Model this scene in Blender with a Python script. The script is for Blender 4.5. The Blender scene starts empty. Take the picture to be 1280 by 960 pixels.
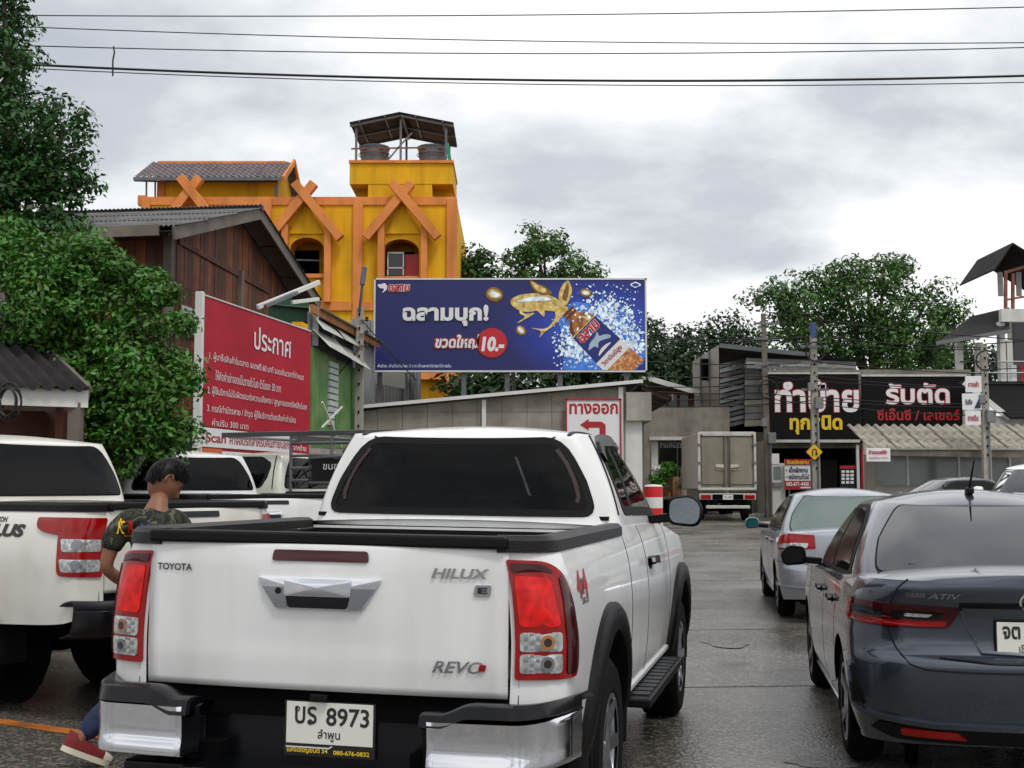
import bpy, bmesh, math, random
import numpy as np
from mathutils import Vector, Matrix
R = math.radians
V = Vector
sin, cos, pi = math.sin, math.cos, math.pi
random.seed(7)
SC = bpy.context.scene
COL = SC.collection

# ------------------------------------------------------------------ camera
FPX, HOR, CAMH = 1600.0, 610.0, 1.48
PIT = math.atan((HOR - 480) / FPX)
cam = bpy.data.cameras.new('camera')
cam.sensor_width = 36.0
cam.lens = FPX / 1280 * 36
cam.clip_start, cam.clip_end = 0.1, 3000
camo = bpy.data.objects.new('camera', cam)
COL.objects.link(camo)
camo.location = (0, 0, CAMH)
camo.rotation_euler = (pi / 2 + PIT, 0, 0)
SC.camera = camo

# ------------------------------------------------------------------ sky, sun, exposure
SUN_EL, SUN_AZ = R(58), R(150)      # azimuth clockwise from +Y
wd = bpy.data.worlds.new('World')
SC.world = wd
wd.use_nodes = True
nt = wd.node_tree
N, L = nt.nodes, nt.links
N.clear()
out = N.new('ShaderNodeOutputWorld')
bg = N.new('ShaderNodeBackground')
L.new(bg.outputs[0], out.inputs[0])
sky = N.new('ShaderNodeTexSky')
sky.sky_type = 'NISHITA'
sky.sun_disc = False
sky.sun_elevation, sky.sun_rotation = SUN_EL, SUN_AZ
sky.dust_density = 3.0
tc = N.new('ShaderNodeTexCoord')
sep = N.new('ShaderNodeSeparateXYZ')
L.new(tc.outputs['Generated'], sep.inputs[0])


def wmath(op, a, b=None):
    m = N.new('ShaderNodeMath')
    m.operation = op
    for i, v in enumerate((a, b)):
        if v is None:
            continue
        if isinstance(v, (int, float)):
            m.inputs[i].default_value = v
        else:
            L.new(v, m.inputs[i])
    return m.outputs[0]


zc = wmath('ADD', wmath('MAXIMUM', sep.outputs[2], 0.0), 0.34)
cx = wmath('DIVIDE', sep.outputs[0], zc)
cy = wmath('DIVIDE', sep.outputs[1], zc)
cmb = N.new('ShaderNodeCombineXYZ')
L.new(cx, cmb.inputs[0]); L.new(cy, cmb.inputs[1])
n1 = N.new('ShaderNodeTexNoise')
n1.inputs['Scale'].default_value = 1.7
n1.inputs['Detail'].default_value = 7
n1.inputs['Roughness'].default_value = 0.55
n1.inputs['Distortion'].default_value = 0.1
mp = N.new('ShaderNodeMapping')
mp.inputs['Location'].default_value = (5.5, 0.5, 0.0)
mp.inputs['Scale'].default_value = (0.85, 1.0, 1.0)
L.new(cmb.outputs[0], mp.inputs[0])
L.new(mp.outputs[0], n1.inputs['Vector'])
rmp = N.new('ShaderNodeValToRGB')
e = rmp.color_ramp.elements
e[0].position, e[0].color = 0.36, (10.4, 10.45, 10.5, 1)
e[1].position, e[1].color = 0.74, (4.4, 4.7, 5.2, 1)
for p, c in ((0.475, (9.8, 9.65, 9.9, 1)), (0.545, (7.5, 7.8, 8.0, 1)), (0.62, (5.5, 5.75, 6.2, 1))):
    q = e.new(p)
    q.color = c
L.new(n1.outputs[0], rmp.inputs[0])
mix = N.new('ShaderNodeMixRGB')
mix.inputs[0].default_value = 0.95          # cloud cover
L.new(sky.outputs[0], mix.inputs[1])
L.new(rmp.outputs[0], mix.inputs[2])
L.new(mix.outputs[0], bg.inputs[0])
bg.inputs[1].default_value = 0.10

sl = bpy.data.lights.new('sun', 'SUN')
sl.energy, sl.angle, sl.color = 1.3, R(13), (1.0, 0.97, 0.92)
so = bpy.data.objects.new('sun', sl)
COL.objects.link(so)
sd = V((sin(SUN_AZ) * cos(SUN_EL), cos(SUN_AZ) * cos(SUN_EL), sin(SUN_EL)))
so.rotation_euler = sd.to_track_quat('Z', 'Y').to_euler()
so.location = (0, 0, 40)
SC.view_settings.view_transform = 'Standard'
SC.view_settings.look = 'None'
SC.view_settings.gamma = 1
SC.view_settings.use_curve_mapping = False
SC.view_settings.exposure = 0.24


# ------------------------------------------------------------------ helpers
def at(px, py, Y):
    """photo pixel at depth Y -> world point"""
    a, b = (px - 640) / FPX, (480 - py) / FPX
    k = Y / (cos(PIT) - b * sin(PIT))
    return V((a * k, Y, CAMH + k * (sin(PIT) + b * cos(PIT))))


def gz(Y):
    return 0.0 if Y < 12 else min(0.34, 0.009 * (Y - 12))


def lin(h):
    if not isinstance(h, str):
        return tuple(h) + (1,)
    h = h.lstrip('#')
    o = []
    for i in (0, 2, 4):
        v = int(h[i:i + 2], 16) / 255
        o.append(v / 12.92 if v < .04045 else ((v + .055) / 1.055) ** 2.4)
    return tuple(o) + (1,)


MATS = {}


def M(name, col, rough=.6, metal=0, coat=0, var=.12, scale=4, bump=0, bscale=60, spec=.5, emit=0, alpha=1,
      dirt=None, dirt_amt=.5, dscale=2.0, streak=0, island=0, trans=0):
    m = bpy.data.materials.new(name)
    m.use_nodes = True
    t = m.node_tree
    b = t.nodes['Principled BSDF']
    c = lin(col)
    b.inputs['Roughness'].default_value = rough
    b.inputs['Metallic'].default_value = metal
    b.inputs['Coat Weight'].default_value = coat
    b.inputs['Coat Roughness'].default_value = .04
    b.inputs['Specular IOR Level'].default_value = spec
    b.inputs['Base Color'].default_value = c
    b.inputs['Transmission Weight'].default_value = trans
    if emit:
        b.inputs['Emission Color'].default_value = c
        b.inputs['Emission Strength'].default_value = emit
    tcn = t.nodes.new('ShaderNodeTexCoord')
    last = None

    def noise(sc, det=4, stretch=None):
        n = t.nodes.new('ShaderNodeTexNoise')
        n.inputs['Scale'].default_value = sc
        n.inputs['Detail'].default_value = det
        if stretch:
            mm = t.nodes.new('ShaderNodeMapping')
            mm.inputs['Scale'].default_value = stretch
            t.links.new(tcn.outputs['Object'], mm.inputs[0])
            t.links.new(mm.outputs[0], n.inputs['Vector'])
        else:
            t.links.new(tcn.outputs['Object'], n.inputs['Vector'])
        return n.outputs[0]

    def hsv(fac_out, lo, hi, src):
        mr = t.nodes.new('ShaderNodeMapRange')
        mr.inputs[1].default_value, mr.inputs[2].default_value = .3, .7
        mr.inputs[3].default_value, mr.inputs[4].default_value = lo, hi
        t.links.new(fac_out, mr.inputs[0])
        h = t.nodes.new('ShaderNodeHueSaturation')
        t.links.new(mr.outputs[0], h.inputs['Value'])
        if src is None:
            h.inputs['Color'].default_value = c
        else:
            t.links.new(src, h.inputs['Color'])
        return h.outputs[0]
    if var:
        last = hsv(noise(scale), 1 - var, 1 + var, last)
    if island:
        g = t.nodes.new('ShaderNodeNewGeometry')
        mr = t.nodes.new('ShaderNodeMapRange')
        mr.inputs[3].default_value, mr.inputs[4].default_value = 1 - island, 1 + island
        t.links.new(g.outputs['Random Per Island'], mr.inputs[0])
        h = t.nodes.new('ShaderNodeHueSaturation')
        t.links.new(mr.outputs[0], h.inputs['Value'])
        if last is None:
            h.inputs['Color'].default_value = c
        else:
            t.links.new(last, h.inputs['Color'])
        last = h.outputs[0]
    if dirt:
        f = noise(dscale, 6, (1, 1, .12) if streak else None)
        rp = t.nodes.new('ShaderNodeMapRange')
        rp.inputs[1].default_value, rp.inputs[2].default_value = .45, .75
        rp.inputs[3].default_value, rp.inputs[4].default_value = 0, dirt_amt
        t.links.new(f, rp.inputs[0])
        mx = t.nodes.new('ShaderNodeMixRGB')
        mx.inputs[2].default_value = lin(dirt)
        t.links.new(rp.outputs[0], mx.inputs[0])
        if last is None:
            mx.inputs[1].default_value = c
        else:
            t.links.new(last, mx.inputs[1])
        last = mx.outputs[0]
    if last is not None:
        t.links.new(last, b.inputs['Base Color'])
    if bump:
        bn = t.nodes.new('ShaderNodeBump')
        bn.inputs['Strength'].default_value = bump
        bn.inputs['Distance'].default_value = .01
        t.links.new(noise(bscale, 3), bn.inputs['Height'])
        t.links.new(bn.outputs[0], b.inputs['Normal'])
    MATS[name] = m
    return m


def leafmat(name, col, island=.45, hue=.03):
    m = bpy.data.materials.new(name)
    m.use_nodes = True
    t = m.node_tree
    b = t.nodes['Principled BSDF']
    c = lin(col)
    g = t.nodes.new('ShaderNodeNewGeometry')
    mr = t.nodes.new('ShaderNodeMapRange')
    mr.inputs[3].default_value, mr.inputs[4].default_value = 1 - island, 1 + island * 1.2
    t.links.new(g.outputs['Random Per Island'], mr.inputs[0])
    mr2 = t.nodes.new('ShaderNodeMapRange')
    mr2.inputs[3].default_value, mr2.inputs[4].default_value = .5 - hue, .5 + hue * .6
    t.links.new(g.outputs['Random Per Island'], mr2.inputs[0])
    h = t.nodes.new('ShaderNodeHueSaturation')
    h.inputs['Color'].default_value = c
    t.links.new(mr.outputs[0], h.inputs['Value'])
    t.links.new(mr2.outputs[0], h.inputs['Hue'])
    t.links.new(h.outputs[0], b.inputs['Base Color'])
    b.inputs['Roughness'].default_value = .5
    tr = t.nodes.new('ShaderNodeBsdfTranslucent')
    t.links.new(h.outputs[0], tr.inputs[0])
    ms = t.nodes.new('ShaderNodeMixShader')
    ms.inputs[0].default_value = .16
    t.links.new(b.outputs[0], ms.inputs[1])
    t.links.new(tr.outputs[0], ms.inputs[2])
    t.links.new(ms.outputs[0], t.nodes['Material Output'].inputs[0])
    MATS[name] = m
    return m


def empty(name, loc=(0, 0, 0), rz=0, label=None, cat=None, group=None, kind=None):
    o = bpy.data.objects.new(name, None)
    COL.objects.link(o)
    o.location = loc
    o.rotation_euler = (0, 0, rz)
    o.empty_display_size = .1
    return tag(o, label, cat, group, kind)


def tag(o, label=None, cat=None, group=None, kind=None):
    for k, v in (('label', label), ('category', cat), ('group', group), ('kind', kind)):
        if v:
            o[k] = v
    return o


def mesh(name, verts, faces, mat, parent=None, smooth=False, ang=35, bevel=0, seg=2, solid=0):
    me = bpy.data.meshes.new(name)
    me.from_pydata([tuple(v) for v in verts], [], faces)
    me.update()
    return finish(name, me, mat, parent, smooth, ang, bevel, seg, solid)


def finish(name, me, mat, parent=None, smooth=False, ang=35, bevel=0, seg=2, solid=0):
    if isinstance(mat, str):
        mat = MATS[mat]
    if mat is not None and not me.materials:
        me.materials.append(mat)
    if smooth or bevel:
        me.shade_smooth()
        me.set_sharp_from_angle(angle=R(ang))
    o = bpy.data.objects.new(name, me)
    COL.objects.link(o)
    if parent is not None:
        o.parent = parent
    if solid:
        md = o.modifiers.new('solid', 'SOLIDIFY')
        md.thickness = solid
        md.offset = -1
    if bevel:
        md = o.modifiers.new('bevel', 'BEVEL')
        md.width, md.segments, md.limit_method, md.angle_limit = bevel, seg, 'ANGLE', R(35)
        md.harden_normals = True
    return o


class MB:
    """collects shapes of ONE piece"""

    def __init__(s):
        s.v, s.f = [], []

    def add(s, v, f):
        n = len(s.v)
        s.v += [V(q) for q in v]
        s.f += [tuple(i + n for i in q) for q in f]
        return s

    def box(s, c, d, rz=0, mat=None):
        x, y, z = d[0] / 2, d[1] / 2, d[2] / 2
        m = Matrix.Rotation(rz, 3, 'Z') if mat is None else mat
        vs = [V(c) + m @ V((i * x, j * y, k * z)) for k in (-1, 1) for j in (-1, 1) for i in (-1, 1)]
        return s.add(vs, [(0, 2, 3, 1), (4, 5, 7, 6), (0, 1, 5, 4), (2, 6, 7, 3), (0, 4, 6, 2), (1, 3, 7, 5)])

    def bar(s, a, b, w, h, up=(0, 0, 1)):
        a, b = V(a), V(b)
        d = (b - a)
        ln = d.length
        d.normalize()
        u = V(up)
        r = d.cross(u)
        if r.length < 1e-4:
            r = d.cross(V((0, 1, 0)))
        r.normalize()
        u = r.cross(d)
        vs = []
        for p in (a, b):
            for i, j in ((-1, -1), (1, -1), (1, 1), (-1, 1)):
                vs.append(p + r * (i * w / 2) + u * (j * h / 2))
        return s.add(vs, [(0, 1, 2, 3), (7, 6, 5, 4), (0, 4, 5, 1), (1, 5, 6, 2), (2, 6, 7, 3), (3, 7, 4, 0)])

    def tube(s, pts, r, n=8, cap=True):
        pts = [V(p) for p in pts]
        rs = r if isinstance(r, (list, tuple)) else [r] * len(pts)
        vs, fs = [], []
        ref = V((0.013, .021, 1))
        for i, p in enumerate(pts):
            d = (pts[min(i + 1, len(pts) - 1)] - pts[max(i - 1, 0)]).normalized()
            a = d.cross(ref)
            if a.length < .05:
                a = d.cross(V((1, 0, 0)))
            a.normalize()
            b = d.cross(a)
            for k in range(n):
                t = 2 * pi * k / n
                vs.append(p + a * (cos(t) * rs[i]) + b * (sin(t) * rs[i]))
        for i in range(len(pts) - 1):
            for k in range(n):
                k2 = (k + 1) % n
                fs.append((i * n + k, i * n + k2, (i + 1) * n + k2, (i + 1) * n + k))
        if cap:
            fs.append(tuple(range(n))[::-1])
            fs.append(tuple((len(pts) - 1) * n + k for k in range(n)))
        return s.add(vs, fs)

    def lathe(s, prof, c=(0, 0, 0), axis='Z', n=32, close=False, cap=True):
        """prof list of (r, h)"""
        vs, fs = [], []
        for r, h in prof:
            for k in range(n):
                t = 2 * pi * k / n
                if axis == 'Z':
                    p = V((r * cos(t), r * sin(t), h))
                elif axis == 'X':
                    p = V((h, r * cos(t), r * sin(t)))
                else:
                    p = V((r * cos(t), h, r * sin(t)))
                vs.append(V(c) + p)
        m = len(prof)
        for i in range(m - 1 + (1 if close else 0)):
            j = (i + 1) % m
            for k in range(n):
                k2 = (k + 1) % n
                fs.append((i * n + k, i * n + k2, j * n + k2, j * n + k))
        if not close and cap:
            fs.append(tuple(range(n))[::-1])
            fs.append(tuple((m - 1) * n + k for k in range(n)))
        return s.add(vs, fs)

    def prism(s, poly, o, ux, uy, n, d):
        """2D polygon in frame (o,ux,uy), extruded d along n"""
        o, ux, uy, n = V(o), V(ux), V(uy), V(n)
        k = len(poly)
        a = [o + ux * p[0] + uy * p[1] for p in poly]
        b = [p + n * d for p in a]
        fs = [tuple(range(k)), tuple(range(2 * k - 1, k - 1, -1))]
        for i in range(k):
            j = (i + 1) % k
            fs.append((i, i + k, j + k, j))
        return s.add(a + b, fs)

    def grid(s, P, nu, nv, closed=False):
        """P[i][j] rows"""
        vs = [P[i][j] for i in range(nu) for j in range(nv)]
        fs = [(i * nv + j, (i + 1) * nv + j, (i + 1) * nv + j + 1, i * nv + j + 1) for i in range(nu - 1) for j in range(nv - 1)]
        return s.add(vs, fs)

    def build(s, name, mat, parent=None, **k):
        o = mesh(name, s.v, s.f, mat, parent, **k)
        bm = bmesh.new()
        bm.from_mesh(o.data)
        bmesh.ops.recalc_face_normals(bm, faces=bm.faces)
        bm.to_mesh(o.data)
        bm.free()
        if k.get('smooth') or k.get('bevel'):
            o.data.shade_smooth()
            o.data.set_sharp_from_angle(angle=R(k.get('ang', 35)))
        return o


def rpoly(pts, r, seg=4):
    """round the corners of a 2D polygon; r scalar or list"""
    o = []
    n = len(pts)
    for i in range(n):
        rr = r[i] if isinstance(r, (list, tuple)) else r
        p, a, b = V(pts[i]).to_2d(), V(pts[i - 1]).to_2d(), V(pts[(i + 1) % n]).to_2d()
        if rr <= 0:
            o.append(tuple(p))
            continue
        da, db = (a - p), (b - p)
        la, lb = da.length, db.length
        k = min(rr, la * .48, lb * .48)
        A, B = p + da / la * k, p + db / lb * k
        for j in range(seg + 1):
            t = j / seg
            q = A * (1 - t) ** 2 + p * (2 * t * (1 - t)) + B * t * t
            o.append(tuple(q))
    return o


def densify(poly, step):
    o = []
    for i in range(len(poly)):
        a, b = V(poly[i]).to_2d(), V(poly[(i + 1) % len(poly)]).to_2d()
        k = max(1, int((b - a).length / step))
        for j in range(k):
            o.append(tuple(a.lerp(b, j / k)))
    return o


def spl(pts):
    """smooth 1D interpolation (monotone-limited hermite)"""
    xs = [p[0] for p in pts]
    ys = [p[1] for p in pts]
    n = len(xs)
    if n == 1:
        return lambda x: ys[0]
    d = [(ys[i + 1] - ys[i]) / (xs[i + 1] - xs[i]) for i in range(n - 1)]
    m = [d[0]] + [0 if d[i - 1] * d[i] <= 0 else 2 * d[i - 1] * d[i] / (d[i - 1] + d[i]) for i in range(1, n - 1)] + [d[-1]]

    def f(x):
        if x <= xs[0]:
            return ys[0]
        if x >= xs[-1]:
            return ys[-1]
        i = 0
        while x > xs[i + 1]:
            i += 1
        h = xs[i + 1] - xs[i]
        t = (x - xs[i]) / h
        return ((2 * t ** 3 - 3 * t * t + 1) * ys[i] + (t ** 3 - 2 * t * t + t) * h * m[i]
                + (-2 * t ** 3 + 3 * t * t) * ys[i + 1] + (t ** 3 - t * t) * h * m[i + 1])
    return f


def text_mesh(s, bold=0, ext=0.0, shear=0, res=3):
    """writing as a mesh, normalised to height-independent units, flat in XY"""
    cu = bpy.data.curves.new('lettering', 'FONT')
    cu.body = s
    cu.size = 1
    cu.offset = bold
    cu.shear = shear
    cu.resolution_u = res
    cu.fill_mode = 'FRONT'
    cu.extrude = 0
    o = bpy.data.objects.new('tmp_text', cu)
    COL.objects.link(o)
    dg = bpy.context.evaluated_depsgraph_get()
    me = bpy.data.meshes.new_from_object(o.evaluated_get(dg))
    vs = [v.co.copy() for v in me.vertices]
    fs = [tuple(p.vertices) for p in me.polygons]
    bpy.data.objects.remove(o)
    bpy.data.curves.remove(cu)
    bpy.data.meshes.remove(me)
    return vs, fs


def lettering(name, s, mat, parent, o, ux, uy, w=None, h=None, align='c', bold=0, shear=0, place=None, off=.004, thick=0):
    """fit writing into width w and/or height h centred at o in frame ux,uy (unit vectors)"""
    vs, fs = text_mesh(s, bold, shear=shear)
    if not vs:
        return None
    x0, x1 = min(v.x for v in vs), max(v.x for v in vs)
    y0, y1 = min(v.y for v in vs), max(v.y for v in vs)
    sx = w / (x1 - x0) if w else None
    sy = h / (y1 - y0) if h else None
    sx = sx or sy
    sy = sy or sx
    ox = {'c': (x0 + x1) / 2, 'l': x0, 'r': x1}[align]
    oy = (y0 + y1) / 2
    ux, uy = V(ux), V(uy)
    n = ux.cross(uy)
    P = []
    for v in vs:
        a, b = (v.x - ox) * sx, (v.y - oy) * sy
        P.append(place(a, b) if place else V(o) + ux * a + uy * b + n * off)
    return mesh(name, P, fs, mat, parent, solid=thick)


def corrugated(name, o, ux, uy, n, w, h, pitch, amp, mat, parent, rows=1, seg=6, thick=.006, lap=0, sag=0):
    """sheet: waves across ux, length along uy; rows overlap like tiles"""
    o, ux, uy, n = V(o), V(ux), V(uy), V(n)
    k = max(2, int(w / pitch * seg))
    mb = MB()
    for r in range(rows):
        v0, v1 = h * r / rows, h * (r + 1) / rows + lap
        P = []
        for j in range(3):
            v = v0 + (v1 - v0) * j / 2
            P.append([o + ux * (w * i / k) + uy * v + n * (amp * sin(2 * pi * (w * i / k) / pitch) + (lap and .02 * (1 - j / 2.0))
                      + random.uniform(-sag, sag)) for i in range(k + 1)])
        mb.grid(P, 3, k + 1)
    return mesh(name, mb.v, mb.f, mat, parent, smooth=True, ang=60, solid=thick)


def poly_face(name, pts, mat, parent, **k):
    return mesh(name, pts, [tuple(range(len(pts)))], mat, parent, **k)


def copy_tree(o, parent=None):
    c = o.copy()
    COL.objects.link(c)
    c.parent = parent
    for ch in list(o.children):
        copy_tree(ch, c)
    return c
# ------------------------------------------------------------------ materials
M('paint_white', '#dedfde', .30, coat=.6, var=.03, scale=1.2, dirt='#aaa59a', dirt_amt=.28, dscale=5, streak=1)
M('paint_white_dirty', '#dad8d0', .35, coat=.5, var=.05, scale=1.2, dirt='#9a9078', dirt_amt=.5, dscale=1.5)
M('paint_wet', '#dcdcd8', .3, coat=.7, var=.03, bump=.35, bscale=190, dirt='#aaa495', dirt_amt=.3, dscale=1.4)
M('paint_beige', '#c6c9bc', .35, coat=.5, var=.05, dirt='#807c6c', dirt_amt=.4)
M('paint_slate', '#3e4651', .26, metal=.6, coat=.9, var=.02)
M('paint_silver', '#9a9ea6', .32, metal=.55, coat=.8, var=.03)
M('paint_dark', '#23252b', .28, metal=.3, coat=.9, var=.02)
M('paint_pale', '#9db4c0', .3, metal=.2, coat=.8, var=.03)
M('trim_black', '#0a0a0c', .5, var=.1, spec=.2, bump=.08, bscale=220)
M('trim_wet', '#0a0a0c', .35, var=.15, spec=.3, bump=.5, bscale=160)
M('trim_grey', '#26282c', .5, var=.1, spec=.25)
M('bumper_black', '#08090e', .3, coat=.1, spec=.25, var=.1)
M('underbody', '#040405', .9, var=.2, spec=.1)
M('gap', '#040405', .9, var=0)
M('chrome', '#d8dade', .07, metal=1, var=.02)
M('alloy', '#8d9096', .28, metal=.9, var=.1)
M('glass_dark', '#040506', .05, spec=.2, var=0)
M('glass_mid', '#15171c', .06, spec=.75, var=0, coat=.5)
M('glass_pale', '#5c6b66', .06, spec=.8, var=.03, coat=.5)
M('glass_line', '#2a1410', .4, var=0)
M('mirror', '#7f858c', .15, metal=1, var=.05, bump=.1, bscale=120)
M('mirror_blue', '#1d5c63', .12, metal=.6, var=.05)
M('lens_red', '#8a0505', .12, coat=.25, spec=.3, var=.15, scale=9, emit=.04)
M('lens_red_dark', '#3c0408', .12, coat=.3, spec=.3, var=.1, scale=9)
M('lens_red_glow', '#c81008', .15, coat=.2, spec=.3, var=.35, scale=26, emit=.09)
M('lens_clear', '#aeb0b0', .12, metal=.5, coat=1, var=.5, scale=45)
M('lens_amber', '#a06430', .2, coat=.6, var=.2)
M('bulb', '#1c1614', .25, coat=.5, var=.1)
M('tyre', '#0b0b0c', .85, spec=.15, var=.2, bump=.3, bscale=60)
M('plate_white', '#d9d8cf', .4, var=.03)
M('plate_text', '#1a2220', .5, var=0)
M('plate_frame', '#151310', .4, var=0)
M('yellow_text', '#e8c020', .5, var=0)
M('badge', '#9a9c9f', .22, metal=.9, var=.05)
M('badge_dark', '#2c2e32', .3, metal=.5, var=.05)
M('decal_red', '#a8141c', .4, var=.05)
M('decal_black', '#141416', .4, var=.05)
M('seat', '#141312', .7, var=.2)

M('concrete', '#7b776e', .85, var=.18, scale=3, bump=.3, bscale=30, dirt='#3c3a35', dirt_amt=.75, dscale=1.8, streak=1)
M('concrete_light', '#9b978e', .85, var=.12, scale=3, bump=.2, bscale=30, dirt='#5a564e', dirt_amt=.55, dscale=2.2, streak=1)
M('block', '#8a857a', .9, var=.2, scale=2.5, bump=.3, bscale=40, dirt='#57524a', dirt_amt=.5, dscale=1.5)
M('white_wall', '#c9c9c4', .7, var=.06, dirt='#8d8a80', dirt_amt=.45, dscale=1.4, streak=1)
M('white_paint', '#cfcfcc', .5, var=.05, dirt='#8f8c86', dirt_amt=.3)
M('yellow_wall', '#dda61e', .8, var=.1, scale=.9, bump=.1, dirt='#7a5a18', dirt_amt=.5, dscale=2.4, streak=1, spec=.2)
M('orange_trim', '#d68648', .75, var=.1, scale=1.5, dirt='#8a5430', dirt_amt=.5, dscale=2.0, streak=1, spec=.2)
M('tile_mauve', '#6e6468', .75, var=.25, scale=6, bump=.2, dirt='#46403f', dirt_amt=.6)
M('zinc', '#777a7c', .5, metal=.3, var=.15, scale=2, dirt='#4f4a44', dirt_amt=.6, dscale=1.3, streak=1)
M('zinc_dark', '#5a5a5a', .6, metal=.2, var=.3, scale=3, dirt='#3a302a', dirt_amt=.7, dscale=1.5, streak=1)
M('roof_dark', '#2c2a2a', .85, spec=.2, var=.3, scale=3, dirt='#1d1a19', dirt_amt=.7, dscale=1.2)
M('roof_tan', '#9c978a', .8, var=.12, scale=3, bump=.2, dirt='#6f6553', dirt_amt=.5, dscale=1.5)
M('soffit', '#5a4c40', .8, var=.2)
M('wood_red', '#7d4628', .75, var=.25, scale=3, bump=.3, bscale=40, dirt='#2f1a12', dirt_amt=.65, dscale=2.2, streak=1)
M('wood_red_b', '#8f5428', .75, var=.25, scale=3, bump=.3, bscale=40, dirt='#3a2013', dirt_amt=.6, dscale=2.2, streak=1)
M('wood_red_c', '#5e3624', .75, var=.25, scale=3, bump=.3, bscale=40, dirt='#2a1812', dirt_amt=.7, dscale=2.2, streak=1)
M('wood_orange', '#a86a34', .7, var=.25, scale=3, bump=.25, bscale=40, dirt='#5a3318', dirt_amt=.5, dscale=2.2, streak=1)
M('wood_grey', '#6d655c', .85, var=.25, scale=4, bump=.3, dirt='#37322d', dirt_amt=.6, dscale=2)
M('louvre', '#b9bfbc', .35, var=.08)
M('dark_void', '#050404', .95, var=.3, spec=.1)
M('dark_glass', '#15181b', .12, var=.1, spec=.6)
M('shop_glass', '#6e7774', .15, var=.25, scale=1, spec=.6)
M('steel', '#6d6e70', .4, metal=.7, var=.15, dirt='#55331f', dirt_amt=.4)
M('steel_rust', '#7c4a38', .7, metal=.2, var=.25)
M('tank_grey', '#5c6164', .55, var=.12, dirt='#3b3d3e', dirt_amt=.5, streak=1)
M('net_green', '#1f7a5c', .7, var=.2)
M('green_sheet', '#567f4c', .6, var=.2, scale=1.5, dirt='#8b9556', dirt_amt=.7, dscale=1.4, spec=.2)
M('green_dark', '#14482a', .5, var=.2)
M('ac_white', '#b5b5ae', .5, var=.08, dirt='#6e675b', dirt_amt=.5, streak=1)
M('red_banner', '#a61a2c', .6, spec=.2, var=.12, scale=1.2, bump=.5, bscale=2.2)
M('white_print', '#d8d8d8', .5, var=.04)
M('ink_red', '#a0141e', .5, var=.04)
M('ink_navy', '#141a48', .5, var=.04)
M('ink_black', '#101010', .5, var=.04)
M('ink_orange', '#c25a1c', .5, var=.1)
M('ink_yellow', '#d8b41c', .5, var=.06)
M('sign_black', '#0a0a0a', .6, var=.3, scale=2, spec=.15)
M('sign_yellow', '#e0b010', .45, var=.05)
M('tarp_blue', '#2a3f78', .6, var=.15, bump=.3, bscale=6)
M('cable', '#0b0b0b', .6, var=0)
M('lamp_glass', '#d9dce0', .3, var=.05)
M('kerb', '#8f8c85', .9, var=.2, dirt='#4a4741', dirt_amt=.6)
M('line_orange', '#b0641a', .6, var=.25, scale=6, dirt='#3c2c1e', dirt_amt=.85, dscale=5)
M('barrel_red', '#c01818', .45, var=.08)
M('cardboard', '#8a6844', .85, var=.12)
M('truck_box', '#857f70', .5, metal=.15, var=.08, dirt='#4e4638', dirt_amt=.7, dscale=1.4, streak=1)
M('truck_trim', '#b9b8b0', .4, metal=.3, var=.1, dirt='#6b5a44', dirt_amt=.5)
M('bark', '#4a4036', .9, var=.3, scale=8, bump=.6, bscale=25)
M('skin', '#845740', .55, var=.06)
M('hair', '#060505', .5, spec=.2, var=.2, scale=60)
M('denim', '#141f42', .8, var=.2, scale=20, bump=.2, bscale=200)
M('shoe_red', '#6e0f14', .7, var=.15)
M('rubber_white', '#cfc8b4', .6, var=.08)
leafmat('leaf_bush', '#3f6c20', .5)
leafmat('leaf_mid', '#28501a', .5)
leafmat('leaf_dark', '#223e18', .5)
leafmat('leaf_far', '#3d6024', .5)
leafmat('leaf_pot', '#4c8a30', .4)

# camouflage cloth
m = M('camo', '#3a3f2c', .85, var=0)
t = m.node_tree
b = t.nodes['Principled BSDF']
tc2 = t.nodes.new('ShaderNodeTexCoord')
nz = t.nodes.new('ShaderNodeTexNoise')
nz.inputs['Scale'].default_value = 11
nz.inputs['Detail'].default_value = 2
nz.inputs['Distortion'].default_value = 1.2
t.links.new(tc2.outputs['Object'], nz.inputs['Vector'])
rp = t.nodes.new('ShaderNodeValToRGB')
rp.color_ramp.interpolation = 'CONSTANT'
el = rp.color_ramp.elements
el[0].position, el[0].color = 0, lin('#0d0e0c')
el[1].position, el[1].color = .44, lin('#2c3020')
for p_, c_ in ((.53, '#14140f'), (.60, '#4e5340'), (.68, '#2a231a')):
    q = el.new(p_)
    q.color = lin(c_)
t.links.new(nz.outputs[0], rp.inputs[0])
t.links.new(rp.outputs[0], b.inputs['Base Color'])


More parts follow.
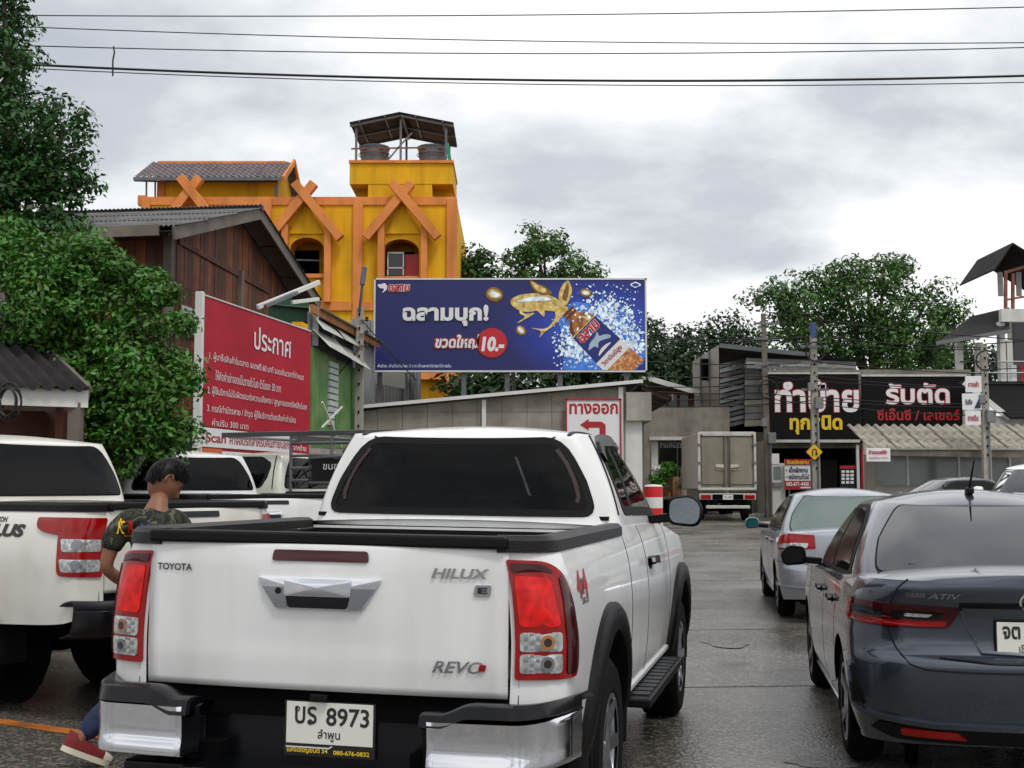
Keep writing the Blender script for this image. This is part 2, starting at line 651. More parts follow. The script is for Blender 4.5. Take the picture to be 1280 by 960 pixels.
def asphalt(name, col, wet=.5, patch='#2a2927'):
    m = M(name, col, .5, var=0)
    t = m.node_tree
    b = t.nodes['Principled BSDF']
    tcn = t.nodes.new('ShaderNodeTexCoord')

    def nz(sc, det=5, rough=.5):
        n = t.nodes.new('ShaderNodeTexNoise')
        n.inputs['Scale'].default_value = sc
        n.inputs['Detail'].default_value = det
        n.inputs['Roughness'].default_value = rough
        t.links.new(tcn.outputs['Object'], n.inputs['Vector'])
        return n.outputs[0]

    def mr(src, a, b_, c, d):
        q = t.nodes.new('ShaderNodeMapRange')
        for i, v in enumerate((a, b_, c, d)):
            q.inputs[i + 1].default_value = v
        t.links.new(src, q.inputs[0])
        return q.outputs[0]
    big = nz(.35, 6, .62)
    vo = t.nodes.new('ShaderNodeTexVoronoi')
    vo.inputs['Scale'].default_value = 55
    t.links.new(tcn.outputs['Object'], vo.inputs['Vector'])
    mx = t.nodes.new('ShaderNodeMixRGB')
    mx.inputs[1].default_value, mx.inputs[2].default_value = lin(col), lin(patch)
    t.links.new(mr(big, .38, .68, 0, 1), mx.inputs[0])
    # pale aggregate stones
    mx2 = t.nodes.new('ShaderNodeMixRGB')
    mx2.inputs[2].default_value = lin('#a09888')
    sepc = t.nodes.new('ShaderNodeSeparateColor')
    t.links.new(vo.outputs['Color'], sepc.inputs[0])
    t.links.new(mr(sepc.outputs[0], .6, 1.0, 0, .6), mx2.inputs[0])
    t.links.new(mx.outputs[0], mx2.inputs[1])
    # cracks
    vc = t.nodes.new('ShaderNodeTexVoronoi')
    vc.feature = 'DISTANCE_TO_EDGE'
    vc.inputs['Scale'].default_value = .32
    ad = t.nodes.new('ShaderNodeVectorMath')
    ad.operation = 'ADD'
    nv = t.nodes.new('ShaderNodeTexNoise')
    nv.inputs['Scale'].default_value = 1.5
    nv.inputs['Detail'].default_value = 6
    t.links.new(tcn.outputs['Object'], nv.inputs['Vector'])
    t.links.new(tcn.outputs['Object'], ad.inputs[0])
    t.links.new(nv.outputs['Color'], ad.inputs[1])
    t.links.new(ad.outputs[0], vc.inputs['Vector'])
    mx3 = t.nodes.new('ShaderNodeMixRGB')
    mx3.inputs[2].default_value = (.008, .008, .008, 1)
    t.links.new(mr(vc.outputs['Distance'], 0, .003, .35, 0), mx3.inputs[0])
    t.links.new(mx2.outputs[0], mx3.inputs[1])
    mx4 = t.nodes.new('ShaderNodeMixRGB')
    mx4.inputs[2].default_value = (.006, .006, .006, 1)
    t.links.new(mr(nz(1.3, 5, .55), .58, .72, 0, .75), mx4.inputs[0])
    t.links.new(mx3.outputs[0], mx4.inputs[1])
    t.links.new(mx4.outputs[0], b.inputs['Base Color'])
    t.links.new(mr(nz(.6, 6, .6), .38, .66, .14, .56 - .2 * wet), b.inputs['Roughness'])
    bp = t.nodes.new('ShaderNodeBump')
    bp.inputs['Strength'].default_value = .45
    bp.inputs['Distance'].default_value = .006
    t.links.new(vo.outputs['Distance'], bp.inputs['Height'])
    t.links.new(bp.outputs[0], b.inputs['Normal'])
    return m


asphalt('asphalt_lot', '#5e5b57', .9, '#353330')
asphalt('asphalt_street', '#4a4a4a', .3, '#343434')


def tinted(name, tint, refl=1.0):
    m = bpy.data.materials.new(name)
    m.use_nodes = True
    t = m.node_tree
    t.nodes.clear()
    o = t.nodes.new('ShaderNodeOutputMaterial')
    tr = t.nodes.new('ShaderNodeBsdfTransparent')
    tr.inputs[0].default_value = tuple(tint) + (1,)
    gl = t.nodes.new('ShaderNodeBsdfGlossy')
    gl.inputs['Roughness'].default_value = .03
    gl.inputs[0].default_value = (refl, refl, refl, 1)
    fr = t.nodes.new('ShaderNodeFresnel')
    fr.inputs[0].default_value = 1.45
    mx = t.nodes.new('ShaderNodeMixShader')
    t.links.new(fr.outputs[0], mx.inputs[0])
    t.links.new(tr.outputs[0], mx.inputs[1])
    t.links.new(gl.outputs[0], mx.inputs[2])
    t.links.new(mx.outputs[0], o.inputs[0])
    MATS[name] = m


tinted('tint_rear', (.30, .33, .37), .42)
tinted('tint_side', (.12, .13, .15))
tinted('tint_front', (.7, .73, .73))
M('cab_lining', '#17171a', .9, var=.1, spec=.1)
M('meter_grey', '#70726f', .6, var=.1)
# ------------------------------------------------------------------ vehicles
class Shell:
    """lower car body. Levels by z: W half width, Rr rear y at centre, F front y. The rear corner ends at yc, the front corner starts at yf.
    a = arc length from the rear centre line (negative: left side)."""

    def __init__(s, W, Rr, F, yc, yf, n=3.2, m=2.8, wy=None, zref=.8):
        s.W, s.Rr, s.F = spl(W), spl(Rr), spl(F)
        s.yc, s.yf, s.n, s.m = yc, yf, n, m
        s.wy = wy or (lambda y: 1)
        s.tab = []
        a, last = 0, None
        for i in range(0, 601):
            q = i / 200
            p = s.raw(q, zref)
            if last is not None:
                a += (p - last).length
            last = p
            s.tab.append(a)
        s.len = a

    def raw(s, q, z):
        W = s.W(z)
        if q <= 1:
            f = max(q, 0) * pi / 2
            Rr = s.Rr(z)
            x = W * s.wy(s.yc) * sin(f) ** (2 / s.n) if f > 0 else 0
            y = Rr + (s.yc - Rr) * (1 - max(cos(f), 0) ** (2 / s.n))
        elif q <= 2:
            y = s.yc + (s.yf - s.yc) * (q - 1)
            x = W * s.wy(y)
        else:
            f = min(q - 2, 1) * pi / 2
            F = s.F(z)
            x = W * s.wy(s.yf) * max(cos(f), 0) ** (2 / s.m)
            y = s.yf + (F - s.yf) * sin(f) ** (2 / s.m)
        return V((x, y, z))

    def q(s, a):
        a = abs(a)
        return float(np.interp(a, s.tab, np.arange(601) / 200))

    def f(s, a, z):
        p = s.raw(s.q(a), z)
        if a < 0:
            p.x = -p.x
        return p

    def ya(s, y):
        """arc length of a point y on the straight side"""
        return float(np.interp(1 + (y - s.yc) / (s.yf - s.yc), np.arange(601) / 200, s.tab))


class Cabin:
    """greenhouse. base/roof outlines: dict W,R,F; zb(q),zr(q) heights along the outline; bulge. v in metres up from base."""

    def __init__(s, W0, R0, F0, W1, R1, F1, zb, zr, n=3.5, m=3.0, cr=.45, cf=.5, bulge=.02, rearb=0.0):
        s.p = (W0, R0, F0, W1, R1, F1)
        s.zb, s.zr, s.n, s.m, s.cr, s.cf, s.bulge, s.rearb = zb, zr, n, m, cr, cf, bulge, rearb
        s.tab = []
        a, last = 0, None
        for i in range(601):
            p = s.raw(i / 200, .45)
            if last is not None:
                a += (p - last).length
            last = p
            s.tab.append(a)

    def raw(s, q, t):
        W0, R0, F0, W1, R1, F1 = s.p
        W, Rr, F = W0 + (W1 - W0) * t, R0 + (R1 - R0) * t, F0 + (F1 - F0) * t
        k = 4 * t * (1 - t)
        W += s.bulge * k
        Rr -= s.rearb * k
        F += s.rearb * k
        yc, yf = Rr + s.cr * (1 - .25 * t), F - s.cf * (1 - .25 * t)
        if q <= 1:
            f = max(q, 0) * pi / 2
            x = W * sin(f) ** (2 / s.n) if f > 0 else 0
            y = Rr + (yc - Rr) * (1 - max(cos(f), 0) ** (2 / s.n))
        elif q <= 2:
            y = yc + (yf - yc) * (q - 1)
            x = W
        else:
            f = min(q - 2, 1) * pi / 2
            x = W * max(cos(f), 0) ** (2 / s.m)
            y = yf + (F - yf) * sin(f) ** (2 / s.m)
        z = s.zb(q) + (s.zr(q) - s.zb(q)) * t
        return V((x, y, z))

    def q(s, a):
        return float(np.interp(abs(a), s.tab, np.arange(601) / 200))

    def f(s, a, t):
        p = s.raw(s.q(a), t)
        if a < 0:
            p.x = -p.x
        return p

    def a_of_y(s, y, t):
        lo, hi = 0.0, 3.0
        for _ in range(30):
            mid = (lo + hi) / 2
            if s.raw(mid, t).y < y:
                lo = mid
            else:
                hi = mid
        return float(np.interp(lo, np.arange(601) / 200, s.tab))


def surf_n(f, u, v, c):
    e = 2e-3
    p = f(u, v)
    n = (f(u + e, v) - f(u - e, v)).cross(f(u, v + e) - f(u, v - e))
    if n.length < 1e-12:
        n = p - c
    n.normalize()
    if n.dot(p - c) < 0:
        n = -n
    return p, n


def patch(name, f, poly, mat, parent, off=.004, rings=4, rim=.012, c=V((0, 2, .7)), smooth=True, bulge=0):
    """a curved plate lying on surface f; poly in (u, v), star-shaped about its centre"""
    k = len(poly)
    cu, cv = sum(p[0] for p in poly) / k, sum(p[1] for p in poly) / k
    vs, fs = [], []
    for (u, v) in poly:
        p, n = surf_n(f, u, v, c)
        vs.append(p + n * (off - rim))
    for r in range(rings):
        s = 1 - r / rings
        for (u, v) in poly:
            p, n = surf_n(f, cu + (u - cu) * s, cv + (v - cv) * s, c)
            vs.append(p + n * (off + bulge * (1 - s * s)))
    p, n = surf_n(f, cu, cv, c)
    vs.append(p + n * (off + bulge))
    for r in range(rings):
        for i in range(k):
            j = (i + 1) % k
            fs.append((r * k + i, r * k + j, (r + 1) * k + j, (r + 1) * k + i))
    for i in range(k):
        fs.append((rings * k + i, rings * k + (i + 1) % k, len(vs) - 1))
    mb = MB().add(vs, fs)
    return mb.build(name, mat, parent, smooth=smooth, ang=40)


def ribbon(name, f, pts, w, mat, parent, off=.003, c=V((0, 2, .7)), closed=False, depth=.01):
    """thin strip along a polyline on surface f"""
    q_ = []
    for i in range(len(pts) if closed else len(pts) - 1):
        a_, b_ = pts[i], pts[(i + 1) % len(pts)]
        k_ = max(1, min(40, int((f(*a_) - f(*b_)).length / .035)))
        q_ += [(a_[0] + (b_[0] - a_[0]) * j / k_, a_[1] + (b_[1] - a_[1]) * j / k_) for j in range(k_)]
    if not closed:
        q_.append(pts[-1])
    pts = q_
    vs, fs = [], []
    n = len(pts)
    for i, (u, v) in enumerate(pts):
        a = pts[(i - 1) % n] if (closed or i > 0) else pts[i]
        b = pts[(i + 1) % n] if (closed or i < n - 1) else pts[i]
        p, nn = surf_n(f, u, v, c)
        d = (f(*b) - f(*a)).normalized()
        s = d.cross(nn).normalized() * (w / 2)
        vs += [p - s - nn * depth, p - s + nn * off, p + s + nn * off, p + s - nn * depth]
    for i in range(n if closed else n - 1):
        j = (i + 1) % n
        for k in range(3):
            fs.append((i * 4 + k, j * 4 + k, j * 4 + k + 1, i * 4 + k + 1))
    return MB().add(vs, fs).build(name, mat, parent)


def body_mesh(name, sh, zb, zt, mat, parent, ys=(), rows=12, q0=0, q1=3, crown=None, nc=6, tp=1.0, quarter=14, sides=(1, -1)):
    """both sides of the shell between zb(y) and zt(y), with a crowned deck when crown is given"""
    qs = set()
    if q0 < 1:
        qs |= {q0 + (1 - q0) * i / quarter for i in range(quarter + 1)}
    if q1 > 2:
        qs |= {2 + (q1 - 2) * i / quarter for i in range(quarter + 1)}
    lo, hi = max(1, q0), min(2, q1)
    qs |= {lo + (hi - lo) * i / 24 for i in range(25)}
    for y in ys:
        q = 1 + (y - sh.yc) / (sh.yf - sh.yc)
        if lo <= q <= hi:
            qs.add(q)
    qs = sorted(qs)
    qq = [qs[0]]
    for q in qs[1:]:
        if q - qq[-1] > 1e-4:
            qq.append(q)
    mb = MB()
    side = []
    for q in qq:
        y = sh.raw(q, .8).y
        b, t = zb(y), zt(y)
        side.append([sh.raw(q, b + (t - b) * (r / rows) ** tp) for r in range(rows + 1)])
    for sg in sides:
        mb.grid([[V((p.x * sg, p.y, p.z)) for p in c] for c in side], len(side), rows + 1)
    if crown:
        P = []
        for c in side:
            e = c[-1]
            row = []
            for k in range(-nc, nc + 1):
                u = k / nc
                row.append(V((e.x * u, e.y, e.z + crown(e.y) * (1 - u * u))))
            P.append(row)
        mb.grid(P, len(P), 2 * nc + 1)
    bm = bmesh.new()
    vv = [bm.verts.new(v) for v in mb.v]
    for f in mb.f:
        try:
            bm.faces.new([vv[i] for i in f])
        except ValueError:
            pass
    bmesh.ops.remove_doubles(bm, verts=bm.verts, dist=.0008)
    bmesh.ops.recalc_face_normals(bm, faces=bm.faces)
    me = bpy.data.meshes.new(name)
    bm.to_mesh(me)
    bm.free()
    return finish(name, me, mat, parent, smooth=True, ang=42)


def inside(p, poly):
    x, y = p
    r = False
    j = len(poly) - 1
    for i in range(len(poly)):
        (xi, yi), (xj, yj) = poly[i], poly[j]
        if (yi > y) != (yj > y) and x < (xj - xi) * (y - yi) / (yj - yi) + xi:
            r = not r
        j = i
    return r


def cabin_mesh(name, cb, mat, parent, crown=.05, rows=10, rr=6, t0=0.0, q1=3, holes=()):
    nq = 300 if holes else 96
    if holes:
        rows = 36
    qs = [q1 * i / nq for i in range(nq + 1)]
    mb = MB()
    cols = [[cb.raw(q, t0 + (1 - t0) * r / rows) for r in range(rows + 1)] for q in qs]
    W1, R1, F1 = cb.p[3], cb.p[4], cb.p[5]
    ym = (R1 + F1) / 2
    for c in cols:
        e = c[-1]
        d = (e - c[-2]).normalized()
        for k in range(1, rr + 1):
            s = k / rr
            # roof: bends over smoothly from the edge to the crown line
            x = e.x * (1 - s)
            y = e.y + (ym - e.y) * s * .0
            z = e.z + crown * (1 - (1 - s) ** 2.2) * (1 - (1 - min(1, max(0, e.y - R1) / .55)) ** 2) * (1 - (1 - min(1, max(0, F1 - e.y) / .55)) ** 2)
            c.append(V((x, y, z)))
    for sg in (1, -1):
        mb.grid([[V((p.x * sg, p.y, p.z)) for p in c] for c in cols], len(cols), rows + rr + 1)
    if holes:
        nf, k = [], 0
        for sg in (1, -1):
            for i in range(nq):
                a = sg * float(np.interp((qs[i] + qs[i + 1]) / 2, np.arange(601) / 200, cb.tab))
                for j in range(rows + rr):
                    t = t0 + (1 - t0) * (j + .5) / rows
                    if not (t < 1 and any(inside((a, t), h) for h in holes)):
                        nf.append(mb.f[k])
                    k += 1
        mb.f = nf
    bm = bmesh.new()
    vv = [bm.verts.new(v) for v in mb.v]
    for f in mb.f:
        try:
            bm.faces.new([vv[i] for i in f])
        except ValueError:
            pass
    bmesh.ops.remove_doubles(bm, verts=bm.verts, dist=.0008)
    bmesh.ops.recalc_face_normals(bm, faces=bm.faces)
    me = bpy.data.meshes.new(name)
    bm.to_mesh(me)
    bm.free()
    if holes:
        me.materials.append(MATS[mat])
        me.materials.append(MATS['cab_lining'])
        o = finish(name, me, mat, parent, smooth=True, ang=50)
        md = o.modifiers.new('lining', 'SOLIDIFY')
        md.thickness, md.offset, md.material_offset, md.material_offset_rim = .02, -1, 1, 1
        return o
    return finish(name, me, mat, parent, smooth=True, ang=50)


def arch_ys(wy, r, k=14):
    return [wy + r * sin(-pi / 2 + pi * i / k) * .9999 for i in range(k + 1)]


def sill(base, wheels, r, zc):
    def f(y):
        z = base(y) if callable(base) else base
        for w in wheels:
            d = abs(y - w)
            if d < r:
                z = max(z, zc + math.sqrt(r * r - d * d))
        return z
    return f


def make_wheel(r, w, rim_r, spokes=6, two=False):
    """one wheel, axle on x, outer face to +x; returns mesh data list [(name, mesh, mat)]"""
    res = []
    mb = MB()
    k = .028
    prof = [(rim_r, -w / 2 + .012), (rim_r + .02, -w / 2), (r - .045, -w / 2), (r - .012, -w / 2 + .025), (r, -w / 2 + .05), (r, w / 2 - .05),
            (r - .012, w / 2 - .025), (r - .045, w / 2), (rim_r + .02, w / 2), (rim_r, w / 2 - .012)]
    mb.lathe(prof, axis='X', n=40, close=True)
    o = mb.build('tyre', 'tyre', smooth=True, ang=30)
    res.append(('tyre', o))
    # tread blocks
    mb = MB()
    mb.lathe([(rim_r, -w / 2 + .014), (rim_r - .012, -w / 2 + .03), (rim_r - .03, 0), (rim_r - .02, w / 2 - .05), (rim_r - .012, w / 2 - .02), (rim_r, w / 2 - .014),
              (rim_r + .004, w / 2 - .004), (rim_r - .02, w / 2 - .004)], axis='X', n=40, cap=False)
    for i in range(spokes):
        a0 = 2 * pi * i / spokes
        for dd in ((-.13, .13) if two else (0,)):
            a1 = a0 + dd
            p0 = V((w / 2 - .035, cos(a0 + dd * .3) * .05, sin(a0 + dd * .3) * .05))
            p1 = V((w / 2 - .016, cos(a1) * (rim_r - .012), sin(a1) * (rim_r - .012)))
            mb.bar(p0, p1, .03 if two else .055, .03, up=(1, 0, 0))
    mb.lathe([(.001, w / 2 - .015), (.06, w / 2 - .018), (.068, w / 2 - .03), (.068, 0)], axis='X', n=20)
    o = mb.build('rim', 'alloy', smooth=True, ang=30)
    res.append(('rim', o))
    mb = MB()
    mb.lathe([(.001, w / 2 - .08), (rim_r - .02, w / 2 - .08), (rim_r - .02, w / 2 - .1)], axis='X', n=24)
    o = mb.build('brake_disc', 'underbody')
    res.append(('brake_disc', o))
    return res


WHEELS = {}


def wheel(parent, kind, x, y, z):
    if kind not in WHEELS:
        kw = dict(pick=(.388, .26, .225, 6), sedan=(.31, .195, .208, 5, True), old=(.30, .19, .19, 7), lorry=(.40, .22, .23, 5))[kind]
        WHEELS[kind] = make_wheel(*kw)
        for n_, o_ in WHEELS[kind]:
            COL.objects.unlink(o_)
    e_ = empty('wheel', (x, y, z), 0 if x > 0 else pi)
    e_.parent = parent
    for n_, o_ in WHEELS[kind]:
        c = o_.copy()
        c.name = n_
        COL.objects.link(c)
        c.parent = e_
    return e_


def well(parent, x, y, z, r, w=.42):
    """dark wheel housing"""
    mb = MB()
    n = 16
    vs, fs = [], []
    for k in range(n + 1):
        t = -.3 + (pi + .6) * k / n
        for xx in (x - math.copysign(w, x), x):
            vs.append(V((xx, y + cos(t) * r, z + sin(t) * r)))
    for k in range(n):
        fs.append((2 * k, 2 * k + 1, 2 * k + 3, 2 * k + 2))
    mb.add(vs, fs)
    cx_ = x - math.copysign(w, x)
    mb.add([V((cx_, y + cos(2 * pi * k / 20) * r, z + sin(2 * pi * k / 20) * r)) for k in range(20)], [tuple(range(20))])
    return mb.build('wheel_housing', 'underbody', parent)


def flare(parent, sh, y, z, r0, r1, side, mat='trim_black', th=.035, t0=-8, t1=188):
    """wheel-arch moulding: a band between radii r0, r1 standing proud of the side"""
    n = 26
    vs, fs = [], []
    for k in range(n + 1):
        t = R(t0 + (t1 - t0) * k / n)
        for rr, off in ((r0, -.06), (r0, th), (r0 + .025, th + .012), (r1 - .02, th + .004), (r1, th - .012), (r1, -.02)):
            yy, zz = y + cos(t) * rr, z + sin(t) * rr
            xx = sh.W(max(zz, .42)) * sh.wy(yy) + off
            vs.append(V((side * xx, yy, zz)))
    for k in range(n):
        for i in range(5):
            fs.append((k * 6 + i, k * 6 + i + 1, (k + 1) * 6 + i + 1, (k + 1) * 6 + i))
    fs.append((0, 1, 2, 3, 4, 5))
    fs.append(tuple(n * 6 + i for i in (5, 4, 3, 2, 1, 0)))
    return MB().add(vs, fs).build('wheel_arch_moulding', mat, parent, smooth=True, ang=40)


def mirror(parent, side, y, z, x0, x1, h, paint, glassm='mirror', glass_back=True):
    """door mirror: housing, arm, glass facing back"""
    hs = rpoly([(x0, z - h * .42), (x1 - .02, z - h * .5), (x1, z + h * .15), (x1 - .06, z + h * .5), (x0, z + h * .42)], h * .3, 5)
    cxm, czm = sum(p[0] for p in hs) / len(hs), sum(p[1] for p in hs) / len(hs)
    vs, fs = [], []
    k = len(hs)
    for s, yy in ((.90, y - .05), (1, y - .04), (1.0, y), (.9, y + .06), (.6, y + .1), (.2, y + .115)):
        for (a, b) in hs:
            vs.append(V((side * (cxm + (a - cxm) * s), yy, czm + (b - czm) * s)))
    for r in range(5):
        for i in range(k):
            fs.append((r * k + i, r * k + (i + 1) % k, (r + 1) * k + (i + 1) % k, (r + 1) * k + i))
    fs.append(tuple(range(5 * k, 6 * k)))
    h_ = MB().add(vs, fs).build('door_mirror', paint, parent, smooth=True, ang=50)
    MB().add([V((side * (cxm + (a - cxm) * .86), y - .038, czm + (b - czm) * .84)) for a, b in hs], [tuple(range(k))]).build('mirror_glass', glassm, h_)
    MB().bar((side * (x0 - .12), y + .06, z - h * .3), (side * (x0 + .05), y + .02, z - h * .2), .05, .05).build('mirror_arm', 'trim_black', h_, bevel=.01)
    return h_


def side_text(name, s, mat, parent, f, a0, z0, w, h, sgn=1, c=V((0, 2, .7)), off=.003, bold=0, shear=0):
    def place(a, b):
        p, n = surf_n(f, a0 + sgn * a, z0 + b, c)
        return p + n * off
    return lettering(name, s, mat, parent, (0, 0, 0), (1, 0, 0), (0, 0, 1), w=w, h=h, place=place, bold=bold, shear=shear)


BEDW = [(.45, .872), (.55, .895), (.72, .912), (.92, .918), (1.06, .908), (1.18, .886), (1.25, .862), (1.30, .838)]


def pickup(name, loc, head, label, cat='pickup', group=None, paint='paint_white', bed_paint=None, hero=False, kind='revo', z0=0, roll=0, bumper='chrome',
           glass='glass_dark', bedlen=1.80):
    """pickup truck, origin on the ground under the tailgate, nose to +y"""
    T = empty(name, (loc[0], loc[1], z0), -R(head), label, cat, group)
    T.rotation_euler[1] = R(roll)
    bp = bed_paint or paint
    TOP, GB, RW, FW = 1.29, .745, (1.32 if kind == 'triton' else 1.07), 4.155
    yb1 = bedlen                       # end of bed
    C = V((0, 2.4, .7))
    bs = Shell(BEDW, [(.4, .0), (1.3, .0)], [(.4, 5.16), (.7, 5.2), (1.0, 5.12), (1.1, 4.95)], .24, 4.35, n=4.2, m=2.6)
    zbot = sill(spl([(0, .62), (.2, .56), (.5, .54), (2, .5), (3.6, .5), (4.7, .5), (5.2, .48)]), (RW, FW), .5, .388)
    # bed side panels (right and left), cab + bonnet body
    ya = arch_ys(RW, .5) + [yb1]
    qe = 1 + (yb1 - bs.yc) / (bs.yf - bs.yc)
    a_t = .715
    qt = bs.q(a_t + .006)
    zr = lambda y: TOP
    for sg_ in (1, -1):
        body_mesh('bed_side', bs, zbot, zr, bp, T, ya, q0=qt, q1=qe, rows=16, sides=(sg_,))
    # bed floor, inner walls
    mb = MB()
    mb.box((0, .9, .80), (1.5, yb1 - .06, .03))
    for s in (-1, 1):
        mb.box((s * .75, .92, 1.03), (.05, yb1 - .08, .47))
    mb.box((0, yb1 - .06, 1.02), (1.5, .04, .5))
    mb.build('bed_liner', 'trim_black', T)
    # rail caps
    for s in (-1, 1):
        pts = []
        prof = [(-.075, -.02), (-.07, .018), (-.045, .03), (.0, .03), (.02, .012), (.022, -.03)]
        path = [(bs.raw(qt + (1 - qt) * i / 8, TOP)) for i in range(9)] + [V((bs.W(TOP), .24 + (yb1 - .24) * i / 6, TOP)) for i in range(1, 7)]
        rows = []
        for i, p in enumerate(path):
            d = (path[min(i + 1, len(path) - 1)] - path[max(i - 1, 0)]).normalized()
            nn = V((d.y, -d.x, 0))
            if nn.x < -0.01:
                nn = -nn
            rows.append([V((s * (p.x + nn.x * a), p.y + nn.y * a, p.z + b)) for a, b in prof])
        mb = MB().grid(rows, len(rows), len(prof))
        k = len(prof)
        mb.f.append(tuple(range(k)))
        mb.f.append(tuple(len(mb.v) - k + i for i in range(k)))
        mb.build('bed_rail_cap', 'trim_wet' if hero else 'trim_black', T, smooth=True, ang=40)
    # tailgate
    def tg(x, z):
        y = .0
        if z > 1.2:
            y += .10 * (z - 1.2) ** 1.5 * 3
        if z < .86:
            y += (.86 - z) * .10
        y += .028 * abs(x / .715) ** 3
        y -= .012 * max(0, 1 - abs((z - 1.12) / .2) ** 2) * max(0, 1 - abs(x / .4) ** 2.5)   # raised panel behind the handle
        return V((x, y - .012, z))
    P = [[tg(-.71 + 1.42 * i / 28, GB + (TOP - .008 - GB) * j / 20) for j in range(21)] for i in range(29)]
    mb = MB().grid(P, 29, 21)
    gate = mesh('tailgate', mb.v, [q_[::-1] for q_ in mb.f], bp, T, smooth=True, ang=50, solid=.05)
    gate.modifiers['solid'].offset = 1
    mb = MB()
    mb.box((0, .028, TOP + .004), (1.415, .085, .046))
    mb.build('tailgate_cap', 'trim_black', gate, bevel=.012)
    tc_ = V((0, 1, .9))
    tgf = lambda x, z: tg(x, z)
    if hero:
        nm = 'TOYOTA'
        side_text('badge', 'TOYOTA', 'badge_dark', gate, tgf, -.60, 1.178, .15, .026, c=tc_, bold=.02, off=.006)
        side_text('badge', 'HILUX', 'badge', gate, tgf, .535, 1.182, .215, .036, c=tc_, bold=.03, shear=.25, off=.008)
        patch('badge', tgf, rpoly([(.585, 1.105), (.645, 1.105), (.65, 1.143), (.59, 1.143)], .008), 'badge', gate, off=.008, rings=1, c=tc_)
        side_text('badge', 'E', 'badge_dark', gate, tgf, .617, 1.124, .036, .022, c=tc_, bold=.05, off=.0095)
        side_text('badge', 'REVO', 'badge', gate, tgf, .53, .853, .19, .042, c=tc_, bold=.02, shear=.35, off=.008)
        patch('badge', tgf, rpoly([(.605, .842), (.63, .842), (.635, .864), (.61, .864)], .006), 'lens_red', gate, off=.0095, rings=1, c=tc_)
    elif kind == 'triton':
        side_text('badge', 'TRITON', 'badge_dark', gate, tgf, -.52, 1.15, .26, .04, c=tc_, bold=.02, off=.006)
        side_text('badge', 'VGT', 'badge_dark', gate, tgf, .58, 1.05, .12, .035, c=tc_, bold=.02, off=.006, shear=.2)
    # high stop lamp
    hx = 0 if kind != 'triton' else .05
    patch('stop_lamp', tgf, rpoly([(hx - .19, 1.212), (hx + .19, 1.212), (hx + .185, 1.252), (hx - .185, 1.252)], .012), 'lens_red_dark' if hero else 'trim_grey', gate,
          off=.008, rings=3, c=tc_)
    # handle bezel
    if hero:
        bz = patch('handle_bezel', tgf, rpoly([(-.245, 1.155), (-.17, 1.04), (.17, 1.04), (.245, 1.155)], .014), 'chrome', gate, off=.012, rings=4, c=tc_, bulge=.006)
        patch('handle_recess', tgf, rpoly([(-.115, 1.046), (.115, 1.046), (.125, 1.092), (-.125, 1.092)], .01), 'bumper_black', gate, off=.021, rings=2, c=tc_)
        patch('handle', tgf, rpoly([(-.13, 1.088), (.13, 1.088), (.13, 1.15), (-.13, 1.15)], .012), 'chrome', gate, off=.024, rings=3, c=tc_, bulge=.006)
        patch('handle_lower', tgf, rpoly([(-.222, 1.12), (-.165, 1.044), (-.12, 1.044), (-.13, 1.12)], .008), 'alloy', gate, off=.019, rings=2, c=tc_)
        patch('handle_lower', tgf, rpoly([(.222, 1.12), (.165, 1.044), (.12, 1.044), (.13, 1.12)], .008), 'alloy', gate, off=.019, rings=2, c=tc_)
        patch('camera_eye', tgf, [(-.155 + .011 * cos(k * .6), 1.105 + .012 * sin(k * .6)) for k in range(10)], 'gap', gate, off=.024, rings=1, c=tc_)
    else:
        patch('handle_bezel', tgf, rpoly([(-.12, 1.06), (.12, 1.06), (.12, 1.145), (-.12, 1.145)], .04), 'chrome', gate, off=.01, rings=4, c=tc_, bulge=.006)
        patch('handle', tgf, rpoly([(-.09, 1.07), (.09, 1.07), (.09, 1.11), (-.09, 1.11)], .015), 'trim_grey', gate, off=.02, rings=2, c=tc_)
    # tail lamps
    bf = bs.f
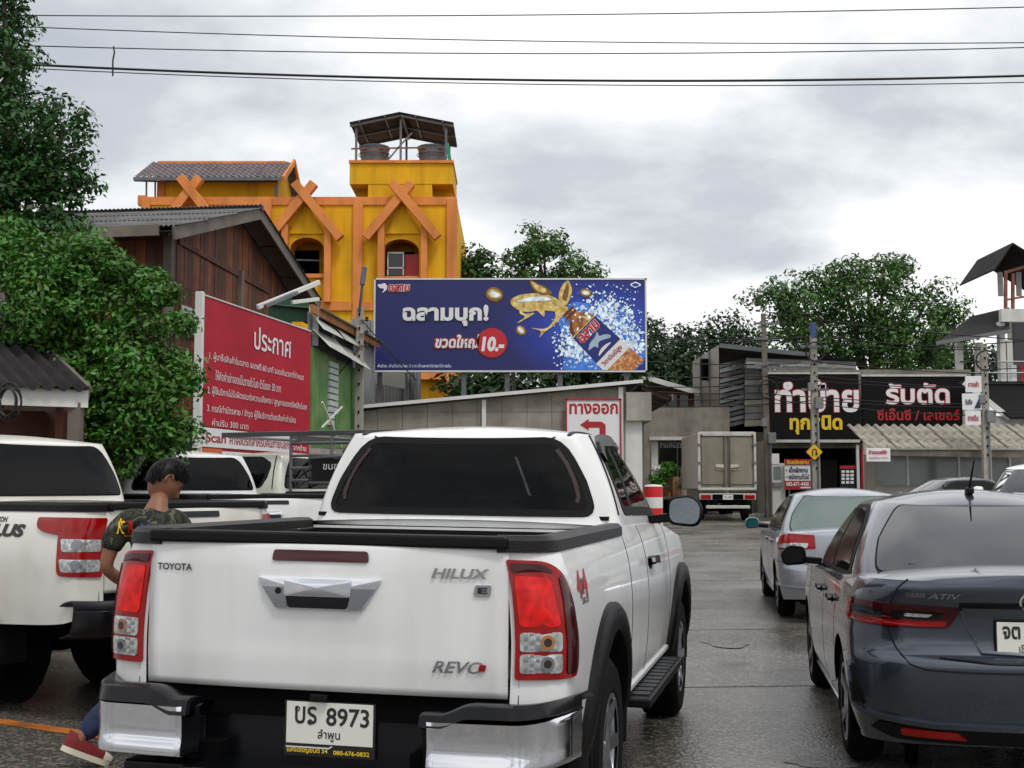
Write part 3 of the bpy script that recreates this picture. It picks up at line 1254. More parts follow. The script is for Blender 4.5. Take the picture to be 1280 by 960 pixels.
    for s in (1, -1):
        if kind == 'revo':
            lo = [(.735, .815), (1.03, .815), (1.05, .86), (1.045, .95), (1.0, 1.08), (.95, 1.18), (.885, 1.228), (.735, 1.235)]
            rr = [.012, .05, .05, .1, .1, .08, .04, .012]
            lamp = patch('tail_lamp', bf, densify([(s * a, z) for a, z in rpoly(lo, rr)], .05), 'lens_red', T, off=.014, rings=5, c=C, rim=.03)
            a1 = .90 if s > 0 else .885
            patch('brake_lens', bf, [(s * a, z) for a, z in rpoly([(.752, 1.0), (a1, 1.0), (a1 - .02, 1.17), (.752, 1.18)], .02)], 'lens_red_glow', lamp, off=.018, rings=4, c=C)
            patch('outer_lens', bf, densify([(s * a, z) for a, z in rpoly([(.925, .83), (1.02, .83), (1.036, .88), (1.03, .95), (.99, 1.07), (.935, 1.18), (.915, 1.17)], .02)], .05),
                  'lens_red_dark', lamp, off=.018, rings=3, c=C)
            patch('upper_lens', bf, [(s * a, z) for a, z in rpoly([(.745, 1.19), (.9, 1.185), (.87, 1.216), (.745, 1.224)], .01)], 'lens_red_dark', lamp, off=.018, rings=2, c=C)
            for (z_a, z_b, mt) in ((.838, .905, 'lens_clear'), (.913, .98, 'lens_clear')):
                patch('clear_lens', bf, [(s * a, z) for a, z in rpoly([(.752, z_a), (a1, z_a), (a1 + .003, z_b), (.752, z_b)], .014)], mt, lamp, off=.019, rings=4, c=C)
                zc_, ac = (z_a + z_b) / 2, a1 - .052
                patch('bulb', bf, [(s * (ac + .024 * cos(k * .524)), zc_ + .026 * sin(k * .524)) for k in range(12)], 'lens_amber' if z_a > .9 else 'alloy', lamp, off=.022, rings=2, c=C)
                patch('bulb', bf, [(s * (ac + .014 * cos(k * .524)), zc_ + .015 * sin(k * .524)) for k in range(12)], 'bulb', lamp, off=.0235, rings=1, c=C)
                for k in range(3):
                    for j in range(4):
                        a_, z_ = .766 + k * .021, z_a + .011 + j * .0148
                        patch('reflector_facet', bf, [(s * a_, z_), (s * (a_ + .014), z_), (s * (a_ + .014), z_ + .010), (s * a_, z_ + .010)], 'chrome' if (k + j) % 2 else 'badge',
                              lamp, off=.0215, rings=1, c=C, rim=.004)
        elif kind == 'triton':
            A = .735
            lo = [(A, .84), (1.06, .84), (1.07, 1.08), (1.40, 1.13), (1.42, 1.235), (A, 1.235)]
            # built as two overlapping-free pieces: corner block and forward arm
            lamp = patch('tail_lamp', bf, densify([(s * a, z) for a, z in rpoly([(A, .85), (1.03, .86), (1.05, 1.11), (1.05, 1.22), (A, 1.22)], [.02, .04, .03, .0, .02])], .05), 'lens_red', T, off=.014,
                         rings=5, c=C, rim=.03)
            patch('lamp_arm', bf, densify([(s * a, z) for a, z in rpoly([(1.05, 1.11), (1.2, 1.13), (1.27, 1.16), (1.275, 1.22), (1.05, 1.22)], [0, .02, .03, .02, 0])], .05), 'lens_red', lamp, off=.014,
                  rings=3, c=C, rim=.03)
            for z_a in (.885, 1.01):
                patch('clear_lens', bf, densify([(s * a, z) for a, z in rpoly([(A + .02, z_a), (.99, z_a), (1.01, z_a + .08), (A + .02, z_a + .075)], .02)], .05), 'lens_clear', lamp, off=.018, rings=4, c=C)
                patch('bulb', bf, [(s * (.90 + .03 * cos(k * .524)), z_a + .045 + .03 * sin(k * .524)) for k in range(12)], 'alloy', lamp, off=.021, rings=2, c=C)
        else:
            lamp = patch('tail_lamp', bf, densify([(s * a, z) for a, z in rpoly([(.735, .83), (.98, .83), (.98, 1.2), (.735, 1.22)], .04)], .05), 'lens_red', T, off=.014, rings=4, c=C, rim=.03)
            patch('clear_lens', bf, [(s * a, z) for a, z in rpoly([(.75, .86), (.93, .86), (.93, .93), (.75, .93)], .02)], 'lens_clear', lamp, off=.018, rings=3, c=C)
    # lower tail panel behind the bumper
    MB().box((0, .09, .70), (1.5, .12, .12)).build('rear_valance', 'underbody', T)
    for s in (-1, 1):
        MB().box((s * .60, .075, .722), (.34, .07, .036)).build('sill_corner', bp, T, bevel=.006)
    # bumper
    def bumper_ring(zs, ins, x0=None, k=24, sgn=None):
        rows = []
        for z, i_ in zip(zs, ins):
            row = []
            for j in range(k + 1):
                u = -1 + 2 * j / k if x0 is None else None
                if x0 is None:
                    x = (.945 if bumper == 'chrome' else .925) * u
                else:
                    x = sgn * (x0 + (.945 - x0) * j / k)
                d = abs(x) / .945
                y = -.175 + i_ + .05 * d ** 2 + ((.36 if bumper == 'chrome' else .24) * max(0, (d - .80) / .20) ** 2.4)
                row.append(V((x, y, z)))
            rows.append(row)
        return rows
    if bumper == 'chrome':
        bmp = MB().box((0, .15, .65), (1.7, .1, .08)).build('rear_bumper', 'bumper_black', T, bevel=.01)
        for s in (-1, 1):
            # black step pad on top, stepping down towards the middle
            rows = bumper_ring([.71, .742, .748, .742, .702, .69], [.22, .10, .03, .008, -.004, .03], .44, 20, s)
            rows = [[V((p.x, p.y, p.z - .035 * max(0, min(1, (.60 - abs(p.x)) / .08)))) for p in r] for r in rows]
            mb = MB().grid(rows, len(rows), 21)
            mb.f.append(tuple(i * 21 for i in range(6)))
            mesh('bumper_pad', mb.v, mb.f, 'bumper_black', bmp, smooth=True, ang=50, solid=.01)
            rows = bumper_ring([.692, .686, .66, .625, .59, .565, .54, .522, .51], [.03, -.004, .0, .004, .006, .003, -.004, -.004, .06], .465, 18, s)
            mb = MB().grid(rows, 9, 19)
            mesh('bumper_corner', mb.v, mb.f, 'chrome', bmp, smooth=True, ang=65, solid=.008)
            ya_, zz = [r[0].y for r in rows], [r[0].z for r in rows]
            mb = MB().add([V((s * .465, y, z)) for y, z in zip(ya_, zz)] + [V((s * .43, y + .07, z)) for y, z in zip(ya_, zz)], [(i, i + 1, i + 10, i + 9) for i in range(8)])
            mb.build('bumper_corner_end', 'bumper_black', bmp)
        mb = MB()
        mb.box((0, .055, .56), (.96, .03, .26))
        mb.box((0, -.05, .465), (.96, .2, .03))
        mb.box((0, -.02, .452), (1.5, .1, .04))
        mb.build('bumper_step', 'bumper_black', bmp, bevel=.01)
    else:
        rows = bumper_ring([.68, .70, .712, .70, .655], [.12, .08, .02, .0, -.006])
        mb = MB().grid(rows, 5, 25)
        bmp = mesh('rear_bumper', mb.v, mb.f, 'trim_grey', T, smooth=True, ang=50, solid=.012)
        rows = bumper_ring([.655, .645, .56, .50, .47], [-.002, -.004, .006, .03, .12])
        mb = MB().grid(rows, 5, 25)
        mesh('bumper_skirt', mb.v, mb.f, 'bumper_black', bmp, smooth=True, ang=50, solid=.012)
    # numberplate
    if hero:
        pc, tilt = V((0, .018, .638)), R(-6)
        un = V((0, -cos(tilt), sin(tilt)))
        up = V((0, sin(tilt), cos(tilt)))
        ux = V((1, 0, 0))
        pl = MB().box((0, 0, 0), (.356, .012, .198), mat=Matrix.Identity(3)).build('number_plate', 'plate_frame', T)
        pl.location = (0.035, .028, .605)
        MB().box((0, -.0075, .020), (.34, .005, .15)).build('plate_face', 'plate_white', pl, bevel=.002)
        o_ = V((0, -.0105, 0))
        X_, Z_ = V((1, 0, 0)), V((0, 0, 1))
        lettering('plate_lettering', 'บร', 'plate_text', pl, o_ + V((-.092, 0, .048)), X_, Z_, w=.086, h=.064, bold=.012, off=.001)
        for (lx, lz) in ((-.126, .070), (-.074, .024)):
            MB().lathe([(.0055, 0), (.010, 0), (.010, .001), (.0055, .001)], (lx, -.0125, lz), 'Y', 16, close=True).build('plate_lettering', 'plate_text', pl)
        lettering('plate_lettering', '8973', 'plate_text', pl, o_ + V((.072, 0, .046)), X_, Z_, w=.168, h=.066, bold=.018, off=.001)
        lettering('plate_lettering', 'ลำพูน', 'plate_text', pl, o_ + V((0, 0, -.022)), X_, Z_, w=.088, h=.044, bold=.012, off=.001)
        lettering('dealer_lettering', 'แสงเจริญยนต์ 54', 'yellow_text', pl, V((-.085, -.008, -.079)), X_, Z_, w=.16, h=.022, bold=.02, off=.001)
        lettering('dealer_lettering', '080-676-0832', 'yellow_text', pl, V((.088, -.008, -.081)), X_, Z_, w=.14, h=.016, bold=.02, off=.001)
        MB().bar((-.17, -.008, -.068), (.0, -.008, -.068), .003, .005).bar((.0, -.008, -.068), (.012, -.008, -.060), .003, .005).build('plate_edge', 'white_paint', pl)
        MB().box((0, .01, .722), (.07, .04, .022)).build('plate_lamp', 'trim_black', T, bevel=.004)
    # cab body and bonnet
    qc = 1 + (yb1 + .022 - bs.yc) / (bs.yf - bs.yc)
    bz_ = spl([(yb1, 1.30), (3.3, 1.28), (3.75, 1.245), (4.1, 1.20), (4.6, 1.14), (5.0, 1.02), (5.2, .94)])
    body_mesh('cab_body', bs, zbot, bz_, paint, T, arch_ys(FW, .5) + [yb1 + .022], q0=qc, q1=3, rows=16, crown=spl([(1.7, .02), (3.7, .05), (4.6, .07), (5.2, .02)]))
    MB().box((0, yb1 + .03, .9), (1.72, .02, .76)).build('cab_back', paint, T)
    # greenhouse
    R0 = yb1 + .035
    zbq = lambda q: 1.285 if q < 2 else 1.285 - .05 * (q - 2)
    zrq = lambda q: 1.735 + .03 * min(1, q) - (.035 * max(0, q - 1.7) ** 1.5)
    cb = Cabin(.83 if hero else .845, R0, 3.92, .645 if hero else .66, R0 + .10, 3.08, zbq, zrq, n=5.0, m=3.2, cr=.30, cf=.55, bulge=.022, rearb=.01)
    cf_ = cb.f
    cc = V((0, 2.7, 1.2))
    H = .45

    def win(nm, pts, r, mat=glass, off=.004, rings=5, par=T):
        return patch(nm, cf_, densify([(a, t / H) for a, t in rpoly([(a, t * H) for a, t in pts], r)], .06), mat, par, off=off, rings=rings, c=cc, rim=.008)
    def hole(pts, r):
        return densify([(a, t / H) for a, t in rpoly([(a, t * H) for a, t in pts], r)], .06)
    HO = []
    # rear window: rubber surround + glass
    rw_ = .955 if hero else 1
    rp_ = [(-.70 * rw_, .165), (.70 * rw_, .165), (.69 * rw_, .5), (.64 * rw_, .965), (-.64 * rw_, .965), (-.69 * rw_, .5)]
    rr_ = [.05, .05, 0, .10, .10, 0]
    if hero:
        HO.append(hole(rp_, rr_))
        ribbon('window_seal', cf_, hole(rp_, rr_), .036, 'gap', T, off=.005, c=cc, closed=True)
    else:
        win('window_seal', [(-.715, .145), (.715, .145), (.705, .5), (.655, .985), (-.655, .985), (-.705, .5)], [.05, .05, 0, .11, .11, 0], 'gap', .0035)
    rw = win('rear_window', rp_, rr_, 'tint_rear' if hero else glass, .0035 if hero else .007)
    # roof joint strips
    for s in (-1, 1) if hero else ():
        xs_ = .56
        def roof_f(u, v, s=s):
            e_ = cb.raw(cb.q(cb.a_of_y(max(v, R1_ + .004), 1.0)), 1.0)
            k_ = min(1, xs_ / max(e_.x, xs_))
            return V((s * xs_ + u, v, e_.z + .055 * (1 - k_ ** 2.2) * (1 - (1 - min(1, max(0, v - R1_) / .55)) ** 2)))
        R1_ = cb.p[4]
        ribbon('roof_strip', roof_f, [(0, R1_ + .03), (0, R1_ + .2), (0, R1_ + .5), (0, 2.9)], .02, 'trim_black', T, off=.008, c=V((0, 2.5, .5)))
        ribbon('roof_strip', cf_, [(s * .575, .985), (s * .575, .999)], .02, 'trim_black', T, off=.004, c=cc)
        ribbon('window_tint_edge', cf_, [(s * .57, .86), (s * .60, .70), (s * .615, .5), (s * .615, .34), (s * .60, .28)], .02, 'glass_line', rw, off=.0075, c=cc)
    for s in (-1, 1):
        def sp(pts):
            return [(s * cb.a_of_y(y, t), t) for y, t in pts]
        # dark door-glass band, panes, pillar strip, weather shield
        if hero:
            for pp, r_ in ((sp([(R0 + .37, .18), (R0 + .62, .17), (R0 + .60, .93), (R0 + .44, .93), (R0 + .30, .76)]), [.05, .02, .02, .06, .06]), (sp([(R0 + .66, .17), (3.52, .13), (3.06, .90), (R0 + .64, .93)]), [.02, .04, .08, .02])):
                HO.append(hole(pp, r_))
                ribbon('window_frame', cf_, hole(pp, r_), .05, 'gap', T, off=.005, c=cc, closed=True)
        else:
            win('window_frame', sp([(R0 + .34, .15), (3.62, .10), (3.12, .90), (3.0, .965), (R0 + .42, .965), (R0 + .25, .80)]), [.05, .04, .1, .05, .08, .08], 'gap', .004)
        win('side_window', sp([(R0 + .37, .18), (R0 + .62, .17), (R0 + .60, .93), (R0 + .44, .93), (R0 + .30, .76)]), [.05, .02, .02, .06, .06], 'tint_side' if hero else glass, .0035 if hero else .007)
        win('side_window', sp([(R0 + .66, .17), (3.52, .13), (3.06, .90), (R0 + .64, .93)]), [.02, .04, .08, .02], 'tint_side' if hero else glass, .0035 if hero else .007)
        if hero:
            ribbon('weather_shield', cf_, [(s * cb.a_of_y(y, t), t) for y, t in [(R0 + .26, .74), (R0 + .33, .86), (R0 + .42, .93), (R0 + .8, .955), (2.9, .95), (3.08, .87), (3.3, .58)]],
                   .07, 'bumper_black', T, off=.022, c=cc)
        # pillar seam
        ribbon('door_seam', cf_, [(s * cb.a_of_y(R0 + .17 + .06 * t, t), t) for t in (.14, .3, .6, .9, .99)], .012, 'gap', T, off=.006, c=cc)
        # body seams
        for yy in ((R0 + .63), 3.55):
            pts = [(s * bs.ya(yy - .03 * max(0, (z - .9)) + (.05 if yy > 3 else -.06) * max(0, .75 - z)), z) for z in (.53, .6, .7, .8, .9, 1.0, 1.1, 1.2, 1.29)]
            ribbon('door_seam', bf, pts, .009, 'gap', T, off=.0015, c=C)
        # door handle
        patch('handle_cup', bf, [(s * (bs.ya(R0 + .78) + .075 * cos(k * .524)), 1.085 + .035 * sin(k * .524)) for k in range(12)], 'gap', T, off=.003, rings=2, c=C)
        ribbon('door_handle', bf, [(s * bs.ya(R0 + .67), 1.095), (s * bs.ya(R0 + .73), 1.10), (s * bs.ya(R0 + .86), 1.10), (s * bs.ya(R0 + .90), 1.09)], .035, 'trim_black', T, off=.045, c=C)
        # mirrors
        mirror(T, s, 3.12, 1.36, .945, 1.16, .19, 'trim_black' if hero else paint)
        # wheels, housings, mouldings
        for wy_ in (RW, FW):
            wheel(T, 'pick', s * .80, wy_, .388)
            well(T, s * .88, wy_, .388, .505)
            if kind == 'revo':
                flare(T, bs, wy_, .388, .495, .615, s)
        # side step
        if hero:
            st = MB().box((s * .93, 2.62, .455), (.16, 1.62, .045)).build('side_step', 'trim_black', T, bevel=.012)
            mb = MB()
            for i in range(11):
                mb.box((s * .935, 1.95 + i * .13, .482), (.11, .09, .008))
            mb.build('step_tread', 'trim_grey', st)
            for yy in (1.95, 2.6, 3.25):
                MB().bar((s * .7, yy, .5), (s * .9, yy, .45), .04, .03).build('step_bracket', 'underbody', st)
            MB().box((s * .89, 2.62, .515), (.03, 2.0, .03)).build('sill_strip', paint, T, bevel=.008)
        # mud flap
        MB().box((s * .80, RW - .5, .42), (.26, .012, .32)).build('mud_flap', 'trim_black', T, bevel=.006)
        MB().box((s * .80, FW - .52, .42), (.26, .012, .26)).build('mud_flap', 'trim_black', T, bevel=.006)
    # windscreen
    LT = cb.tab[-1]
    for s in (1, -1):
        wp = [(s * (LT - .72), .12), (s * (LT - .60), .93), (s * (LT - .004), .95), (s * (LT - .004), .10)]
        win('windscreen', wp, [.03, .03, 0, 0], 'tint_front' if hero else glass, .006)
        if hero:
            HO.append(hole(wp, [.03, .03, 0, 0]))
    cabin_mesh('cab_roof', cb, paint, T, crown=.055, holes=HO)
    if hero:
        MB().box((0, 2.72, 1.338), (1.56, 1.66, .02)).build('cab_floor', 'cab_lining', T)
        MB().box((0, 3.5, 1.36), (1.5, .3, .12)).build('dashboard', 'cab_lining', T, bevel=.04)
        for x_ in (-.38, .38):
            st_ = MB().box((x_, 2.72, 1.37), (.50, .14, .14)).build('seat_back', 'seat', T, bevel=.05, seg=3)
            MB().box((x_, 2.70, 1.515), (.27, .09, .15)).build('head_rest', 'seat', st_, bevel=.035, seg=3)
        MB().box((0, 2.02, 1.36), (1.3, .12, .05)).build('parcel_shelf', 'cab_lining', T, bevel=.03)
        MB().box((0, 3.05, 1.70), (.24, .02, .06)).build('cabin_mirror', 'seat', T, bevel=.01)
        MB().lathe([(.16, -.012), (.185, 0), (.16, .012), (.15, 0)], (.38, 3.25, 1.42), 'Y', 28, close=True).build('steering_wheel', 'seat', T, smooth=True)
    # chassis
    mb = MB()
    for s in (-1, 1):
        mb.box((s * .42, 2.4, .48), (.1, 4.9, .14))
    mb.box((0, 3.9, .5), (1.1, 1.2, .3))
    mb.box((0, 2.6, .52), (1.5, 2.2, .1))
    mb.tube([(-.75, RW, .388), (.75, RW, .388)], .055, 10)
    mb.lathe([(.001, -.14), (.15, -.1), (.16, 0), (.15, .1), (.001, .14)], (0, RW, .388), 'X', 14)
    mb.tube([(-.75, FW, .388), (.75, FW, .388)], .045, 10)
    mb.tube([(.5, .3, .46), (.5, 2.6, .46)], .04, 8)
    mb.build('chassis', 'underbody', T)
    # nose: grille, lamps (front of the truck)
    fe = bs.len
    patch('grille', bf, [(fe - .35, .62), (fe - .02, .62), (fe - .02, .92), (fe - .4, .92)], 'trim_black', T, rings=2, c=C)
    patch('grille', bf, [(-fe + .35, .62), (-fe + .02, .62), (-fe + .02, .92), (-fe + .4, .92)], 'trim_black', T, rings=2, c=C)
    for s in (-1, 1):
        patch('head_lamp', bf, rpoly([(s * (fe - .9), .8), (s * (fe - .42), .78), (s * (fe - .42), .92), (s * (fe - .92), .96)], .02), 'lens_clear', T, rings=3, c=C)
    if hero:
        side_text('decal', '4', 'decal_red', T, bf, bs.ya(.40), 1.125, .085, .105, c=C, bold=.05)
        side_text('decal', '4', 'decal_red', T, bf, bs.ya(.53), 1.125, .085, .105, c=C, bold=.05)
        side_text('decal', 'x', 'decal_black', T, bf, bs.ya(.465), 1.115, .05, .06, c=C, bold=.03)
        side_text('decal', 'DIFF-LOCK', 'decal_black', T, bf, bs.ya(.50), 1.06, .14, .025, c=C, bold=.03)
        side_text('decal', '4x4', 'decal_red', T, bf, -bs.ya(.46), 1.125, .2, .105, sgn=1, c=C, bold=.05)
        # fuel lid seam and wet moulding clip
        for s in (-1, 1):
            patch('moulding_clip', lambda u, v: V((s * (bs.W(v) + .03), u, v)), rpoly([(RW + .0, .93), (RW + .06, .93), (RW + .06, .975), (RW + .0, .975)], .006), 'trim_grey', T, off=.012, rings=1, c=C)
    elif kind == 'triton':
        side_text('decal', 'PLUS', 'decal_black', T, bf, -bs.ya(.78), 1.135, .42, .085, sgn=1, c=C, bold=.06, shear=.2)
        side_text('decal', 'TRITON', 'decal_black', T, bf, -bs.ya(.86), 1.205, .17, .035, sgn=1, c=C, bold=.03)
    return T, cb, bs


def sedan(name, loc, head, label, paint, z0=0, kind='ativ', cat='car', group=None):
    T = empty(name, (loc[0], loc[1], z0), -R(head), label, cat, group)
    C = V((0, 2.1, .7))
    if kind == 'ativ':
        RW, FW, r = .93, 3.55, .31
        W = [(.2, .80), (.30, .835), (.45, .862), (.62, .868), (.74, .866), (.80, .858), (.86, .852), (.93, .842), (1.0, .815), (1.06, .76)]
        Rr = [(.2, .16), (.30, .09), (.40, .05), (.52, .015), (.635, .0), (.65, .012), (.672, .06), (.74, .085), (.86, .075), (.905, .05), (.93, .03), (1.0, .0), (1.04, .004)]
        F = [(.2, 4.30), (.5, 4.42), (.7, 4.40), (.85, 4.25), (1.0, 4.0)]
        zt = spl([(-.2, 1.03), (.2, 1.03), (.6, 1.02), (1.2, .985), (2.2, .945), (3.2, .92), (3.8, .87), (4.2, .76), (4.42, .68)])
        sh = Shell(W, Rr, F, .55, 3.75, n=3.0, m=2.3, zref=.75, wy=lambda y: 1 - .02 * max(0, (1.2 - y)) ** 2 - .02 * max(0, y - 3.2))
        crown = spl([(0, .035), (.4, .065), (1, .05), (3, .07), (4.0, .09), (4.42, .02)])
        cb = Cabin(.79, .48, 3.42, .565, 1.28, 2.62, lambda q: 1.045 - .09 * min(1, q) ** 1.5 if q < 1 else .955 - .01 * (q - 1), lambda q: 1.375 + .022 * min(1, q) - .01 * max(0, q - 1.5), n=3.6, m=3.0, cr=.62, cf=.6,
                   bulge=.03, rearb=.03)
        H = .44
        zbase = spl([(-.1, .24), (.3, .22), (.9, .2), (4.4, .2)])
        wx, hub = .745, .31
    else:
        RW, FW, r = .92, 3.54, .30
        W = [(.2, .79), (.32, .82), (.5, .848), (.68, .855), (.80, .85), (.90, .83), (.98, .79), (1.03, .74)]
        Rr = [(.2, .12), (.32, .05), (.45, .0), (.58, .01), (.62, .04), (.80, .05), (.93, .06), (1.0, .09)]
        F = [(.2, 4.3), (.5, 4.42), (.7, 4.4), (.85, 4.25), (1, 4.0)]
        zt = spl([(-.2, .955), (.2, .965), (.7, .965), (1.2, .945), (2.2, .92), (3.2, .905), (3.8, .86), (4.2, .76), (4.42, .68)])
        sh = Shell(W, Rr, F, .5, 3.75, n=3.2, m=2.5, zref=.75, wy=lambda y: 1 - .02 * max(0, (1.0 - y)) ** 2 - .02 * max(0, y - 3.2))
        crown = spl([(0, .03), (.4, .06), (1, .05), (3, .07), (4.0, .09), (4.42, .02)])
        cb = Cabin(.775, .62, 3.42, .56, 1.22, 2.60, lambda q: .95, lambda q: 1.355 + .025 * min(1, q) - .01 * max(0, q - 1.5), n=4.0, m=3.0, cr=.5, cf=.6, bulge=.03, rearb=.02)
        H = .42
        zbase = spl([(-.1, .27), (.3, .24), (.9, .2), (4.4, .2)])
        wx, hub = .735, .30
    f = sh.f
    AR = r + .055
    zb = sill(zbase, (RW, FW), AR, hub)
    body_mesh('body', sh, zb, zt, paint, T, arch_ys(RW, AR) + arch_ys(FW, AR), rows=44, crown=crown)
    cabin_mesh('cabin', cb, paint, T, crown=.075)
    cf_, cc = cb.f, V((0, 2.0, .9))

    def win(nm, pts, rr, mat, off=.004, par=T, rings=5):
        return patch(nm, cf_, densify([(a, t / H) for a, t in rpoly([(a, t * H) for a, t in pts], rr)], .06), mat, par, off=off, rings=rings, c=cc, rim=.008)
    gr = {'ativ': 'glass_mid', 'civic': 'glass_pale'}.get(kind, 'glass_dark')
    win('window_seal', [(-.66, .045), (.66, .045), (.67, .5), (.60, .995), (-.60, .995), (-.67, .5)], [.06, .06, 0, .05, .05, 0], 'gap', .003)
    win('rear_window', [(-.645, .06), (.645, .06), (.655, .5), (.585, .98), (-.585, .98), (-.655, .5)], [.06, .06, 0, .05, .05, 0], gr, .005)
    y0, y1 = cb.p[1], cb.p[2]
    for s in (-1, 1):
        def sp(pts):
            return [(s * cb.a_of_y(y, t), t) for y, t in pts]
        if kind == 'ativ':
            win('window_frame', sp([(1.02, .06), (3.30, .03), (2.72, .86), (2.35, .955), (1.62, .955), (1.30, .70)]), [.05, .06, .15, .1, .15, .1], 'gap', .004)
            win('side_window', sp([(1.14, .12), (1.98, .09), (2.02, .90), (1.68, .905), (1.40, .70)]), [.05, .03, .03, .1, .1], 'glass_dark', .007)
            win('side_window', sp([(2.06, .09), (3.10, .06), (2.62, .84), (2.34, .90), (2.09, .90)]), [.03, .04, .1, .06, .03], 'glass_dark', .007)
            ribbon('chrome_strip', cf_, sp([(1.0, .035), (1.6, .022), (2.4, .01), (3.2, .005)]), .012, 'chrome', T, off=.006, c=cc)
        else:
            win('window_frame', sp([(1.0, .06), (3.28, .04), (2.74, .86), (2.4, .95), (1.55, .95), (1.22, .70)]), [.05, .06, .15, .1, .12, .1], 'gap', .004)
            win('side_window', sp([(1.10, .11), (1.98, .10), (2.0, .90), (1.60, .90), (1.32, .68)]), [.05, .03, .03, .1, .1], 'glass_dark', .007)
            win('side_window', sp([(2.05, .10), (3.08, .08), (2.62, .84), (2.38, .90), (2.07, .90)]), [.03, .04, .1, .06, .03], 'glass_dark', .007)
        # door seams
        for yy, k in ((1.22, .28), (2.02, .0), (3.18, -.06)):
            z1 = zt(yy) - .004
            pts = [(s * sh.ya(yy + k * max(0, (.62 - z)) ** 1.0 * (1.2 if k > .1 else .3)), z) for z in [.25 + (z1 - .25) * i / 9 for i in range(10)] if not (yy < 1.5 and z < .55)]
            ribbon('door_seam', f, pts, .007, 'gap', T, off=.001, c=C)
        for yy in (1.32, 2.12):
            patch('handle_cup', f, [(s * (sh.ya(yy + .09) + .06 * cos(k * .524)), .83 + .025 * sin(k * .524)) for k in range(12)], 'gap', T, off=.002, rings=2, c=C)
            ribbon('door_handle', f, [(s * sh.ya(yy), .835), (s * sh.ya(yy + .06), .84), (s * sh.ya(yy + .16), .84), (s * sh.ya(yy + .2), .835)], .026, paint if kind != 'ativ' else 'trim_black', T, off=.035, c=C)
        ribbon('sill_strip', f, [(s * sh.ya(y), .235) for y in (1.35, 1.8, 2.4, 3.1)], .04, paint, T, off=.012, c=C)
        mirror(T, s, 3.02, 1.0, .90, 1.09, .15, 'bumper_black' if kind == 'ativ' else paint, 'trim_black' if kind == 'ativ' else 'mirror_blue')
        for wy_ in (RW, FW):
            wheel(T, 'sedan' if kind == 'ativ' else 'old', s * wx, wy_, r)
            well(T, s * .84, wy_, hub, AR + .006, .36)
    L_ = cb.tab[-1]
    for s in (1, -1):
        win('windscreen', [(s * (L_ - .62), .05), (s * (L_ - .50), .93), (s * (L_ - .015), .95), (s * (L_ - .015), .04)], .03, 'glass_mid', .005)
    mb = MB()
    mb.box((0, 2.2, .26), (1.2, 3.6, .16))
    mb.box((0, .55, .34), (1.3, .6, .1))
    mb.tube([(-.7, RW, r), (.7, RW, r)], .04, 8)
    mb.tube([(-.7, FW, r), (.7, FW, r)], .04, 8)
    mb.box((-.45, .4, .27), (.3, .2, .1))
    mb.build('chassis', 'underbody', T)
    fe = sh.len
    for s in (-1, 1):
        patch('head_lamp', f, rpoly([(s * (fe - .85), .66), (s * (fe - .45), .62), (s * (fe - .45), .70), (s * (fe - .95), .76)], .02), 'lens_clear', T, off=.02, rim=.04, rings=3, c=C)
        patch('grille', f, [(s * (fe - .5), .34), (s * (fe - .02), .34), (s * (fe - .02), .58), (s * (fe - .4), .58)], 'trim_black', T, off=.02, rim=.04, rings=4, c=C)
    return T, sh, cb, cf_, C, cc
# ------------------------------------------------------------------ ground
GX = [-400, -120, -60, -30, -20, -12, -8, -5, -3, -1, 1, 3, 5, 8, 12, 20, 30, 60, 120, 400]
GY = [-80, -20, 0, 6, 12, 14, 16, 18, 20, 24, 28, 32, 36, 40, 45, 49.8, 55, 70, 100, 200, 500, 1200]
mb = MB().grid([[V((x, y, gz(y))) for y in GY] for x in GX], len(GX), len(GY))
g = mesh('ground', mb.v, mb.f, 'asphalt_lot', None, smooth=True)
tag(g, 'wet grey asphalt of the parking lot', None, None, 'structure')


def strip(name, pts_l, pts_r, mat, dz, label=None, par=None):
    vs, fs = [], []
    for a, b in zip(pts_l, pts_r):
        vs += [V((a[0], a[1], gz(a[1]) + dz)), V((b[0], b[1], gz(b[1]) + dz))]
    for i in range(len(pts_l) - 1):
        fs.append((2 * i, 2 * i + 1, 2 * i + 3, 2 * i + 2))
    o = mesh(name, vs, fs, mat, par)
    return tag(o, label, None, None, 'structure') if par is None else o


strip('street', [(-60, 42.3), (60, 42.3)], [(-60, 50.0), (60, 50.0)], 'asphalt_street', .004, 'dark asphalt street crossing behind the parking lot')
# pavement with a kerb on the far side, low kerb at the lot's exit
for k in range(40):
    pass
mb = MB()
pv = MB().box((0, 51.6, gz(50) + .06), (120, 3.0, .12)).build('pavement', 'kerb', None)
tag(pv, 'worn concrete pavement in front of the shops', None, None, 'structure')
for i in range(26):
    kb = MB().box((-4 + i * 1.0, 50.0, gz(50) + .065), (.985, .16, .14)).build('kerb_stone', 'kerb', pv, bevel=.015)
rk = MB().box((1.2, 42.1, gz(42) + .02), (13, .35, .05)).build('drain_strip', 'concrete', None, bevel=.01)
tag(rk, 'flush concrete drain strip at the lot exit', None, None, 'structure')
vs = []
for y_ in (22.6, 42.0):
    for x_ in (8.0, 60):
        vs += [V((x_, y_, gz(y_) - .05)), V((x_, y_, gz(y_) + .12))]
fc = MB().add(vs, [(0, 1, 3, 2), (4, 6, 7, 5), (1, 5, 7, 3), (0, 4, 5, 1), (2, 3, 7, 6)]).build('forecourt', 'kerb', None)
tag(fc, 'raised concrete forecourt under the far right cars', None, None, 'structure')
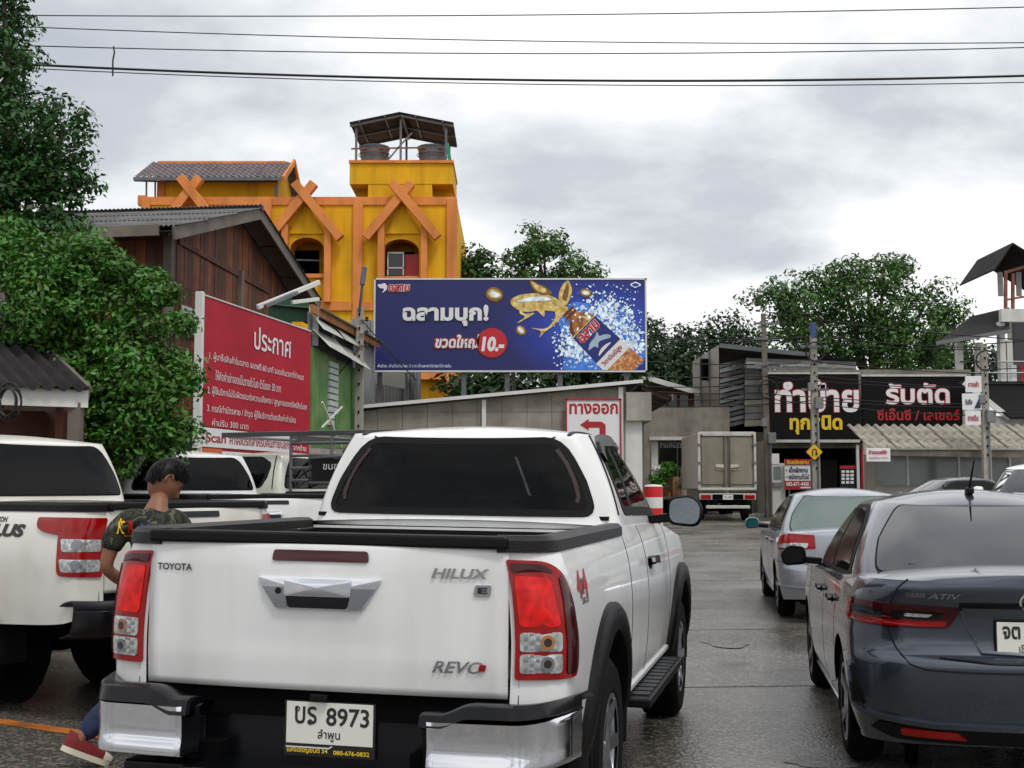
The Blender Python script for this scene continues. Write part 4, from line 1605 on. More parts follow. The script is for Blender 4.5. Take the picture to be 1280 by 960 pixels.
# orange parking line behind the pickups
a0, a1 = at(-40, 896, 8.28), at(100, 926, 7.5)
strip('parking_line', [(-5.5, 9.55), (-1.0, 6.85)], [(-5.44, 9.66), (-.94, 6.96)], 'line_orange', .004, 'faded orange parking line on the asphalt')
strip('parking_line', [(-2.9, 11.6), (-1.2, 10.2)], [(-2.84, 11.7), (-1.14, 10.3)], 'line_orange', .004, 'short faded orange parking line beyond the man')
# expansion joints of the exit lane
for yy in (9.6, 13.3, 19.5, 27):
    strip('joint', [(.5, yy), (6.5, yy + .5)], [(.5, yy + .02), (6.5, yy + .52)], 'gap', .003, None, g)
for (px, py, rx, ry) in ((1035, 945, .22, .16), (905, 800, .2, .5)):
    Y_ = FPX * CAMH / (py - HOR)
    c_ = at(px, py, Y_)
    o = mesh('tar_patch', [V((c_.x + rx * cos(t * .35) * (1 + .15 * sin(t * 2.3)), c_.y + ry * sin(t * .35), gz(c_.y) + .004)) for t in range(18)], [tuple(range(18))], 'asphalt_street', g)
# ------------------------------------------------------------------ the vehicles in place
HX, HY, HH = -.71, 4.73, 13.0
hilux, hcb, hbs = pickup('pickup_truck', (HX, HY), HH, 'white pickup with chrome corner bumper and number plate, nearest the camera', hero=True, paint='paint_white', bed_paint='paint_white', roll=.75, z0=0)
hilux.scale = (.982, 1, 1)

triton, _, _ = pickup('pickup_truck', (-2.18, 8.76), -58, 'white pickup with its side decal and red tail lamp, behind the walking man', kind='triton', paint='paint_white_dirty',
                      group='pickups parked at an angle', bumper='plain', z0=.07, bedlen=1.47)
pk2, _, _ = pickup('pickup_truck', (-2.47, 13.2), -38, 'white pickup whose dark rear window shows just beyond the walking man', kind='plain', paint='paint_white',
                   group='pickups parked at an angle', bumper='plain', z0=.1)
pk3, c3, b3 = pickup('pickup_truck', (-.75, 15.6), -66, 'beige-grey pickup with a steel cargo cage over its bed', kind='plain', paint='paint_beige', group='pickups parked at an angle',
                     bumper='plain', z0=.12)
# cargo cage on the third pickup
cage = empty('cargo_cage')
cage.parent = pk3
for s in (-1, 1):
    for z in (1.45, 1.6, 1.75, 1.9):
        MB().tube([(s * .78, .05, z), (s * .78, 1.78, z)], .018, 8).build('rail', 'steel', cage, smooth=True)
    for y in (.05, .62, 1.2, 1.78):
        MB().tube([(s * .78, y, 1.3), (s * .78, y, 2.0)], .02, 8).build('post', 'steel', cage, smooth=True)
    MB().box((s * .78, 1.35, 2.02), (.05, 2.9, .06)).build('top_rail', 'steel', cage, bevel=.008)
for y in (.05, .8, 1.78, 2.7):
    MB().tube([(-.78, y, 2.0), (.78, y, 2.0)], .02, 8).build('cross_bar', 'steel', cage, smooth=True)
MB().tube([(-.8, .3, 1.42), (-.8, .3, 1.72), (-.8, .9, 1.74), (-.8, 1.5, 1.72), (-.8, 1.5, 1.42), (-.8, .3, 1.42)], .022, 8).build('sign_frame', 'steel', cage, smooth=True)
MB().box((-.8, .9, 1.58), (.012, 1.14, .26)).build('sign_panel', 'decal_black', cage)
lettering('sign_lettering', 'ขนของ ย้ายบ้าน', 'white_print', cage, (-.807, .9, 1.63), (0, -1, 0), (0, 0, 1), w=.8, h=.1)
lettering('sign_lettering', 'รับจ้างทั่วไป', 'white_print', cage, (-.807, .9, 1.5), (0, -1, 0), (0, 0, 1), w=.5, h=.07)

# sticker on the rear window of the second nearest pickup
# ---- slate saloon
AX, AY, AH = 2.48, 6.14, 9.1
ativ, ash, acb, acf, aC, acc = sedan('car', (AX, AY), AH, 'dark slate saloon with a roof aerial, near right, rear towards the viewer', 'paint_slate', kind='ativ')
af = ash.f
ativ.scale = (.955, 1, 1)


def ap(name, pts, rr, mat, off=.004, par=None, rings=3, rim=.012, bulge=0, dens=.06):
    return patch(name, af, densify(rpoly(pts, rr), dens), mat, par or ativ, off=off, rings=rings, c=aC, rim=rim, bulge=bulge)


for s in (-1, 1):
    lamp = ap('tail_lamp', [(s * .40, .80), (s * .70, .795), (s * 1.10, .81), (s * 1.16, .86), (s * 1.14, .925), (s * .70, .915), (s * .345, .895)], [.02, .03, .02, .02, .02, .02, .02], 'lens_red_dark', .010, rim=.02, rings=5)
    ap('lamp_band', [(s * .42, .808), (s * .70, .805), (s * 1.09, .818), (s * 1.11, .845), (s * .70, .832), (s * .41, .835)], .008, 'lens_red', .014, lamp)
    ap('lamp_band', [(s * 1.0, .85), (s * 1.12, .855), (s * 1.115, .912), (s * 1.0, .905)], .01, 'lens_red', .014, lamp)
    ap('clear_lens', [(s * .46, .842), (s * .69, .845), (s * .69, .885), (s * .42, .878)], .012, 'bumper_black', .014, lamp)
    ap('clear_lens', [(s * .74, .848), (s * .96, .855), (s * .98, .893), (s * .74, .886)], .012, 'bumper_black', .014, lamp)
    ap('reflector', [(s * .50, .852), (s * .62, .854), (s * .62, .874), (s * .48, .871)], .008, 'lens_clear', .017, lamp)
    ap('reflector', [(s * .78, .856), (s * .90, .862), (s * .92, .882), (s * .78, .876)], .008, 'badge_dark', .017, lamp)
    ribbon('boot_seam', af, [(s * .66, 1.035), (s * .69, .99), (s * .70, .93), (s * .705, .85), (s * .70, .78), (s * .66, .70), (s * .60, .63), (s * .52, .605), (s * .3, .60), (s * .01, .60)],
           .008, 'gap', ativ, off=.003, c=aC)
    # bumper: side blade, diffuser lip, reflector
    ap('bumper_vent', [(s * .86, .40), (s * .98, .42), (s * 1.0, .56), (s * .95, .60), (s * .88, .47)], .01, 'trim_black', .010)
    ribbon('bumper_blade', af, [(s * 1.0, .60), (s * .97, .50), (s * .98, .40), (s * .80, .365), (s * .50, .34), (s * .02, .335)], .026, 'paint_slate', ativ, off=.022, c=aC)
    ap('diffuser', [(s * .02, .245), (s * .70, .255), (s * .84, .30), (s * .78, .335), (s * .02, .315)], .01, 'trim_black', .012)
    ap('reflector', [(s * .33, .272), (s * .66, .282), (s * .66, .315), (s * .38, .308)], .01, 'lens_red', .018)
ap('boot_trim', [(-.36, .905), (.36, .905), (.36, .925), (-.36, .925)], .004, 'bumper_black', .008)
for s in (-1, 1):
    ribbon('boot_crease', af, [(s * .35, .895), (s * .30, .80), (s * .24, .69), (s * .02, .68)], .014, 'paint_slate', ativ, off=.012, c=aC)
ribbon('boot_crease', af, [(-.45, .66), (-.2, .645), (.2, .645), (.45, .66)], .012, 'bumper_black', ativ, off=.004, c=aC)
side_text('badge', 'YARIS', 'badge', ativ, af, -.585, .962, .10, .022, c=aC, bold=.03, off=.005, shear=.15)
side_text('badge', 'ATIV', 'badge', ativ, af, -.44, .96, .16, .028, c=aC, bold=.03, off=.005, shear=.15)
# round maker's emblem of crossed ovals
for (cu, cv, ru, rv) in ((0, .945, .066, .045), (0, .945, .022, .044), (0, .965, .045, .016)):
    ribbon('emblem', af, [(cu + ru * cos(2 * pi * k / 28), cv + rv * sin(2 * pi * k / 28)) for k in range(28)], .010, 'chrome', ativ, off=.012, c=aC, closed=True)
# plate
pl = MB().box((0, 0, 0), (.36, .012, .17)).build('number_plate', 'trim_black', ativ, bevel=.004)
pl.location = (0, af(0, .765).y - .012, .762)
MB().box((0, -.008, 0), (.34, .006, .15)).build('plate_face', 'plate_white', pl, bevel=.002)
lettering('plate_lettering', 'จต', 'plate_text', pl, (-.10, -.012, .026), (1, 0, 0), (0, 0, 1), w=.085, h=.062, bold=.03, off=.001)
lettering('plate_lettering', 'เชียงใหม่', 'plate_text', pl, (0, -.012, -.046), (1, 0, 0), (0, 0, 1), w=.13, h=.044, bold=.01, off=.001)
# aerial on the roof
ay = 1.52
az = 1.445
an = MB().box((0, ay, az + .018), (.045, .09, .04)).build('aerial_base', 'trim_black', ativ, bevel=.012)
MB().tube([(0, ay, az + .03), (.015, ay - .10, az + .20)], [.009, .004], 8).build('aerial_rod', 'trim_black', an, smooth=True)
# shield sticker seen in the side window is left to the reflection

# ---- silver saloon
SX, SY, SH = 3.72, 13.72, 7.6
civ, csh, ccb, ccf, cC, ccc = sedan('car', (SX, SY), SH, 'silver saloon with a pale rear window, ahead of the slate one', 'paint_silver', z0=gz(15), kind='civic')
cf2 = csh.f


def cp(name, pts, rr, mat, off=.004, par=None, rings=3, rim=.012):
    return patch(name, cf2, densify(rpoly(pts, rr), .06), mat, par or civ, off=off, rings=rings, c=cC, rim=rim)


for s in (-1, 1):
    lamp = cp('tail_lamp', [(s * .47, .80), (s * .72, .79), (s * 1.0, .78), (s * 1.08, .83), (s * 1.0, .925), (s * .80, .955), (s * .50, .945)], [.02, .02, .03, .03, .06, .03, .02], 'lens_red', .010, rim=.02, rings=5)
    cp('clear_lens', [(s * .56, .81), (s * .72, .805), (s * .96, .80), (s * .98, .83), (s * .72, .86), (s * .55, .86)], .02, 'lens_clear', .014, lamp)
    ribbon('boot_seam', cf2, [(s * .64, .95), (s * .655, .88), (s * .65, .80), (s * .64, .72), (s * .60, .64), (s * .5, .62), (s * .02, .62)], .008, 'gap', civ, off=.003, c=cC)
    ribbon('bumper_seam', cf2, [(s * 1.45, .66), (s * 1.2, .655), (s * 1.0, .65), (s * .7, .645)], .006, 'gap', civ, off=.001, c=cC)
    ribbon('bumper_rib', cf2, [(s * 1.3, .40), (s * 1.0, .395), (s * .6, .385), (s * .02, .38)], .018, 'paint_silver', civ, off=.014, c=cC)
pl = MB().box((0, 0, 0), (.36, .012, .17)).build('number_plate', 'trim_black', civ, bevel=.004)
pl.location = (0, cf2(0, .76).y - .012, .76)
MB().box((0, -.008, 0), (.34, .006, .15)).build('plate_face', 'plate_white', pl, bevel=.002)
MB().box((-.45, 1.35, 1.455), (.12, .08, .02)).build('roof_aerial_base', 'paint_silver', civ, bevel=.008)

# ---- two cars at the far right
dk = sedan('car', (13.4, 33.8), -108, 'dark car side-on behind the silver saloon, half hidden', 'paint_dark', z0=gz(33) + .12, kind='plain')[0]
pc = sedan('car', (11.2, 27.0), 204, 'white car facing the viewer at the right edge', 'paint_white', z0=gz(26.5) + .12, kind='plain')[0]
pc.scale = (1.1, 1.1, 1.18)
# ------------------------------------------------------------------ buildings
WR = []


def root(name, label, cat, group=None):
    o = empty(name, (0, 0, 0), 0, label, cat, group)
    WR.append(o)
    return o


def pbox(name, x0, y0, x1, y1, Y, d, mat, par, bevel=0, zmin=None):
    """box whose front face covers a photo rectangle at depth Y, d metres deep"""
    a, b = at(x0, y1, Y), at(x1, y0, Y)
    ym_ = (y0 + y1) / 2 if zmin is None else min((y0 + y1) / 2, 520)
    a.x, b.x = at(x0, ym_, Y).x, at(x1, ym_, Y).x
    m = at((x0 + x1) / 2, (y0 + y1) / 2, Y)
    z0 = a.z if zmin is None else zmin
    return MB().box(((a.x + b.x) / 2, Y + d / 2, (z0 + b.z) / 2), (abs(b.x - a.x), d, abs(b.z - z0))).build(name, mat, par, bevel=bevel)


def ppoly(name, pts, Y, d, mat, par, bevel=0):
    """photo polygon at depth Y as a plate d metres deep"""
    P = [at(x, y, Y) for x, y in pts]
    k = len(P)
    vs = P + [p + V((0, d, 0)) for p in P]
    fs = [tuple(range(k)), tuple(range(2 * k - 1, k - 1, -1))] + [(i, i + k, (i + 1) % k + k, (i + 1) % k) for i in range(k)]
    return MB().add(vs, fs).build(name, mat, par, bevel=bevel)


# ---- yellow building with crossed gable beams
YB = 45.0
yb = root('yellow_building', 'yellow three storey building with orange crossed gable beams', 'building')
XL, XR, ZT = at(172, 300, YB).x, at(570, 300, YB).x, at(400, 247, YB).z
for X in (XL + .15, XR - .15):
    MB().box((X, YB + 5.2, (ZT + gz(YB)) / 2), (.3, 9.6, ZT - gz(YB))).build('wall', 'yellow_wall', yb)
MB().box(((XL + XR) / 2, YB + 10, ZT / 2), (XR - XL - .6, .2, ZT)).build('wall', 'yellow_wall', yb)
MB().box(((XL + XR) / 2, YB + 5.2, ZT - .9), (XR - XL - .6, 9.4, .2)).build('roof_slab', 'concrete_light', yb)


def wall_hole(x0, x1, yt, ybm, hx0, hx1, hy_spr, hy_top, hy_bot, par, Y=YB):
    """wall panel between pixels with one arched opening"""
    cxp, rx, ry = (hx0 + hx1) / 2, (hx1 - hx0) / 2, hy_spr - hy_top
    arc = [(cxp + rx * cos(t * pi / 16), hy_spr - ry * sin(t * pi / 16)) for t in range(0, 17)]     # right to left over the top
    right = [(cxp, yt), (cxp, hy_top)] + arc[:8][::-1] + [(hx1, hy_bot), (cxp, hy_bot), (cxp, ybm), (x1, ybm), (x1, yt)]
    left = [(cxp, yt), (cxp, hy_top)] + arc[9:] + [(hx0, hy_bot), (cxp, hy_bot), (cxp, ybm), (x0, ybm), (x0, yt)]
    for q in (left, right):
        ppoly('wall', [(max(xx, x0 - 4) if xx != x0 else x0 - 5, yy) if xx != x1 else (x1 + 5, yy) for xx, yy in q], Y + .1, .28, 'yellow_wall', par)


wall_hole(183, 325, 256, 378, 222, 263, 310, 295, 342, yb)
wall_hole(337, 440, 256, 378, 363, 404.5, 311, 297, 342, yb)
wall_hole(452, 558, 256, 378, 478.5, 523.5, 314, 299, 345, yb)
pbox('wall', 172, 388, 570, 470, YB + .1, .28, 'yellow_wall', yb)
pbox('wall', 172, 470, 570, 600, YB + .5, .28, 'yellow_wall', yb, zmin=gz(45))
# arch linings and rooms behind
for (hx0, hx1, hs, ht, hb, kind) in ((222, 263, 310, 295, 342, 0), (363, 404.5, 311, 297, 342, 1), (478.5, 523.5, 314, 299, 345, 2)):
    cxp, rx, ry = (hx0 + hx1) / 2, (hx1 - hx0) / 2, hs - ht
    arc = [(hx1, hb)] + [(cxp + rx * cos(t * pi / 16), hs - ry * sin(t * pi / 16)) for t in range(17)] + [(hx0, hb)]
    vs, fs = [], []
    for (x, y) in arc:
        p = at(x, y, YB + .1)
        vs += [p - V((0, .02, 0)), p + V((0, .9, 0))]
    for i in range(len(arc) - 1):
        fs.append((2 * i, 2 * i + 1, 2 * i + 3, 2 * i + 2))
    MB().add(vs, fs).build('arch_lining', 'orange_trim', yb)
    pbox('room_back', hx0 - 6, ht - 4, hx1 + 6, hb + 2, YB + 1.6, .1, 'yellow_wall', yb)
    pbox('room_ceiling', hx0 - 6, ht - 7, hx1 + 6, ht - 2, YB + .4, 1.2, 'yellow_wall', yb)
    pbox('door_opening', hx0 + 4, ht + 16, hx1 - 6, hb, YB + 1.5, .06, 'dark_void', yb)
    pbox('sill', hx0 - 8, hb, hx1 + 8, hb + 5, YB - .05, .2, 'orange_trim', yb)
    if kind == 2:
        w = pbox('window', 484, 316, 505, 344, YB + .42, .05, 'dark_glass', yb)
        for r in ((484, 315, 505, 317), (484, 316, 485.5, 344), (503.5, 316, 505, 344), (484, 334, 505, 335.5)):
            pbox('window_frame', *r, YB + .38, .05, 'white_paint', w)
        pbox('curtain', 506, 318, 523, 345, YB + .5, .05, 'ink_red', yb)
    else:
        MB().tube([at(hx0, 325, YB + .3), at(hx1, 326, YB + .3)], .03, 6).build('hand_rail', 'steel', yb)
# pilasters, parapet, floor bands
for x0, x1 in ((172, 183), (325, 337), (440, 452), (558, 570.5)):
    pbox('pilaster', x0, 248, x1, 600, YB - .02, .42, 'orange_trim', yb, zmin=gz(45))
pbox('parapet', 172, 246, 570, 256, YB + .04, .3, 'orange_trim', yb)
pbox('parapet', 560, 246, 570, 256, YB + .36, 9.2, 'orange_trim', yb)
pbox('parapet', 172, 244, 182, 254, YB + .36, 9.2, 'orange_trim', yb)
for y0, y1 in ((377, 388), (455, 474)):
    for x0, x1 in ((183.5, 324.5), (337.5, 439.5), (452.5, 557.5)):
        pbox('floor_band', x0, y0, x1, y1, YB, .35, 'orange_trim', yb)
# crossed gable beams
for cxp, ytop, yl in ((240, 224, 296), (382, 231, 300), (503, 231, 299)):
    for s in (-1, 1):
        a, b = at(cxp - s * 12, ytop, YB), at(cxp + s * 45, yl, YB)
        off = V((0, -.28 if s > 0 else -.22, 0))
        MB().bar(a + off, b + off, .31, .34, up=(0, -1, 0)).build('gable_beam', 'orange_trim', yb, bevel=.01)
        pbox('post', cxp + s * 27 - 4, yl - 20, cxp + s * 27 + 4, 377, YB - .28, .36, 'orange_trim', yb)
    t0, t1 = at(cxp - 25, 285, YB), at(cxp + 25, 285, YB)
    ppoly('gable_panel', [(cxp - 22, 292), (cxp, 256), (cxp + 22, 292)], YB + .02, .06, 'yellow_wall', yb)
# tower block
tw = pbox('tower', 437, 203, 566, 230, YB + .1, 3.2, 'yellow_wall', yb)
pbox('tower_cap', 436, 200, 567, 203.4, YB + .02, 3.36, 'orange_trim', tw)
pbox('tower_neck', 460, 230, 540, 252, YB + .12, 3.0, 'yellow_wall', tw)
pbox('tower_bracket', 447, 230, 460, 245, YB + 1.2, 1.8, 'yellow_wall', tw)
pbox('tower_bracket', 541, 230, 565, 247, YB + 1.2, 1.8, 'yellow_wall', tw)
# canopy over the tanks
zr0, ze = at(499, 141, YB).z, at(437, 154, YB).z
cn = MB().box((at(503, 150, YB).x, YB + 1.5, zr0 - .12), (.08, 3.0, .08)).build('canopy_ridge', 'steel', yb)
xr, xl_, xrr = at(500, 141, YB).x, at(437, 154, YB).x, at(567, 154, YB).x
for (xa, xb) in ((xr, xl_), (xr, xrr)):
    d = V((xb - xa, 0, ze - zr0))
    ln = d.length
    d.normalize()
    n_ = V((0, 1, 0)).cross(d)
    n_ = n_ if n_.z > 0 else -n_
    for k in range(4):
        corrugated('roof_sheet', V((xa, YB - .1 + k * .8, zr0)), V((0, 1, 0)), d, n_, .82, ln, .10, .012, 'zinc_dark', cn)
    for k in range(3):
        MB().bar(V((xa, YB + .1 + k * 1.4, zr0 - .07)), V((xb, YB + .1 + k * 1.4, ze - .07)), .06, .08).build('rafter', 'steel', cn)
    for k in (.3, .8):
        MB().bar(V((xa, YB - .1, zr0 - .04)) + d * ln * k, V((xa, YB + 3.1, zr0 - .04)) + d * ln * k, .05, .05).build('purlin', 'steel', cn)
zc_ = at(500, 201, YB).z
for px in (444, 500, 557):
    for yy in (.3, 2.8):
        zt_ = ze + (zr0 - ze) * (1 - abs(px - 501) / 64) - .08
        x_ = at(px, 180, YB).x
        MB().bar((x_, YB + yy, zc_), (x_, YB + yy, zt_), .08, .08).build('canopy_post', 'steel', cn)
MB().bar(at(439, 186, YB + .3), at(562, 184, YB + .3), .05, .05).build('rail', 'steel_rust', cn)
MB().bar(at(500, 182, YB + .3), at(515, 166, YB + .3), .05, .05).build('brace', 'steel', cn)
MB().bar(at(500, 182, YB + .3), at(485, 200, YB + .3), .05, .05).build('brace', 'steel', cn)
MB().add([at(558, 178, YB + .2), at(561, 178, YB + .2), at(565, 203, YB + .1), at(560, 203, YB + .1)], [(0, 1, 2, 3)]).build('net', 'net_green', cn)
for px, lab in ((468, 'left of the two'), (541, 'right of the two')):
    c_ = at(px, 201, YB + .78)
    tk = root('water_tank', 'grey ribbed water tank on the yellow tower, ' + lab, 'water tank', 'tanks on the yellow tower')
    mb = MB().lathe([(.46, 0), (.47, .03), (.50, .3), (.515, .32), (.53, .55), (.545, .6), (.57, .64), (.575, .68), (.54, .70), (.50, .69)], (c_.x, c_.y, zc_ + .0), 'Z', 28)
    mb.build('tank_shell', 'tank_grey', tk, smooth=True, ang=30)
    MB().lathe([(.575, 0), (.59, .02), (.575, .04)], (c_.x, c_.y, zc_ + .38), 'Z', 28, cap=False).build('tank_band', 'steel_rust', tk, smooth=True)
# rooftop pavilion
z_e, z_r = at(167, 222, YB + .6).z, at(205, 201, YB + 2.6).z
xe0, xe1 = at(167, 222, YB + .6).x, at(352, 225, YB + .6).x
pv_ = MB().box(((xe0 + xe1) / 2, YB + 2.9, z_r - .02), (xe1 - xe0 - .5, .25, .14)).build('pavilion_ridge', 'orange_trim', yb, bevel=.03)
d = V((0, 2.3, z_r - z_e))
ln = d.length
d.normalize()
for k in range(6):
    w_ = (xe1 - xe0) / 6
    corrugated('roof_tile_strip', V((xe0 + k * w_, YB + .6, z_e)), V((1, 0, 0)), d, V((0, -d.z, d.y)), w_ + .02, ln, .21, .03, 'tile_mauve', pv_, rows=7, lap=.04)
    d2 = V((0, -d.y, d.z))
    corrugated('roof_tile_strip', V((xe0 + k * w_, YB + 5.2, z_e)), V((1, 0, 0)), d2, V((0, d.z, d.y)), w_ + .02, ln, .21, .03, 'tile_mauve', pv_, rows=7, lap=.04)
MB().bar((xe0, YB + .58, z_e - .05), (xe1, YB + .58, z_e - .05), .06, .12).build('eave_board', 'tank_grey', pv_)
pbox('pavilion_wall', 204, 228, 348, 262, YB + 1.4, .2, 'yellow_wall', yb)
pbox('pavilion_post', 196, 226, 205, 262, YB + 1.3, .3, 'orange_trim', yb)
gx = at(347, 230, YB + 1.4).x
MB().add([V((gx, YB + 1.4, z_e - 1)), V((gx, YB + 4.6, z_e - 1)), V((gx, YB + 4.6, z_e)), V((gx, YB + 2.95, z_r - .05)), V((gx, YB + 1.4, z_e))], [(0, 1, 2, 3, 4)]).build('pavilion_gable', 'yellow_wall', yb, )
for yy in (.6, 5.2):
    MB().bar((gx + .35, YB + yy, z_e - .05), (gx + .35, YB + 2.9, z_r + .04), .08, .2).build('barge_board', 'orange_trim', pv_)
for px in (183, 194):
    MB().tube([at(px, 226, YB + 1), at(px, 250, YB + 1)], .035, 6).build('rail_post', 'steel', yb)
MB().tube([at(168, 226, YB + 1), at(200, 227, YB + 1)], .03, 6).build('roof_rail', 'steel', yb)
MB().tube([at(345, 232, YB + .9), at(345, 246, YB + .9)], .06, 8).build('downpipe', 'tank_grey', yb)

# ---- wooden house
wh = root('wooden_house', 'two storey house of red-brown vertical planks under a corrugated roof', 'house')
E0, E1 = V((-6.04, 23.0, 0)), V((-4.87, 31.8, 0))
g_ = (E1 - E0).normalized()
h_ = V((-g_.y, g_.x, 0))
GL = (E1 - E0).length
ZE, ZRD = 6.22, 7.50
HLEN = 9.0
OV = .55                                   # roof overhang past the gable wall
wc = lambda a, b, z: E0 + g_ * a + h_ * b + V((0, 0, z))      # along gable, into the house, height


def roof_z(a):
    return ZE + (ZRD - ZE) * (1 - abs(a - GL / 2) / (GL / 2))


# plank gable wall
pw = .205
na = int((GL - 1.5) / pw)
rnd = random.Random(3)
for i in range(na):
    a = .75 + i * pw
    for (z0, z1, mats) in ((4.15, None, ('wood_red', 'wood_red_c', 'wood_red_c')), (2.55, 4.12, ('wood_red_b', 'wood_orange', 'wood_red'))):
        zt0 = z1 if z1 else roof_z(a) - .16
        zt1 = z1 if z1 else roof_z(a + pw) - .16
        if zt0 - z0 < .1:
            continue
        of = OV - rnd.uniform(0, .02)
        p = [wc(a, of, z0), wc(a + pw * .96, of, z0), wc(a + pw * .96, of, zt1), wc(a, of, zt0)]
        vs = p + [q + h_ * .025 for q in p]
        MB().add(vs, [(0, 1, 2, 3), (7, 6, 5, 4), (0, 4, 5, 1), (1, 5, 6, 2), (2, 6, 7, 3), (3, 7, 4, 0)]).build('plank', rnd.choice(mats), wh)
# backing wall, front wall planks
vs = [wc(.75, OV + .04, 0.2), wc(GL - .75, OV + .04, .2), wc(GL - .75, OV + .04, roof_z(GL - .75) - .2), wc(GL / 2, OV + .04, ZRD - .2), wc(.75, OV + .04, roof_z(.75) - .2)]
MB().add(vs, [(0, 1, 2, 3, 4)]).build('wall', 'wood_red_c', wh)
for i in range(20):
    b = OV + .1 + i * .22
    MB().box(wc(.78, b, 4.55), (.21, .025, 3.2), rz=math.atan2(h_.y, h_.x)).build('plank', rnd.choice(('wood_red_c', 'wood_red')), wh)
MB().box(wc(.82, OV + 4.2, 3.2), (8.4, .03, 6.2), rz=math.atan2(h_.y, h_.x)).build('wall', 'wood_red_c', wh)
for a in (.75, GL / 2 + .2, GL - .75):
    MB().box(wc(a, OV - .03, 3.2), (.16, .16, 6.0), rz=math.atan2(g_.y, g_.x)).build('corner_post', 'wood_grey', wh)
MB().bar(wc(.75, OV - .04, 4.14), wc(GL - .75, OV - .04, 4.14), .05, .12).build('rail_board', 'wood_red_c', wh)
MB().bar(wc(1.2, OV - .03, 6.2), wc(GL / 2 + 2.2, OV - .03, 6.05), .05, .1).build('rail_board', 'wood_red_c', wh)
# louvred windows
for (a0_, a1_, zt_) in ((1.3, 2.5, 5.0), (3.9, 5.1, 4.82), (5.9, 7.2, 4.8)):
    wn = MB().bar(wc(a0_, OV - .03, zt_ - .28), wc(a1_, OV - .03, zt_ - .28), .03, .62).build('window', 'wood_red_c', wh)
    for k in range(2):
        for j in range(2):
            aa = a0_ + .05 + k * (a1_ - a0_) / 2
            MB().bar(wc(aa, OV - .06, zt_ - .13 - j * .27), wc(aa + (a1_ - a0_) / 2 - .08, OV - .06, zt_ - .13 - j * .27), .02, .24).build('louvre', 'louvre', wn)
# lower horizontal weathered boards and the masonry base
for i in range(6):
    MB().bar(wc(.8, OV - .03 - rnd.uniform(0, .02), 2.42 - i * .16), wc(5.2, OV - .03, 2.42 - i * .16), .025, .15).build('board', 'wood_grey', wh)
MB().bar(wc(.8, OV + .0, .8), wc(GL - .8, OV + .0, .8), .12, 1.3).build('base_wall', 'block', wh)
# roof
for sl, (aa, bb) in enumerate(((-.25, GL / 2), (GL + .25, GL / 2))):
    ze_ = ZE - .08
    d = (wc(bb, 0, ZRD) - wc(aa, 0, ze_))
    ln = d.length
    d.normalize()
    n_ = d.cross(h_)
    n_ = n_ if n_.z > 0 else -n_
    for k in range(12):
        corrugated('roof_sheet', wc(aa, k * .76 - .05, ze_ + .04), h_, d, n_, .80, ln + .06, .095, .016, 'zinc_dark', wh, rows=3, lap=.08, sag=.002)
    MB().bar(wc(aa, .02, ze_ - .08), wc(bb, .02, ZRD - .08), .05, .24).build('barge_board', 'wood_grey', wh)
    MB().bar(wc(aa, .3, ze_ - .02), wc(aa, 9, ze_ - .1), .05, .2).build('eave_board', 'wood_grey', wh)
    for k in range(3):
        o_ = wc(aa, .04 + k * .0, ze_ - .06)
        q = [wc(aa + (bb - aa) * k / 3, .06, ze_ - .04 + (ZRD - ze_) * k / 3), wc(aa + (bb - aa) * (k + .97) / 3, .06, ze_ - .04 + (ZRD - ze_) * (k + .97) / 3),
             wc(aa + (bb - aa) * (k + .97) / 3, OV, ze_ - .04 + (ZRD - ze_) * (k + .97) / 3), wc(aa + (bb - aa) * k / 3, OV, ze_ - .04 + (ZRD - ze_) * k / 3)]
        MB().add(q, [(0, 1, 2, 3)]).build('soffit_board', 'soffit', wh)
MB().tube([wc(GL / 2, -.05, ZRD + .04), wc(GL / 2, 9, ZRD + .04)], .07, 8).build('ridge_cap', 'zinc_dark', wh, smooth=True)

# ---- red notice board
nb = root('notice_board', 'tall red notice board of white writing on a white post', 'sign')
S0, S1 = at(250, 500, 19.0), at(386, 500, 23.5)
S0.z = S1.z = 0
ns = (S1 - S0)
SL = ns.length
ns.normalize()
nn = V((ns.y, -ns.x, 0))
SZ1, SZ0 = 4.36, 1.85
SHT = SZ1 - SZ0
sp_ = lambda u, v: S0 + ns * (u * SL) + V((0, 0, SZ1 - v * SHT))
MB().bar(sp_(0, .39) + nn * .0, sp_(1, .39), .04, SHT * .78).build('board', 'red_banner', nb)
MB().bar(sp_(0.0, .89), sp_(1, .89), .03, SHT * .2).build('lower_board', 'red_banner', nb)
MB().bar(sp_(.0, .845) + nn * .03, sp_(.80, .845) + nn * .03, .012, SHT * .115).build('white_banner', 'white_print', nb)
MB().bar(sp_(.0, .965) + nn * .03, sp_(.13, .965) + nn * .03, .012, SHT * .07).build('white_banner', 'white_print', nb)
MB().bar(sp_(.0, .922) + nn * .034, sp_(.16, .922) + nn * .034, .012, SHT * .025).build('orange_banner', 'ink_orange', nb)
MB().bar(sp_(.16, .965) + nn * .035, sp_(.62, .965) + nn * .035, .012, SHT * .085).build('white_banner', 'white_print', nb)
UX, UZ = ns, V((0, 0, 1))


def st(s, u, v, w, h, mat='white_print', bold=0, al='l', off=.03):
    o_l = lettering('lettering', s, mat, nb, sp_(u, v) + nn * off, UX, UZ, w=w * SL, h=h * SHT, align=al, bold=bold, off=.002)
    if h < .065:
        o_l['kind'] = 'stuff'


